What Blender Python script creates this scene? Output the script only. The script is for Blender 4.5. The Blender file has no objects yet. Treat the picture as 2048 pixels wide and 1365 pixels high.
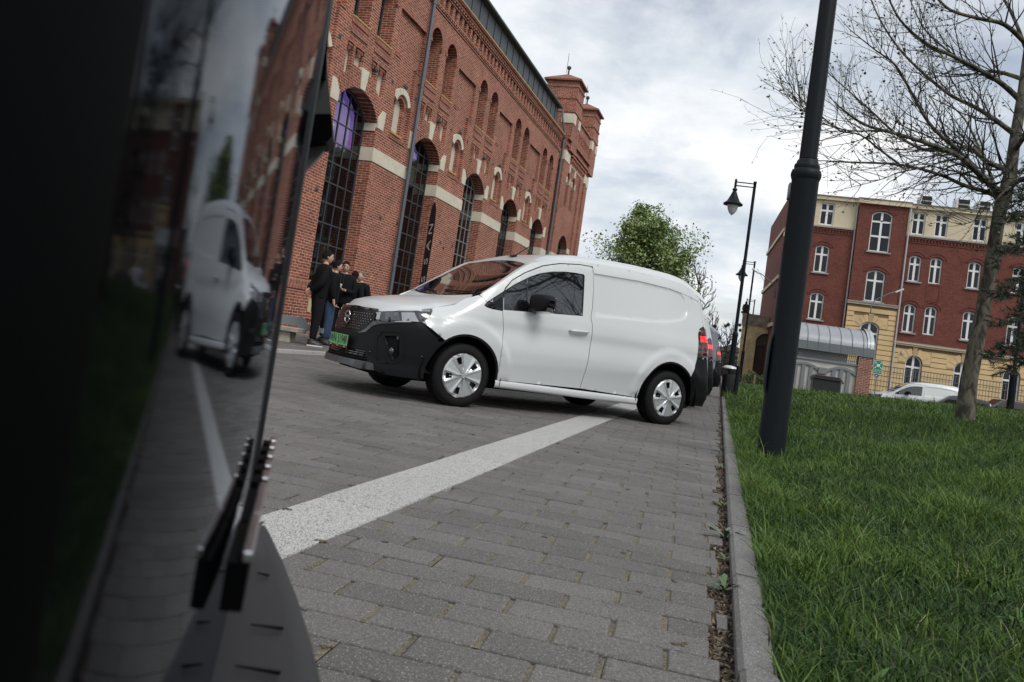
import bpy, bmesh, math, random
import numpy as np
from mathutils import Vector, Matrix, noise
from mathutils.geometry import tessellate_polygon, delaunay_2d_cdt
R = math.radians
random.seed(7); rng = np.random.default_rng(7)
scene = bpy.context.scene
COL = scene.collection
# ---------------------------------------------------------------- camera
ROLL, PITCH, CAMH = R(8.31), R(3.0), 0.80
FPX = 1650.0
cd = bpy.data.cameras.new('camera'); cam = bpy.data.objects.new('camera', cd); COL.objects.link(cam)
cr, sr, cp, sp = math.cos(ROLL), math.sin(ROLL), math.cos(PITCH), math.sin(PITCH)
right = Vector((cr, -sr*sp, sr*cp)); up = Vector((-sr, -cr*sp, cr*cp)); fwd = Vector((0, cp, sp))
M = Matrix((right, up, -fwd)).transposed().to_4x4(); M.translation = (0, 0, CAMH)
cam.matrix_world = M
cd.sensor_width = 36; cd.sensor_fit = 'HORIZONTAL'; cd.lens = FPX/2048*36
cd.shift_y = -0.0485
cd.clip_start = 0.02; cd.clip_end = 3000
cd.dof.use_dof = True; cd.dof.focus_distance = 9.0; cd.dof.aperture_fstop = 8.0
scene.camera = cam
# ---------------------------------------------------------------- world and sun
SUN_EL, SUN_AZ = R(48), R(146)      # azimuth clockwise from +Y
w = bpy.data.worlds.new("World"); scene.world = w; w.use_nodes = True
nt = w.node_tree; nt.nodes.clear()
def N(nt, t, **k):
    n = nt.nodes.new(t)
    for a, b in k.items():
        if a in n.inputs.keys() if isinstance(a, str) else False: n.inputs[a].default_value = b
        else: setattr(n, a, b)
    return n
out = N(nt, 'ShaderNodeOutputWorld'); bg = N(nt, 'ShaderNodeBackground'); bg.inputs[1].default_value = 0.1
sky = N(nt, 'ShaderNodeTexSky'); sky.sky_type = 'NISHITA'; sky.sun_disc = False
sky.sun_elevation = SUN_EL; sky.sun_rotation = SUN_AZ; sky.air_density = 1.0; sky.dust_density = 1.5
tc = N(nt, 'ShaderNodeTexCoord'); sep = N(nt, 'ShaderNodeSeparateXYZ'); nt.links.new(tc.outputs['Generated'], sep.inputs[0])
# cloud deck: project the direction on a plane overhead
addz = N(nt, 'ShaderNodeMath', operation='ADD'); addz.inputs[1].default_value = 0.28
mx = N(nt, 'ShaderNodeMath', operation='MAXIMUM'); mx.inputs[1].default_value = 0.02
nt.links.new(sep.outputs[2], mx.inputs[0]); nt.links.new(mx.outputs[0], addz.inputs[0])
dv = N(nt, 'ShaderNodeVectorMath', operation='DIVIDE'); cmb = N(nt, 'ShaderNodeCombineXYZ')
for i in range(3): nt.links.new(addz.outputs[0], cmb.inputs[i])
nt.links.new(tc.outputs['Generated'], dv.inputs[0]); nt.links.new(cmb.outputs[0], dv.inputs[1])
def wnoise(scale, detail, rough, off, dist=0.4):
    mp = N(nt, 'ShaderNodeMapping'); mp.inputs['Location'].default_value = off; nt.links.new(dv.outputs[0], mp.inputs[0])
    n = N(nt, 'ShaderNodeTexNoise'); n.inputs['Scale'].default_value = scale; n.inputs['Detail'].default_value = detail
    n.inputs['Roughness'].default_value = rough; n.inputs['Distortion'].default_value = dist
    nt.links.new(mp.outputs[0], n.inputs[0]); return n
cov = wnoise(1.9, 9, 0.56, (3.1, 1.7, 0)); shd = wnoise(2.4, 10, 0.58, (1.3, 4.2, 2.0), .25)
rc = N(nt, 'ShaderNodeValToRGB'); nt.links.new(cov.outputs[0], rc.inputs[0])
rc.color_ramp.elements[0].position = 0.32; rc.color_ramp.elements[0].color = (0.4, 0.4, 0.4, 1)
rc.color_ramp.elements[1].position = 0.52; rc.color_ramp.elements[1].color = (1, 1, 1, 1)
rs = N(nt, 'ShaderNodeValToRGB'); nt.links.new(shd.outputs[0], rs.inputs[0])
rs.color_ramp.elements[0].position = 0.30; rs.color_ramp.elements[0].color = (5.4, 6.1, 6.95, 1)
rs.color_ramp.elements[1].position = 0.66; rs.color_ramp.elements[1].color = (10.0, 10.1, 10.15, 1)
mixc = N(nt, 'ShaderNodeMix', data_type='RGBA'); nt.links.new(rc.outputs[0], mixc.inputs[0])
nt.links.new(sky.outputs[0], mixc.inputs[6]); nt.links.new(rs.outputs[0], mixc.inputs[7])
nt.links.new(mixc.outputs[2], bg.inputs[0]); nt.links.new(bg.outputs[0], out.inputs[0])
sl = bpy.data.lights.new('sun', 'SUN'); sun = bpy.data.objects.new('sun', sl); COL.objects.link(sun)
sl.energy = 1.7; sl.angle = R(28); sl.color = (1, 0.96, 0.9)
sd = Vector((math.sin(SUN_AZ)*math.cos(SUN_EL), math.cos(SUN_AZ)*math.cos(SUN_EL), math.sin(SUN_EL)))
sun.rotation_euler = sd.to_track_quat('Z', 'Y').to_euler()
vs = scene.view_settings; vs.view_transform = 'Standard'; vs.look = 'None'; vs.exposure = 0.14; vs.gamma = 1.0
vs.use_curve_mapping = False
scene.cycles.use_denoising = True; scene.cycles.max_bounces = 7; scene.cycles.transparent_max_bounces = 12
scene.cycles.glossy_bounces = 4; scene.cycles.diffuse_bounces = 3; scene.cycles.caustics_reflective = False; scene.cycles.caustics_refractive = False

# ---------------------------------------------------------------- projection helpers (photo pixels, 2048 wide) used only to lay things out on the ground
def ray(x, y):
    X = x-1024; Y = -(y-682.5+99.3)
    a = X*cr - Y*sr; b = X*sr + Y*cr
    return Vector((a, FPX*cp - b*sp, FPX*sp + b*cp))
def gnd(x, y, z=0.0):
    v = ray(x, y); t = (z-CAMH)/v.z; return Vector((v.x*t, v.y*t, z))
def at(x, y, D):
    v = ray(x, y); t = D/v.y; return Vector((v.x*t, D, CAMH+v.z*t))

# ---------------------------------------------------------------- object helpers
def link(o, parent=None):
    COL.objects.link(o)
    if parent is not None: o.parent = parent
    return o
def tag(o, label=None, cat=None, group=None, kind=None):
    if label: o['label'] = label
    if cat: o['category'] = cat
    if group: o['group'] = group
    if kind: o['kind'] = kind
    return o
def empty(name, loc=(0, 0, 0), rz=0.0, label=None, cat=None, group=None, kind=None):
    o = bpy.data.objects.new(name, None); o.location = loc; o.rotation_euler = (0, 0, rz); o.empty_display_size = .2
    link(o); return tag(o, label, cat, group, kind)
def mesh_obj(name, me, m, parent=None, loc=None, rot=None):
    if m is not None:
        for q in (m if isinstance(m, (list, tuple)) else [m]): me.materials.append(q)
    o = bpy.data.objects.new(name, me); link(o, parent)
    if loc is not None: o.location = loc
    if rot is not None: o.rotation_euler = rot
    return o
def dup(o, parent=None, loc=None, rot=None):
    c = o.copy(); COL.objects.link(c)
    c.parent = parent
    if loc is not None: c.location = loc
    if rot is not None: c.rotation_euler = rot
    return c
def kids(o): return [x for x in bpy.data.objects if x.parent == o]
def copy_tree(o, parent=None, cmap=None):
    if cmap is None:
        cmap = {}
        for x in bpy.data.objects:
            if x.parent: cmap.setdefault(x.parent, []).append(x)
    c = o.copy(); COL.objects.link(c); c.parent = parent
    for ch in cmap.get(o, []): copy_tree(ch, c, cmap)
    return c
class MB:
    def __init__(s): s.v = []; s.f = []; s.mi = []; s.cur = 0
    def add(s, vs, fs):
        b = len(s.v); s.v.extend([tuple(p) for p in vs])
        for f in fs: s.f.append([i+b for i in f]); s.mi.append(s.cur)
        return s
    def box(s, x0, x1, y0, y1, z0, z1, M=None):
        vs = [Vector(p) for p in ((x0,y0,z0),(x1,y0,z0),(x1,y1,z0),(x0,y1,z0),(x0,y0,z1),(x1,y0,z1),(x1,y1,z1),(x0,y1,z1))]
        if M is not None: vs = [M @ p for p in vs]
        return s.add(vs, [(0,3,2,1),(4,5,6,7),(0,1,5,4),(1,2,6,5),(2,3,7,6),(3,0,4,7)])
    def tube(s, pts, rad, n=8, caps=True):
        pts = [Vector(p) for p in pts]; b = len(s.v); k = len(pts)
        if not hasattr(rad, '__len__'): rad = [rad]*k
        ref = None
        for i, p in enumerate(pts):
            t = (pts[min(i+1, k-1)] - pts[max(i-1, 0)])
            if t.length < 1e-9: t = Vector((0, 0, 1))
            t.normalize()
            if ref is None:
                ref = Vector((0, 0, 1)) if abs(t.z) < .9 else Vector((1, 0, 0))
            a = t.cross(ref).normalized(); ref = a.cross(t)   # keep frame
            c = ref.normalized()
            for j in range(n):
                th = 2*math.pi*j/n
                s.v.append(tuple(p + (a*math.cos(th) + c*math.sin(th))*rad[i]))
        for i in range(k-1):
            for j in range(n):
                j2 = (j+1) % n
                s.f.append([b+i*n+j, b+i*n+j2, b+(i+1)*n+j2, b+(i+1)*n+j]); s.mi.append(s.cur)
        if caps:
            s.f.append([b+j for j in range(n)][::-1]); s.mi.append(s.cur)
            s.f.append([b+(k-1)*n+j for j in range(n)]); s.mi.append(s.cur)
        return s
    def lathe(s, prof, n=24, c=(0, 0, 0), axis='Z', M=None):
        b = len(s.v); k = len(prof)
        for (r, h) in prof:
            for j in range(n):
                th = 2*math.pi*j/n
                p = Vector((r*math.cos(th), r*math.sin(th), h))
                if axis == 'Y': p = Vector((p.x, -p.z, p.y))
                p += Vector(c)
                if M is not None: p = M @ p
                s.v.append(tuple(p))
        for i in range(k-1):
            for j in range(n):
                j2 = (j+1) % n
                s.f.append([b+i*n+j, b+i*n+j2, b+(i+1)*n+j2, b+(i+1)*n+j]); s.mi.append(s.cur)
        return s
    def sphere(s, c, r, n=10, m=7, sc=(1, 1, 1), M=None):
        c = Vector(c); b = len(s.v)
        for i in range(m+1):
            ph = math.pi*i/m
            for j in range(n):
                th = 2*math.pi*j/n
                p = Vector((math.sin(ph)*math.cos(th)*sc[0], math.sin(ph)*math.sin(th)*sc[1], math.cos(ph)*sc[2]))*r
                if M is not None: p = M @ p
                s.v.append(tuple(c+p))
        for i in range(m):
            for j in range(n):
                j2 = (j+1) % n
                s.f.append([b+i*n+j, b+(i+1)*n+j, b+(i+1)*n+j2, b+i*n+j2]); s.mi.append(s.cur)
        return s
    def prism(s, loops, y0, y1, M=None):
        """2-D loops in (x, z); first outer, others holes; extruded from y0 (front) to y1 (back)."""
        def area(l): return sum(l[i][0]*l[(i+1) % len(l)][1]-l[(i+1) % len(l)][0]*l[i][1] for i in range(len(l)))/2
        L = []
        for i, l in enumerate(loops):
            l = list(l)
            if (area(l) > 0) != (i == 0): l = l[::-1]
            L.append(l)
        flat = [p for l in L for p in l]; n = len(flat)
        tris = tessellate_polygon([[Vector((p[0], p[1], 0)) for p in l] for l in L])
        vs = [Vector((p[0], y0, p[1])) for p in flat] + [Vector((p[0], y1, p[1])) for p in flat]
        if M is not None: vs = [M @ p for p in vs]
        fs = []
        for a, b_, c in tris:
            A, B, C_ = flat[a], flat[b_], flat[c]
            cr_ = (B[0]-A[0])*(C_[1]-A[1])-(B[1]-A[1])*(C_[0]-A[0])
            if cr_ < 0: a, c = c, a
            fs.append((a, b_, c)); fs.append((c+n, b_+n, a+n))
        o = 0
        for l in L:
            k = len(l)
            for i in range(k):
                j = (i+1) % k
                fs.append((o+j, o+i, o+i+n, o+j+n))
            o += k
        return s.add(vs, fs)
    def mesh(s, name, smooth=False):
        me = bpy.data.meshes.new(name); me.from_pydata(s.v, [], s.f)
        if any(s.mi): me.polygons.foreach_set('material_index', s.mi)
        if smooth: me.polygons.foreach_set('use_smooth', [True]*len(me.polygons))
        me.update(); return me
    def obj(s, name, m, parent=None, smooth=False, loc=None, rot=None, autosmooth=None, bevel=None):
        me = s.mesh(name, smooth or autosmooth is not None)
        if autosmooth is not None: me.set_sharp_from_angle(angle=R(autosmooth))
        o = mesh_obj(name, me, m, parent, loc, rot)
        if bevel:
            b = o.modifiers.new('bevel', 'BEVEL'); b.width = bevel; b.segments = 2; b.limit_method = 'ANGLE'; b.angle_limit = R(40)
        return o
def arch(s0, s1, z0, zs, zc, n=12):
    """opening loop: rectangle with a segmental arch (spring zs, crown zc)"""
    h = zc-zs; a = (s1-s0)/2; c = (s0+s1)/2
    if h < 1e-3: return [(s0, z0), (s1, z0), (s1, zs), (s0, zs)]
    r = (a*a+h*h)/(2*h); zc0 = zc-r; t = math.asin(min(1, a/r))
    if h > a: t = math.pi - t
    pts = [(s0, z0), (s1, z0)]
    for i in range(n+1):
        th = t-2*t*i/n
        pts.append((c+r*math.sin(th), zc0+r*math.cos(th)))
    return pts
def arc_ring(s0, s1, zs, zc, th, n=14, t0=0.0, t1=1.0):
    """closed loop of the ring above a segmental arch, th thick, from fraction t0 to t1 of the arc"""
    h = zc-zs; a = (s1-s0)/2; c = (s0+s1)/2; r = (a*a+h*h)/(2*h); z0 = zc-r; t = math.asin(min(1, a/r))
    ang = [-t+2*t*(t0+(t1-t0)*i/n) for i in range(n+1)]
    return [(c+r*math.sin(q), z0+r*math.cos(q)) for q in ang] + [(c+(r+th)*math.sin(q), z0+(r+th)*math.cos(q)) for q in ang[::-1]]

# ---------------------------------------------------------------- materials
def newmat(name):
    m = bpy.data.materials.new(name); m.use_nodes = True
    return m, m.node_tree, m.node_tree.nodes['Principled BSDF']
def mat(name, col, rough=0.6, metal=0.0, spec=0.5, var=0.0, vscale=3.0, bump=0.0, bscale=60.0, coat=0.0, emit=None, trans=0.0, ior=None):
    m, t, b = newmat(name)
    b.inputs['Base Color'].default_value = (*col, 1); b.inputs['Roughness'].default_value = rough
    b.inputs['Metallic'].default_value = metal; b.inputs['Specular IOR Level'].default_value = spec
    if coat: b.inputs['Coat Weight'].default_value = coat; b.inputs['Coat Roughness'].default_value = 0.03
    if trans: b.inputs['Transmission Weight'].default_value = trans
    if ior: b.inputs['IOR'].default_value = ior
    if emit: b.inputs['Emission Color'].default_value = (*emit[0], 1); b.inputs['Emission Strength'].default_value = emit[1]
    tcn = None
    if var or bump: tcn = N(t, 'ShaderNodeTexCoord')
    if var:
        n = N(t, 'ShaderNodeTexNoise'); n.inputs['Scale'].default_value = vscale; n.inputs['Detail'].default_value = 6; n.inputs['Roughness'].default_value = .65
        t.links.new(tcn.outputs['Object'], n.inputs[0])
        r = N(t, 'ShaderNodeMapRange'); r.inputs[1].default_value = .3; r.inputs[2].default_value = .7; r.inputs[3].default_value = 1-var; r.inputs[4].default_value = 1+var
        t.links.new(n.outputs[0], r.inputs[0])
        mm = N(t, 'ShaderNodeVectorMath', operation='SCALE'); mm.inputs[0].default_value = col; t.links.new(r.outputs[0], mm.inputs['Scale'])
        t.links.new(mm.outputs[0], b.inputs['Base Color'])
    if bump:
        n = N(t, 'ShaderNodeTexNoise'); n.inputs['Scale'].default_value = bscale; n.inputs['Detail'].default_value = 4
        t.links.new(tcn.outputs['Object'], n.inputs[0])
        bp = N(t, 'ShaderNodeBump'); bp.inputs['Strength'].default_value = bump; bp.inputs['Distance'].default_value = .01
        t.links.new(n.outputs[0], bp.inputs['Height']); t.links.new(bp.outputs[0], b.inputs['Normal'])
    return m
def brickmat(name, c1, c2, mortar, bw=.26, rh=.077, ms=.009, var=.25, soot=.3, bias=0.0, bump=.35, vert=False):
    m, t, b = newmat(name)
    tcn = N(t, 'ShaderNodeTexCoord'); sp_ = N(t, 'ShaderNodeSeparateXYZ'); t.links.new(tcn.outputs['Object'], sp_.inputs[0])
    ad = N(t, 'ShaderNodeMath', operation='ADD'); t.links.new(sp_.outputs[0], ad.inputs[0]); t.links.new(sp_.outputs[1], ad.inputs[1])
    cb = N(t, 'ShaderNodeCombineXYZ')
    if vert: t.links.new(sp_.outputs[2], cb.inputs[0]); t.links.new(ad.outputs[0], cb.inputs[1])
    else: t.links.new(ad.outputs[0], cb.inputs[0]); t.links.new(sp_.outputs[2], cb.inputs[1])
    br = N(t, 'ShaderNodeTexBrick'); br.offset = .5; br.inputs['Scale'].default_value = 1.0
    br.inputs['Color1'].default_value = (*c1, 1); br.inputs['Color2'].default_value = (*c2, 1); br.inputs['Mortar'].default_value = (*mortar, 1)
    br.inputs['Mortar Size'].default_value = ms; br.inputs['Mortar Smooth'].default_value = .2; br.inputs['Bias'].default_value = bias
    br.inputs['Brick Width'].default_value = bw; br.inputs['Row Height'].default_value = rh
    t.links.new(cb.outputs[0], br.inputs['Vector'])
    n = N(t, 'ShaderNodeTexNoise'); n.inputs['Scale'].default_value = .9; n.inputs['Detail'].default_value = 8; n.inputs['Roughness'].default_value = .7
    t.links.new(tcn.outputs['Object'], n.inputs[0])
    r = N(t, 'ShaderNodeMapRange'); r.inputs[1].default_value = .3; r.inputs[2].default_value = .7; r.inputs[3].default_value = 1-soot; r.inputs[4].default_value = 1.12
    t.links.new(n.outputs[0], r.inputs[0])
    n2 = N(t, 'ShaderNodeTexNoise'); n2.inputs['Scale'].default_value = 9; n2.inputs['Detail'].default_value = 3
    t.links.new(cb.outputs[0], n2.inputs[0])
    r2 = N(t, 'ShaderNodeMapRange'); r2.inputs[1].default_value = .3; r2.inputs[2].default_value = .7; r2.inputs[3].default_value = 1-var; r2.inputs[4].default_value = 1+var
    t.links.new(n2.outputs[0], r2.inputs[0])
    mu = N(t, 'ShaderNodeMath', operation='MULTIPLY'); t.links.new(r.outputs[0], mu.inputs[0]); t.links.new(r2.outputs[0], mu.inputs[1])
    sc = N(t, 'ShaderNodeVectorMath', operation='SCALE'); t.links.new(br.outputs[0], sc.inputs[0]); t.links.new(mu.outputs[0], sc.inputs['Scale'])
    t.links.new(sc.outputs[0], b.inputs['Base Color']); b.inputs['Roughness'].default_value = .85; b.inputs['Specular IOR Level'].default_value = .25
    bp = N(t, 'ShaderNodeBump'); bp.inputs['Strength'].default_value = bump; bp.inputs['Distance'].default_value = .01; bp.invert = True
    t.links.new(br.outputs['Fac'], bp.inputs['Height']); t.links.new(bp.outputs[0], b.inputs['Normal'])
    return m
MT = {}
MT['brick'] = brickmat('brick', (.345,.100,.056), (.19,.050,.031), (.52,.37,.29), ms=.0095)
MT['brick_jamb'] = MT['brick']
MT['brick_soldier'] = brickmat('brick_soldier', (.36,.11,.07), (.25,.065,.04), (.46,.33,.27), vert=True)
MT['stone'] = mat('stone', (.62,.57,.45), .8, var=.12, vscale=2.5, bump=.2)
MT['stone_pale'] = mat('stone_pale', (.58,.50,.41), .8, var=.08, vscale=4)
MT['window_iron'] = mat('window_iron', (.045,.055,.062), .45, var=.1)
MT['window_grey'] = mat('window_grey', (.22,.235,.24), .5)
def thin_glass(name, tint, rough=.03, base=.0, refl=(.9,.93,.95), ior=1.5):
    m = bpy.data.materials.new(name); m.use_nodes = True; t = m.node_tree; t.nodes.clear()
    o = N(t, 'ShaderNodeOutputMaterial'); mx_ = N(t, 'ShaderNodeMixShader'); tr = N(t, 'ShaderNodeBsdfTransparent'); gl = N(t, 'ShaderNodeBsdfGlossy'); fr = N(t, 'ShaderNodeFresnel')
    tr.inputs[0].default_value = (*tint, 1); gl.inputs[0].default_value = (*refl, 1); gl.inputs['Roughness'].default_value = rough; fr.inputs[0].default_value = ior
    ge = N(t, 'ShaderNodeNewGeometry'); iv = N(t, 'ShaderNodeMath', operation='SUBTRACT'); iv.inputs[0].default_value = 1; t.links.new(ge.outputs['Backfacing'], iv.inputs[1]); mm_ = N(t, 'ShaderNodeMath', operation='MULTIPLY'); t.links.new(iv.outputs[0], mm_.inputs[0]); t.links.new(fr.outputs[0], mm_.inputs[1])
    t.links.new(mm_.outputs[0], mx_.inputs[0]); t.links.new(tr.outputs[0], mx_.inputs[1]); t.links.new(gl.outputs[0], mx_.inputs[2]); t.links.new(mx_.outputs[0], o.inputs[0])
    return m
MT['glass_dark'] = thin_glass('glass_dark', (.55,.55,.6), .03)
MT['zinc'] = mat('zinc', (.055,.065,.075), .55, metal=.2, var=.12, vscale=1.5)
MT['zinc_green'] = mat('zinc_green', (.06,.10,.095), .5)
MT['pipe'] = mat('pipe', (.12,.135,.16), .4, metal=.5, var=.1)
MT['ochre'] = mat('ochre', (.42,.28,.10), .7)
MT['iron'] = mat('iron', (.04,.045,.05), .5)
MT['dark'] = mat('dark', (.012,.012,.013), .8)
# ================================================================ brick hall
YB = R(16.2)
wb = gnd(602, 668)
HALL_RZ = math.pi/2 - YB
hall = empty('brick_hall', (wb.x, wb.y, 0), HALL_RZ, 'tall red brick industrial hall with arched iron windows and cream stone bands', 'building')
P = 5.45
S_END = 25.45
def facade_wall():
    holes = []
    rec = []
    for i in range(-2, 5):
        o = P*i
        holes.append(arch(o-.09, o+2.49, 1.45, 6.62, 7.25, 14))
        holes.append(arch(o+.05, o+1.05, 9.05, 10.56, 11.06, 10))
        holes.append(arch(o+1.58, o+2.60, 9.05, 10.56, 11.07, 10))
    mb = MB()
    # front skin (0..0.10) with shallow panels cut through it, then the body (0.10..0.55)
    fh = list(holes)
    for i in range(-2, 5):
        o = P*i
        for a, b in ((.0, .34), (.50, 1.02), (1.55, 1.90), (2.06, 2.58)):
            fh.append([(o+a, 7.40 if a in (0, 2.06) else 7.78), (o+b, 7.40 if a in (0, 2.06) else 7.78), (o+b, 8.30), (o+a, 8.30)])
        if i < 4:
            fh.append([(o+3.38, 6.55), (o+4.72, 6.55), (o+4.72, 9.08), (o+5.06, 9.08), (o+5.06, 10.5), (o+2.96, 10.5), (o+2.96, 9.08), (o+3.38, 9.08)])
        for k in range(11):
            a = o-.2+k*P/11
            if a+.3 < S_END: fh.append([(a, 11.86), (a+.29, 11.86), (a+.29, 12.28), (a, 12.28)])
    mb.prism([[(-11.3, 0), (S_END, 0), (S_END, 12.62), (-11.3, 12.62)]] + fh, -.02, .09)
    h2 = list(holes)
    for i in range(-2, 5):
        o = P*i
        for a, b in ((.0, .34), (.50, 1.02), (1.55, 1.90), (2.06, 2.58)):
            h2.append([(o+a, 7.40 if a in (0, 2.06) else 7.78), (o+b, 7.40 if a in (0, 2.06) else 7.78), (o+b, 8.30), (o+a, 8.30)])
        if i < 4:
            h2.append(arch(o+3.72, o+4.38, 6.72, 7.62, 7.90, 8))
        for k in range(11):
            a = o-.2+k*P/11
            if a+.3 < S_END: h2.append([(a, 11.86), (a+.29, 11.86), (a+.29, 12.28), (a, 12.28)])
    mb.prism([[(-11.3, 0), (S_END, 0), (S_END, 12.62), (-11.3, 12.62)]] + h2, .092, .25)
    mb.prism([[(-11.3, 0), (S_END, 0), (S_END, 12.62), (-11.3, 12.62)]] + holes, .252, .50)
    # plinth and its course
    for a, b in [(-11.3, -10.99)] + [(P*i+2.49, P*(i+1)-.09) for i in range(-2, 4)] + [(P*4+2.49, S_END)]:
        pass
    mb.box(-11.3, S_END, -.06, -.022, 0, 1.20)
    return mb
facade_wall().obj('wall', MT['brick'], hall)
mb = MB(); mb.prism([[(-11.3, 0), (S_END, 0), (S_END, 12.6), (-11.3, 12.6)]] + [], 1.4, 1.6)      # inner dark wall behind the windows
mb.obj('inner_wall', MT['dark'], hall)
mb = MB(); mb.box(-11.3, -11.0, .5, 9, 0, 12.6); mb.box(25.2, S_END, .5, 12, 0, 12.6); mb.box(-11.3, S_END, 11.8, 12, 0, 12.6)
mb.obj('side_wall', MT['brick'], hall)
# soldier course of the plinth
mb = MB(); mb.box(-11.3, S_END, -.085, -.062, 1.20, 1.42); mb.box(-11.3, S_END, -.06, -.004, 1.20, 1.45)
mb.obj('plinth_course', MT['brick_soldier'], hall)
mb = MB(); mb.box(-11.3, S_END, -.12, -.062, .42, .50); mb.obj('plinth_ledge', MT['brick'], hall)
# stone bands, impost stones, arch stones: each a part
for i in range(-2, 5):
    o = P*i
    mb = MB()
    e = o+5.36 if i < 4 else S_END
    mid = (o+2.49+e)/2
    for a, b in ((o+2.47, mid-.006), (mid+.006, e-.02 if i == 4 else e+.02)):
        mb = MB(); mb.box(a, b, -.045, .42, 5.45, 5.87); mb.obj('stone_band', MT['stone'], hall)
    for a, b in ((o+2.46, o+2.495), (o-.095, o-.06)): mb = MB(); mb.box(a, b, .02, .42, 6.38, 6.62); mb.obj('impost_stone', MT['stone'], hall)
    mb = MB(); mb.prism([[(o+1.07, 7.26), (o+1.36, 7.26), (o+1.46, 7.87), (o+.98, 7.87)]], -.05, .05); mb.obj('keystone', MT['stone'], hall)
    for sg in (1, -1):
        c = o+1.2
        mb = MB(); mb.prism([[(c+sg*1.285, 6.50), (c+sg*1.72, 6.50), (c+sg*1.74, 7.09), (c+sg*1.52, 7.09), (c+sg*1.27, 6.80)]], -.045, .05); mb.obj('springer_stone', MT['stone'], hall)
    # voussoirs left and right of the keystone
    for t0, t1 in ((.09, .43), (.57, .91)):
        n = 10
        mb = MB()
        for k in range(n):
            a = t0+(t1-t0)*(k+.06)/n; b = t0+(t1-t0)*(k+.94)/n
            mb.prism([arc_ring(o-.09, o+2.49, 6.62, 7.252, .46, 2, a, b)], -.035+.004*(k % 2), .03)
        x = mb.obj('arch_voussoirs', MT['brick'], hall)
    # upper window sills, moulded bands, corbels over the slits
    for a, b in ((.02, 1.08), (1.55, 2.63)):
        mb = MB(); mb.box(o+a, o+b, -.07, .3, 8.995, 9.045); mb.obj('sill', MT['ochre'], hall)
        mb = MB(); mb.box(o+a, o+b, -.05, -.002, 8.84, 8.99); mb.box(o+a, o+b, -.03, -.002, 8.72, 8.80); mb.box(o+a, o+b, -.055, -.002, 8.56, 8.66)
        mb.obj('corbel_band', MT['brick_soldier'], hall)
        for c, wd in ((a+.15, .17), (a+.74, .24)):
            mb = MB(); mb.box(o+c-wd, o+c+wd, -.055, .02, 8.28, 8.37); mb.box(o+c-wd*.75, o+c+wd*.75, -.02, .12, 8.18, 8.279); mb.box(o+c-wd*.45, o+c+wd*.45, .0, .16, 8.09, 8.179)
            mb.obj('slit_corbel', MT['brick'], hall)
        for c in (a-.02, b+.02):
            mb = MB(); mb.box(o+c-.09, o+c+.09, -.05, .0, 10.42, 10.55); mb.box(o+c-.06, o+c+.06, -.03, .0, 10.34, 10.42); mb.obj('impost_brick', MT['brick'], hall)
        mb = MB(); mb.prism([arc_ring(o+a+.03, o+b-.03, 10.56, 11.062, .24, 12)], -.03, .02); mb.obj('arch_course', MT['brick_soldier'], hall)
    # cream backs of the slits
    for a, b in ((.0, .34), (.50, 1.02), (1.55, 1.90), (2.06, 2.58)):
        mb = MB(); mb.box(o+a, o+b, .115, .20, 7.42, 8.26); mb.obj('slit_panel', MT['stone_pale'], hall)
    if i < 4:
        mb = MB(); mb.prism([arch(o+3.72, o+4.38, 6.72, 7.62, 7.90, 8)], .21, .249); mb.obj('niche_panel', MT['stone_pale'], hall)
        for k in range(7):
            mb = MB(); mb.prism([arc_ring(o+3.60, o+4.50, 7.72, 8.02, .20, 2, (k+.04)/7, (k+.96)/7)], -.02, .10); mb.obj('niche_hood', MT['stone'], hall)
        mb = MB(); mb.box(o+3.66, o+4.44, .03, .2, 6.66, 6.72); mb.obj('niche_sill', MT['ochre'], hall)
        mb = MB(); mb.prism([arc_ring(o+3.72, o+4.38, 7.62, 7.902, .11, 8)], .05, .095); mb.obj('niche_arch', MT['brick_soldier'], hall)
        for a, b, c, d in ((3.38, 4.72, 6.46, 6.54), (2.96, 3.38, 9.0, 9.075), (4.72, 5.06, 9.0, 9.075)): mb = MB(); mb.box(o+a, o+b, -.05, .088, c, d); mb.obj('ledge', MT['brick'], hall)
        mb = MB(); mb.box(o+3.93, o+4.10, -.004, .03, 6.02, 6.34); mb.obj('stone_block', MT['stone_pale'], hall)
    for s_, z_ in ((-.47, 8.21), (1.95, 8.12), (3.08, 8.15), (4.16, 8.32), (-.42, 3.95), (3.7, 3.9)) + (((4.1, 3.75),) if i == 1 else ()):
        if i == 4 and s_ > 3.5: continue
        mb = MB(); mb.lathe([(0, .055), (.03, .055), (.045, .03), (.085, .025), (.105, 0), (.105, -.03)], 14, (o+s_, -.0, z_), 'Y')
        mb.obj('anchor_plate', MT['iron'], hall, autosmooth=40)
# frieze mouldings
mb = MB()
mb.box(-11.3, S_END, -.05, -.003, 11.60, 11.66); mb.box(-11.3, S_END, -.09, -.003, 11.74, 11.80)
k = -11.2
while k < S_END-.1:
    mb.box(k, k+.10, -.085, -.003, 11.661, 11.739); k += .2
mb.box(-11.3, S_END, -.05, -.003, 12.30, 12.36)
k = -11.2
while k < S_END-.2:
    mb.box(k, k+.13, -.11, -.003, 12.361, 12.47); k += .25
mb.box(-11.3, S_END, -.13, -.003, 12.471, 12.56); mb.box(-11.3, S_END, -.18, -.003, 12.561, 12.63)
mb.obj('frieze', MT['brick'], hall)
for i in range(-2, 5):
    o = P*i; mb = MB()
    for k in range(11):
        a = o-.2+k*P/11
        if a+.3 < S_END: mb.box(a+.01, a+.28, .01, .10, 11.862, 11.89); mb.box(a+.002, a+.03, .012, .09, 11.89, 12.2)
    mb.obj('frieze_stone', MT['stone_pale'], hall)
mb = MB(); mb.box(-11.3, S_END, -.21, .5, 12.632, 12.69); mb.obj('cornice', MT['ochre'], hall)
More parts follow.
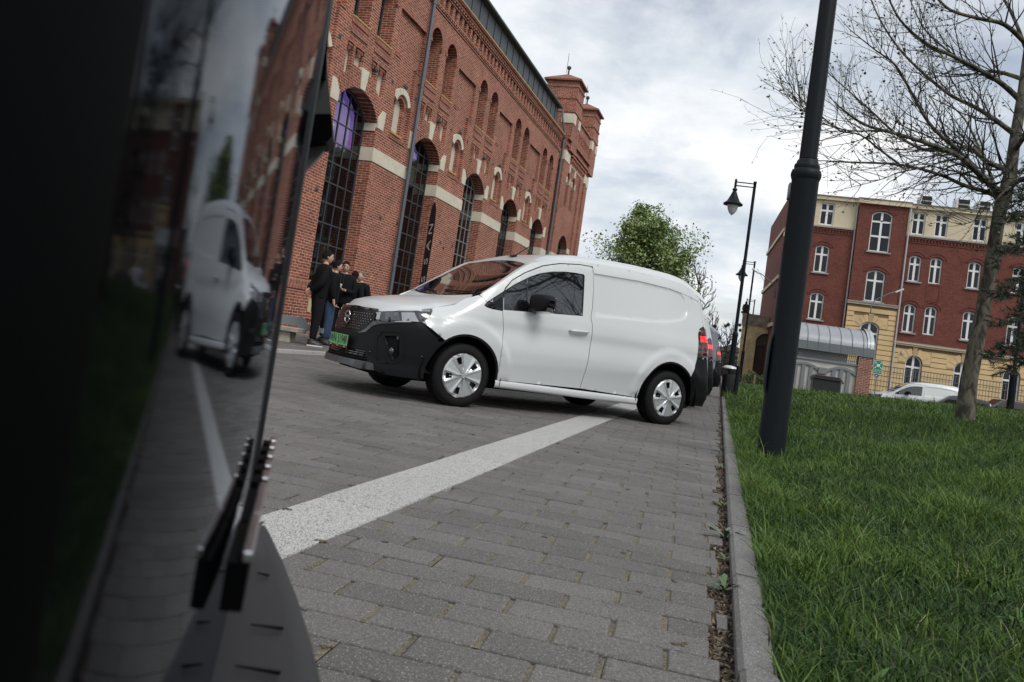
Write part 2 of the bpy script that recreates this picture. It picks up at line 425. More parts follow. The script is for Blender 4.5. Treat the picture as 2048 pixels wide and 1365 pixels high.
# metal attic
k = -11.2; x1 = 24.9
while k < x1-.05:
    b = min(k+.98, x1); mb = MB(); mb.box(k, b, .28, .34, 12.69, 14.02); mb.box(k-.012, k+.012, .25, .278, 12.69, 14.02); mb.obj('attic_panel', MT['zinc'], hall); k = b+.004
mb = MB(); mb.box(-11.3, 24.95, .36, 11.9, 12.69, 14.0); mb.obj('attic_core', MT['zinc'], hall)
mb = MB(); mb.box(-11.3, 24.95, .10, 11.9, 14.03, 14.10); mb.obj('roof_slab', MT['zinc'], hall)
mb = MB(); mb.tube([(-11.3, .06, 14.08), (24.95, .06, 14.08)], .06, 8); mb.obj('gutter', MT['zinc_green'], hall, smooth=True)
# glazing of the tall windows
def tall_window(o, s0, s1, z0, zs, zc, cols, rows, parent, m, y=.40, thick=.035, split=None):
    mb = MB(); A = arch(s0, s1, z0, zs, zc, 12)
    c = (s0+s1)/2; inner = [(c+(x-c)*(1-.12/(s1-s0)), z0+.05+(z-z0)*(1-.10/(zc-z0))) for x, z in A]
    mb.prism([[(x+o, z) for x, z in A], [(x+o, z) for x, z in inner]], y, y+.07)
    h = zc-zs; a = (s1-s0)/2; r = (a*a+h*h)/(2*h) if h > 0 else 1
    def top(x):
        return zc-r+math.sqrt(max(0, r*r-(x-c)**2))-.04 if h > 0 else zs
    for i in range(1, cols):
        x = s0+(s1-s0)*i/cols; mb.box(o+x-thick/2, o+x+thick/2, y+.005, y+.06, z0+.02, top(x))
    zr = []
    dz = (zs-z0+.15)/rows
    for j in range(1, rows+1):
        z = z0+dz*j; zr.append(z)
        ww = 1 if z <= zs else math.sqrt(max(0.0, r*r-(z-(zc-r))**2))/a*1.0
        t2 = thick*(1.9 if split and j in split else 1)/2
        mb.box(o+c-a*min(1, ww)+.02, o+c+a*min(1, ww)-.02, y+.007, y+.058, z-t2, z+t2)
    w_ = mb.obj('window', m, parent)
    zz = [z0]+zr
    for i in range(cols):
        for j in range(len(zz)):
            x0 = s0+(s1-s0)*i/cols; x1 = s0+(s1-s0)*(i+1)/cols
            za = zz[j]; zb = zz[j+1] if j+1 < len(zz) else zc
            if zb > zs-.05:
                lo = min(top(x0), top(x1)); n = 4
                poly = [(o+x0, za), (o+x1, za)] + [(o+x1+(x0-x1)*q/n, min(zb, top(x1+(x0-x1)*q/n))) for q in range(n+1)]
            else: poly = [(o+x0, za), (o+x1, za), (o+x1, zb), (o+x0, zb)]
            p = MB(); p.prism([poly], 0, .006)
            tw = Matrix.Rotation(rng.normal(0, .004), 3, 'X') @ Matrix.Rotation(rng.normal(0, .004), 3, 'Z')
            me = p.mesh('pane'); me.materials.append(MT['glass_dark'])
            ob = bpy.data.objects.new('pane', me); link(ob, w_); ob.location = (0, y+.03+rng.uniform(0, .004), 0)
    return w_
for i in range(-2, 5):
    tall_window(P*i, -.09, 2.49, 1.45, 6.62, 7.25, 5 if i != 5 else 4, 9, hall, MT['window_grey'] if i == 2 else MT['window_iron'])
    mb = MB(); mb.box(P*i-.05, P*i+2.45, -.05, .35, 1.455, 1.50); mb.obj('window_sill', MT['ochre'], hall)
    for a, b in ((.05, 1.05), (1.58, 2.60)):
        tall_window(P*i, a, b, 9.05, 10.56, 11.06, 2, 4, hall, MT['window_iron'], y=.42, thick=.05)
# downpipes
def pipe(s_, z0, z1, parent):
    mb = MB(); mb.tube([(s_, -.16, z0), (s_, -.16, z1)], .065, 12)
    z = z0+1.9
    while z < z1: mb.tube([(s_, -.16, z), (s_, -.16, z+.07)], .082, 12); z += 2.9
    o_ = mb.obj('downpipe', MT['pipe'], parent, smooth=False, autosmooth=50)
    z = z0+2.0
    while z < z1: b = MB(); b.box(s_-.02, s_+.02, -.1, .0, z-.02, z+.02); b.obj('pipe_bracket', MT['iron'], o_); z += 2.9
pipe(5.0, .9, 12.3, hall); mb = MB(); mb.tube([(5.0, -.16, .05), (5.0, -.16, .95)], .085, 12); mb.obj('pipe_shoe', MT['iron'], hall, autosmooth=50)
pipe(25.5, .2, 12.4, hall)
mb = MB(); mb.tube([(25.5, -.16, 12.4), (25.5, -.1, 12.9), (25.3, .0, 13.3), (25.2, .06, 14.0)], .06, 10); mb.obj('rainwater_elbow', MT['pipe'], hall, smooth=True)
# ---- corner tower section
T0, T1 = 25.66, 33.0
th = [arch(27.12, 29.55, 1.45, 6.55, 7.2, 12), arch(27.0, 27.68, 8.85, 10.5, 10.86, 8), arch(28.45, 29.2, 8.85, 10.5, 10.86, 8)]
mb = MB(); mb.prism([[(T0, 0), (T1, 0), (T1, 12.7), (T0, 12.7)]]+th, -.30, .3)
mb.box(T0, T0+.3, .3, 8, 0, 12.7); mb.box(T1-.3, T1, .3, 8, 0, 12.7)
for s_ in (30.3, 31.6): mb.box(s_, s_+.45, -.42, -.302, 0, 11.2)
mb.box(T0, T1, -.40, -.302, 12.1, 12.25); mb.box(T0, T1, -.46, -.302, 12.5, 12.7)
mb.obj('tower_wall', MT['brick'], hall)
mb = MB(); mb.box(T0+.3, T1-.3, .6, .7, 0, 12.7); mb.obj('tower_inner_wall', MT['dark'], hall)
tall_window(0, 27.12, 29.55, 1.45, 6.55, 7.2, 4, 9, hall, MT['window_iron'], y=.1)
for a, b in ((27.0, 27.68), (28.45, 29.2)):
    tall_window(0, a, b, 8.85, 10.5, 10.86, 2, 5, hall, MT['window_iron'], y=.1)
    for q in (a-.16, b): m2 = MB(); m2.box(q, q+.16, -.34, -.1, 10.2, 10.55); m2.obj('impost_stone', MT['stone'], hall)
    m2 = MB(); m2.prism([[(a+.25, 10.87), (b-.25, 10.87), (b-.18, 11.35), (a+.18, 11.35)]], -.35, -.25); m2.obj('keystone', MT['stone'], hall)
for a, b, z0, z1 in ((T0-.01, 27.0, 11.3, 11.85), (31.6, T1+.02, 11.1, 11.75), (29.55, 30.3, 6.3, 6.6), (T0-.01, 27.12, 5.45, 5.87), (29.55, 30.3, 5.45, 5.87)):
    m2 = MB(); m2.box(a, b, -.33, .1, z0, z1); m2.obj('stone_band', MT['stone'], hall)
m2 = MB()
k = 27.3
while k < 31.4: m2.box(k, k+.18, -.42, -.303, 11.55, 11.8); m2.box(k+.02, k+.16, -.38, -.303, 11.35, 11.55); k += .42
m2.box(27.1, 31.5, -.46, -.303, 11.801, 11.9); m2.obj('tower_corbels', MT['brick'], hall)
m2 = MB()
k = 27.3
while k < 31.4: m2.box(k+.03, k+.15, -.39, -.304, 11.27, 11.349); k += .42
m2.obj('corbel_stone', MT['stone'], hall)
# parapet with openings
ph = [[(28.1+.42*k, 13.05), (28.36+.42*k, 13.05), (28.36+.42*k, 13.6), (28.1+.42*k, 13.6)] for k in range(9)]
m2 = MB(); m2.prism([[(27.85, 12.7), (32.1, 12.7), (32.1, 14.15), (27.85, 14.15)]]+ph, -.30, .0); m2.box(27.85, 32.1, -.38, .08, 14.151, 14.25)
m2.obj('parapet', MT['brick'], hall)
m2 = MB(); m2.box(28.0, 31.95, .02, .08, 13.0, 13.65); m2.obj('parapet_stone', MT['stone_pale'], hall)
# turrets
MT['tile'] = mat('tile', (.22,.085,.055), .7, var=.2, vscale=8)
for s0, s1, zt in ((26.05, 27.95, 16.15), (31.95, 33.75, 16.2)):
    d = s1-s0; c = (s0+s1)/2
    m2 = MB(); m2.box(s0, s1, -.42, -.42+d, 12.7, zt)
    for z in (14.2, 15.0, 15.7): m2.box(s0-.05, s1+.05, -.47, -.37+d, z, z+.09)
    m2.box(s0+.2, s1-.2, -.45, -.2, 12.0, 12.69)
    m2.obj('turret', MT['brick'], hall)
    m2 = MB(); m2.box(s0-.03, s1+.03, -.45, -.39+d, 14.3, 14.62) ; m2.obj('turret_stone', MT['brick'], hall)
    for a, b in ((s0-.035, s0+.6), (s1-.5, s1+.035)):
        m2 = MB(); m2.box(a, b, -.455, .3, 13.55, 14.1); m2.obj('turret_stone', MT['stone'], hall)
    m2 = MB(); e = .18
    vs_ = [(s0-e, -.42-e, zt), (s1+e, -.42-e, zt), (s1+e, -.42+d+e, zt), (s0-e, -.42+d+e, zt), (c, -.42+d/2, zt+.62)]
    m2.add(vs_+[(x, y, z-.1) for x, y, z in vs_[:4]], [(0,1,4),(1,2,4),(2,3,4),(3,0,4),(0,5,6,1),(1,6,7,2),(2,7,8,3),(3,8,5,0),(8,7,6,5)])
    m2.obj('turret_roof', MT['tile'], hall)
    m2 = MB(); m2.tube([(c, -.42+d/2, zt+.6), (c, -.42+d/2, zt+.95)], .05, 8); m2.sphere((c, -.42+d/2, zt+1.0), .13); m2.tube([(c-.5, -.42+d/2, zt+.5), (c-.5, -.42+d/2, zt+1.7)], .015, 5)
    m2.obj('finial', MT['iron'], hall, autosmooth=50)
# roof of the tower block
m2 = MB(); m2.box(T0, T1, .0, 8, 12.7, 12.8); m2.obj('tower_roof', MT['zinc'], hall)

# violet stage screens lit inside the hall
m_, t_, b_ = newmat('stage_screen'); tc_ = N(t_, 'ShaderNodeTexCoord'); s_ = N(t_, 'ShaderNodeSeparateXYZ'); t_.links.new(tc_.outputs['Object'], s_.inputs[0])
r_ = N(t_, 'ShaderNodeMapRange'); r_.inputs[1].default_value = 5.3; r_.inputs[2].default_value = 7.6; t_.links.new(s_.outputs[2], r_.inputs[0])
c_ = N(t_, 'ShaderNodeValToRGB'); t_.links.new(r_.outputs[0], c_.inputs[0]); c_.color_ramp.elements[0].color = (.20, .09, .24, 1); c_.color_ramp.elements[1].color = (.10, .075, .28, 1)
e_ = c_.color_ramp.elements.new(.45); e_.color = (.27, .17, .42, 1)
t_.links.new(c_.outputs[0], b_.inputs['Emission Color']); b_.inputs['Emission Strength'].default_value = 1.7; b_.inputs['Base Color'].default_value = (.02, .02, .02, 1)
for poly in ([(-.5, 5.6), (2.20, 5.76), (2.4, 5.74), (2.55, 5.91), (2.74, 5.83), (2.93, 5.98), (3.1, 5.86), (3.33, 5.91), (3.28, 6.48), (3.24, 7.01), (2.97, 7.29), (2.56, 7.46), (2.18, 7.8), (-.5, 7.8)], [(6.5, 6.79), (8.3, 6.79), (8.65, 6.92), (8.72, 7.07), (8.33, 7.22), (8.0, 7.5), (6.5, 7.5)]):
    mb = MB(); mb.prism([poly], 1.2, 1.24); o_ = mb.obj('stage_screen', m_, hall)
# ================================================================ ground
def noise_bump(t, b, scale, strength, dist=.004, coord='Object', detail=5):
    tc_ = N(t, 'ShaderNodeTexCoord'); n = N(t, 'ShaderNodeTexNoise'); n.inputs['Scale'].default_value = scale; n.inputs['Detail'].default_value = detail
    t.links.new(tc_.outputs[coord], n.inputs[0]); bp = N(t, 'ShaderNodeBump'); bp.inputs['Strength'].default_value = strength; bp.inputs['Distance'].default_value = dist
    t.links.new(n.outputs[0], bp.inputs['Height']); t.links.new(bp.outputs[0], b.inputs['Normal']); return n
def speckle(name, base, lo, hi, dots=(.45,.43,.42), dscale=420, dthr=.74, rough=.85, patch=.12, bump=.3, rand=.10, dark=None, pscale=.6):
    """concrete or granite: per-piece tone, soft patches, mineral grains"""
    m, t, b = newmat(name); tcn = N(t, 'ShaderNodeTexCoord'); geo = N(t, 'ShaderNodeNewGeometry'); oi = N(t, 'ShaderNodeObjectInfo')
    n = N(t, 'ShaderNodeTexNoise'); n.inputs['Scale'].default_value = pscale; n.inputs['Detail'].default_value = 7; n.inputs['Roughness'].default_value = .7; t.links.new(geo.outputs['Position'], n.inputs[0])
    r = N(t, 'ShaderNodeMapRange'); r.inputs[1].default_value = .3; r.inputs[2].default_value = .7; r.inputs[3].default_value = 1-patch; r.inputs[4].default_value = 1+patch; t.links.new(n.outputs[0], r.inputs[0])
    rr = N(t, 'ShaderNodeMapRange'); rr.inputs[3].default_value = 1-rand; rr.inputs[4].default_value = 1+rand
    ad = N(t, 'ShaderNodeMath', operation='ADD'); t.links.new(oi.outputs['Random'], ad.inputs[0]); t.links.new(geo.outputs['Random Per Island'], ad.inputs[1])
    fr = N(t, 'ShaderNodeMath', operation='FRACT'); t.links.new(ad.outputs[0], fr.inputs[0]); t.links.new(fr.outputs[0], rr.inputs[0])
    mu = N(t, 'ShaderNodeMath', operation='MULTIPLY'); t.links.new(r.outputs[0], mu.inputs[0]); t.links.new(rr.outputs[0], mu.inputs[1])
    n3 = N(t, 'ShaderNodeTexNoise'); n3.inputs['Scale'].default_value = 120; n3.inputs['Detail'].default_value = 2; t.links.new(geo.outputs['Position'], n3.inputs[0])
    r3 = N(t, 'ShaderNodeMapRange'); r3.inputs[1].default_value = .3; r3.inputs[2].default_value = .7; r3.inputs[3].default_value = lo; r3.inputs[4].default_value = hi; t.links.new(n3.outputs[0], r3.inputs[0])
    mu2 = N(t, 'ShaderNodeMath', operation='MULTIPLY'); t.links.new(mu.outputs[0], mu2.inputs[0]); t.links.new(r3.outputs[0], mu2.inputs[1])
    sc = N(t, 'ShaderNodeVectorMath', operation='SCALE'); sc.inputs[0].default_value = base; t.links.new(mu2.outputs[0], sc.inputs['Scale'])
    v = N(t, 'ShaderNodeTexVoronoi'); v.inputs['Scale'].default_value = dscale; t.links.new(geo.outputs['Position'], v.inputs[0])
    lt = N(t, 'ShaderNodeMath', operation='GREATER_THAN'); lt.inputs[1].default_value = dthr
    sx = N(t, 'ShaderNodeSeparateColor'); t.links.new(v.outputs['Color'], sx.inputs[0]); t.links.new(sx.outputs[0], lt.inputs[0])
    mx_ = N(t, 'ShaderNodeMix', data_type='RGBA'); t.links.new(lt.outputs[0], mx_.inputs[0]); t.links.new(sc.outputs[0], mx_.inputs[6]); mx_.inputs[7].default_value = (*dots, 1)
    last = mx_.outputs[2]
    if dark:
        lt2 = N(t, 'ShaderNodeMath', operation='GREATER_THAN'); lt2.inputs[1].default_value = 1-dark[1]; t.links.new(sx.outputs[1], lt2.inputs[0])
        m2 = N(t, 'ShaderNodeMix', data_type='RGBA'); t.links.new(lt2.outputs[0], m2.inputs[0]); t.links.new(last, m2.inputs[6]); m2.inputs[7].default_value = (*dark[0], 1); last = m2.outputs[2]
    t.links.new(last, b.inputs['Base Color']); b.inputs['Roughness'].default_value = rough; b.inputs['Specular IOR Level'].default_value = .3
    bp = N(t, 'ShaderNodeBump'); bp.inputs['Strength'].default_value = bump; bp.inputs['Distance'].default_value = .003; t.links.new(n3.outputs[0], bp.inputs['Height']); t.links.new(bp.outputs[0], b.inputs['Normal'])
    return m
MT['paver'] = speckle('paver', (.126,.118,.112), .72, 1.28, dthr=.955, dots=(.34,.33,.32), dscale=420, rand=.15, patch=.22)
MT['granite'] = speckle('granite', (.43,.425,.41), .8, 1.2, dthr=.75, dots=(.55,.54,.52), dscale=330, rand=.06, patch=.10, dark=((.10,.10,.10), .22))
MT['kerb'] = speckle('kerb', (.155,.15,.146), .75, 1.25, dthr=.94, dots=(.40,.39,.37), rand=.1, patch=.2)
MT['soil'] = speckle('soil', (.020,.017,.012), .6, 1.4, dthr=.97, rand=0, patch=.3)
MT['sand'] = speckle('sand', (.115,.100,.072), .6, 1.4, dthr=.80, dots=(.26,.23,.17), rand=0, patch=.4, pscale=5, bump=.8)
MT['asphalt'] = speckle('asphalt', (.10,.097,.093), .8, 1.2, dthr=.93, dots=(.2,.2,.19), rand=0, patch=.15)
YK = R(14.67)
KD = Vector((math.sin(YK), math.cos(YK), 0)); KN = Vector((math.cos(YK), -math.sin(YK), 0))   # along the kerb, and to its right
K0 = gnd(1472, 1365)
def kpt(a, b, z=0): return K0 + KD*a + KN*b + Vector((0, 0, z))   # a metres along, b metres to the right of the kerb's left face
def kco(p): q = Vector((p[0]-K0.x, p[1]-K0.y, 0)); return q.dot(KD), q.dot(KN)
# terrain sheet
def sheet(name, x0, x1, y0, y1, z, m, kind='structure'):
    mb = MB(); mb.add([(x0, y0, z), (x1, y0, z), (x1, y1, z), (x0, y1, z)], [(0, 1, 2, 3)])
    o = mb.obj(name, m); return tag(o, kind=kind)
tag(sheet('ground', -900, 900, -300, 1500, -.30, MT['asphalt']), label='grey asphalt ground spreading to the horizon behind the buildings', kind='structure')
# ---- paving
YP = R(12.3); PD = Vector((math.sin(YP), math.cos(YP), 0)); PX = Vector((math.cos(YP), -math.sin(YP), 0))
PO = gnd(723.1, 1243.8)
LP, WP, JX, JY = .312, .152, .016, .0095
YS = R(15.6); SD = Vector((math.sin(YS), math.cos(YS), 0)); SN = Vector((math.cos(YS), -math.sin(YS), 0))
S0 = gnd(641, 995)       # left edge of the band, at a joint
SW = .325
def clip(poly, n, d):     # keep n.p <= d
    outp = []
    for i in range(len(poly)):
        a, b = poly[i], poly[(i+1) % len(poly)]; da, db = n.dot(a)-d, n.dot(b)-d
        if da <= 0: outp.append(a)
        if (da < 0 < db) or (db < 0 < da): outp.append(a+(b-a)*(da/(da-db)))
    return outp
kd_ = KN.dot(K0)-.055
sl_ = SN.dot(S0)-.004; sr_ = SN.dot(S0)+SW+.004
near = []; joints = MB()
def ramp_edge(q): return .035 + .02*math.sin(q*1.7) + .015*math.sin(q*5.1+1)
count = 0
for r_ in range(-26, 205):
    off = (r_ % 2)*(LP/2) + .006*math.sin(r_*1.3)
    if r_ > 60 : off = (r_ % 2)*(LP/2)
    for c_ in range(-62, 26):
        cx = (c_+.5)*LP+off; cy = (r_+.5)*WP
        ctr = PO + PX*cx + PD*cy
        if ctr.y < -1.0 or ctr.y > 31: continue
        a_, b_ = kco(ctr)
        if b_ > .1: continue
        fx = (ctr.x)/max(ctr.y, .3)
        if ctr.y > 3 and (fx < -.75): continue
        hx, hy = LP/2-JX/2, WP/2-JY/2
        jx, jy, jr = rng.normal(0, .0015), rng.normal(0, .0008), rng.normal(0, .004)
        ax = PX*math.cos(jr)+PD*math.sin(jr); ay = PD*math.cos(jr)-PX*math.sin(jr)
        q = ctr + PX*jx + PD*jy
        quad = [q-ax*hx-ay*hy, q+ax*hx-ay*hy, q+ax*hx+ay*hy, q-ax*hx+ay*hy]
        s_ = SN.dot(ctr)
        if s_ > sr_-.2: quad2 = [clip(quad, -SN, -sr_)]
        else: quad2 = []
        if s_ < sl_+.2: quad2.append(clip(quad, SN, sl_))
        for pl in quad2:
            if b_ > -.4 and len(pl) >= 3: pl = clip(pl, KN, kd_ + .04*math.sin(r_*1.9)*math.sin(r_*.37))
            if len(pl) < 3: continue
            ar = abs(sum((pl[i].x*pl[(i+1) % len(pl)].y-pl[(i+1) % len(pl)].x*pl[i].y) for i in range(len(pl)))/2)
            if ar < .0015: continue
            z = rng.normal(0, .0012); full = len(pl) == 4 and ar > .97*4*hx*hy and quad2[0] is pl
            pc = sum(pl, Vector())/len(pl)
            near.append((pc, pl, z, full, (ax, ay)))
        if True:
            jc_ = q+ax*(hx+JX/2); sj_ = SN.dot(jc_); kb_ = kco(jc_)[1]
            if ctr.y < 24 and (sj_ < sl_-.03 or sj_ > sr_+.03) and kb_ < -.075:
                j0 = q+ax*(hx-.001); j1 = q+ax*(hx+JX+.001); e_ = ay*(hy-.002); zj = -.005+rng.normal(0, .0015); joints.add([tuple(p_+Vector((0, 0, zj))) for p_ in (j0-e_, j1-e_, j1+e_, j0+e_)], [(0, 1, 2, 3)])
def vis(p):
    v = Vector((p.x, p.y, p.z-CAMH)); d = v.dot(fwd)
    if d < .3: return None
    return 1024+FPX*v.dot(right)/d, 682.5-99.3-FPX*v.dot(up)/d, d
scored = []
for it in near:
    s_ = vis(it[0])
    ok = s_ is not None and 560 < s_[0] < 1500 and 690 < s_[1] < 1420
    scored.append((0 if ok else 1, s_[2] if s_ else 99, it))
scored.sort(key=lambda t: (t[0], t[1]))
plaza = MB(); plaza.box(-60, 60, -12, 120, -.05, -.0125)
# clip the joint bed along the kerb with a wide sheet instead of a box
mb = MB(); A = kpt(-14, -.0); B = kpt(140, -.0)
mb.add([(A.x, A.y, -.020), (B.x, B.y, -.020), (B.x-90, B.y, -.020), (A.x-70, A.y, -.020)], [(0, 1, 2, 3)])
pavement = mb.obj('pavement', MT['soil']); tag(pavement, kind='structure')
def paver_mesh(pl, z, c=.005, drop=.022):
    """chamfered block from a convex polygon"""
    n = len(pl); ctr = sum(pl, Vector())/n
    top = []; rim = []
    for p in pl:
        d = (p-ctr); L = max(d.length, 1e-4); top.append(p-d*(c*1.2/L)); rim.append(p)
    vs = [(p.x, p.y, z) for p in top]+[(p.x, p.y, z-.004) for p in rim]+[(p.x, p.y, z-drop-.003) for p in rim]
    fs = [tuple(range(n))]
    for i in range(n):
        j = (i+1) % n
        fs.append((i, n+i, n+j, j)); fs.append((n+i, 2*n+i, 2*n+j, n+j))
    return vs, fs
hx, hy = LP/2-JX/2, WP/2-JY/2
sq = [Vector((-hx, -hy, 0)), Vector((hx, -hy, 0)), Vector((hx, hy, 0)), Vector((-hx, hy, 0))]
v_, f_ = paver_mesh(sq, 0); pm = bpy.data.meshes.new('paver'); pm.from_pydata(v_, [], f_); pm.materials.append(MT['paver'])
rest = MB()
for k, (ok, d, (pc, pl, z, full, ax)) in enumerate(scored):
    if k < 300:
        if full:
            o = bpy.data.objects.new('paver', pm); link(o, pavement); o.location = (pc.x, pc.y, z); o.rotation_euler = (rng.normal(0, .003), rng.normal(0, .003), math.atan2(ax[0].y, ax[0].x))
        else:
            v_, f_ = paver_mesh([p-pc for p in pl], 0); me = bpy.data.meshes.new('paver'); me.from_pydata(v_, [], f_); me.materials.append(MT['paver'])
            o = bpy.data.objects.new('paver', me); link(o, pavement); o.location = (pc.x, pc.y, z)
    else:
        v_, f_ = paver_mesh(pl, z); rest.add(v_, f_)
o = rest.obj('paver', MT['paver'], pavement); tag(o, kind='stuff')
o = joints.obj('joint_sand', MT['sand'], pavement); tag(o, kind='stuff')
# granite band of long slabs
slab_len = .885
for k in range(-5, 26):
    a = S0 + SD*(k*slab_len+.003); b = S0 + SD*((k+1)*slab_len-.003)
    pl = [a, a+SN*SW, b+SN*SW, b]; z = rng.normal(.0015, .0012)
    v_, f_ = paver_mesh([Vector(p) for p in pl], z+.001, c=.003); me = bpy.data.meshes.new('granite_slab'); me.from_pydata(v_, [], f_)
    mesh_obj('granite_slab', me, MT['granite'], pavement)
# far paving (too far to tell the blocks apart)
m, t, b = newmat('far_paving'); g_ = N(t, 'ShaderNodeNewGeometry'); mp = N(t, 'ShaderNodeMapping'); mp.inputs['Rotation'].default_value = (0, 0, YP); t.links.new(g_.outputs['Position'], mp.inputs[0])
br = N(t, 'ShaderNodeTexBrick'); br.inputs['Scale'].default_value = 1; br.inputs['Brick Width'].default_value = LP; br.inputs['Row Height'].default_value = WP; br.inputs['Mortar Size'].default_value = .006
br.inputs['Color1'].default_value = (.10,.095,.092,1); br.inputs['Color2'].default_value = (.088,.083,.08,1); br.inputs['Mortar'].default_value = (.06,.055,.045,1)
t.links.new(mp.outputs[0], br.inputs[0]); t.links.new(br.outputs[0], b.inputs[0]); b.inputs['Roughness'].default_value = .85
mb = MB(); A = kpt(28, -.03); B = kpt(140, -.03)
mb.add([(A.x, 30.9, -.006), (B.x, B.y, -.006), (-80, B.y, -.006), (-80, 30.9, -.006)], [(0, 1, 2, 3)])
mb.add([(-80, 3, -.006), (-23.2, 30.9, -.006), (-80, 30.9, -.006)], [(0, 1, 2)])
mb.obj('far_paving', m, pavement)
# strip of pale kerb in front of the hall, by the people
a = gnd(545, 706); b = gnd(720, 716)
d = (b-a).normalized(); n_ = Vector((-d.y, d.x, 0)); L = 14
a = a-d*3
mb = MB()
for k in range(12):
    p = a+d*(k*1.0+.004); q = a+d*((k+1)*1.0-.004)
    vs_ = [p, q, q+n_*.16, p+n_*.16]
    x = MB(); x.add([(v.x, v.y, .0) for v in vs_]+[(v.x, v.y, .055) for v in vs_], [(4,5,6,7),(0,1,5,4),(1,2,6,5),(2,3,7,6),(3,0,4,7)])
    x.obj('edge_stone', MT['granite'], pavement)
# ---- kerb: a metre long stones
kerb = empty('kerb', tuple(K0), 0, kind='structure')
kmesh = MB(); kmesh.prism([[(0, 0), (.098, 0), (.098, .118), (.088, .125), (.014, .125), (0, .112)]], 0, .992)
kme = kmesh.mesh('kerb_stone'); kme.materials.append(MT['kerb'])
for k in range(-4, 62):
    p = kpt(k*1.0, 0)-K0; o = bpy.data.objects.new('kerb_stone', kme); link(o, kerb)
    o.location = (p.x, p.y, -.085+rng.normal(0, .002)); o.rotation_euler = (rng.normal(0, .003), rng.normal(0, .01), -YK+rng.normal(0, .002))
# ---- lawn mound
def lawn_z(x, y):
    a_, b_ = kco((x, y)); b_ -= .09
    if b_ < 0: return 0
    h = .03 + .62*(1-math.exp(-(b_/2.6)**1.25)) * (1-math.exp(-max(a_+3, 0)/7.0))
    h += .22*(1-math.exp(-max(b_-3, 0)/6))*(1-math.exp(-max(a_, 0)/10))
    far = 1/(1+math.exp((a_-27)/3.0)); h = h*(.35+.65*far)
    h += .012*math.sin(x*2.1+y)*min(1, b_) + .02*math.sin(x*.8-y*1.3)*min(1, b_)
    return h
m, t, b = newmat('soil_grass'); g_ = N(t, 'ShaderNodeNewGeometry'); n = N(t, 'ShaderNodeTexNoise'); n.inputs['Scale'].default_value = 6; n.inputs['Detail'].default_value = 8; t.links.new(g_.outputs['Position'], n.inputs[0])
r = N(t, 'ShaderNodeValToRGB'); t.links.new(n.outputs[0], r.inputs[0]); r.color_ramp.elements[0].position = .35; r.color_ramp.elements[0].color = (.012,.02,.006,1); r.color_ramp.elements[1].position = .65; r.color_ramp.elements[1].color = (.03,.05,.012,1)
t.links.new(r.outputs[0], b.inputs[0]); b.inputs['Roughness'].default_value = 1
na, nb = 90, 60
vs_, fs_ = [], []
bvals = [.09+ 30*(j/nb)**1.8 for j in range(nb+1)]
for i in range(na+1):
    a_ = -4+48*i/na
    for bb in bvals:
        p = kpt(a_, bb); vs_.append((p.x, p.y, (lawn_z(p.x, p.y) if bb < 26 else -.32)))
for i in range(na):
    for j in range(nb):
        k = i*(nb+1)+j; fs_.append((k, k+1, k+nb+2, k+nb+1))
me = bpy.data.meshes.new('lawn'); me.from_pydata(vs_, [], fs_); me.polygons.foreach_set('use_smooth', [True]*len(fs_)); me.update()
lawn = tag(mesh_obj('lawn', me, m), kind='structure')
# blades
m, t, b = newmat('grass_blade'); at_ = N(t, 'ShaderNodeAttribute'); at_.attribute_name = 'Col'; t.links.new(at_.outputs['Color'], b.inputs['Base Color']); b.inputs['Roughness'].default_value = .55; b.inputs['Specular IOR Level'].default_value = .25
b.inputs['Subsurface Weight'].default_value = 0
MT['grass'] = m
def blades(P, H, Wd, lean, colr, name, mtl, parent=None):
    """P: (n,3) roots; three-segment curved blades built in numpy"""
    n = len(P); th = rng.uniform(0, 2*np.pi, n); az = rng.uniform(0, 2*np.pi, n)
    side = np.stack([np.cos(th), np.sin(th), 0*th], 1); ln = np.stack([np.cos(az), np.sin(az), 0*az], 1)
    ts = [0, .4, .75, 1.0]; wf = [1, .85, .5, 0]
    V = []
    for tt, wv in zip(ts, wf):
        c = P + ln*(H*lean*tt**1.9)[:, None]; c[:, 2] += H*(tt - .35*lean*tt**2.2)
        if wv > 0: V.append(c-side*(Wd*wv/2)[:, None]); V.append(c+side*(Wd*wv/2)[:, None])
        else: V.append(c)
    V = np.stack(V, 1).reshape(-1, 3)   # 7 per blade
    base = (np.arange(n)*7)[:, None]
    quads = np.concatenate([base+np.array([[0,1,3,2]]), base+np.array([[2,3,5,4]])], 0); tris = base+np.array([[4,5,6]])
    me = bpy.data.meshes.new(name); me.vertices.add(len(V)); me.vertices.foreach_set('co', V.astype(np.float32).ravel())
    nl = quads.size+tris.size; me.loops.add(nl); me.loops.foreach_set('vertex_index', np.concatenate([quads.ravel(), tris.ravel()]).astype(np.int32))
    npoly = len(quads)+len(tris); me.polygons.add(npoly)
    st = np.concatenate([np.arange(len(quads))*4, quads.size+np.arange(len(tris))*3]).astype(np.int32); me.polygons.foreach_set('loop_start', st)
    me.update(calc_edges=True)
    ca = me.color_attributes.new('Col', 'FLOAT_COLOR', 'POINT'); c4 = np.repeat(np.concatenate([colr, np.ones((n, 1))], 1), 7, 0)
    ca.data.foreach_set('color', c4.astype(np.float32).ravel())
    me.polygons.foreach_set('use_smooth', np.ones(npoly, bool)); me.validate()
    return mesh_obj(name, me, mtl, parent)
lz = np.vectorize(lawn_z)
def scatter(n, amin, amax, bmin, bmax):
    a_ = rng.uniform(amin, amax, n); b_ = rng.uniform(bmin, bmax, n)
    x = K0.x+KD.x*a_+KN.x*b_; y = K0.y+KD.y*a_+KN.y*b_
    return x, y
X, Y = [], []
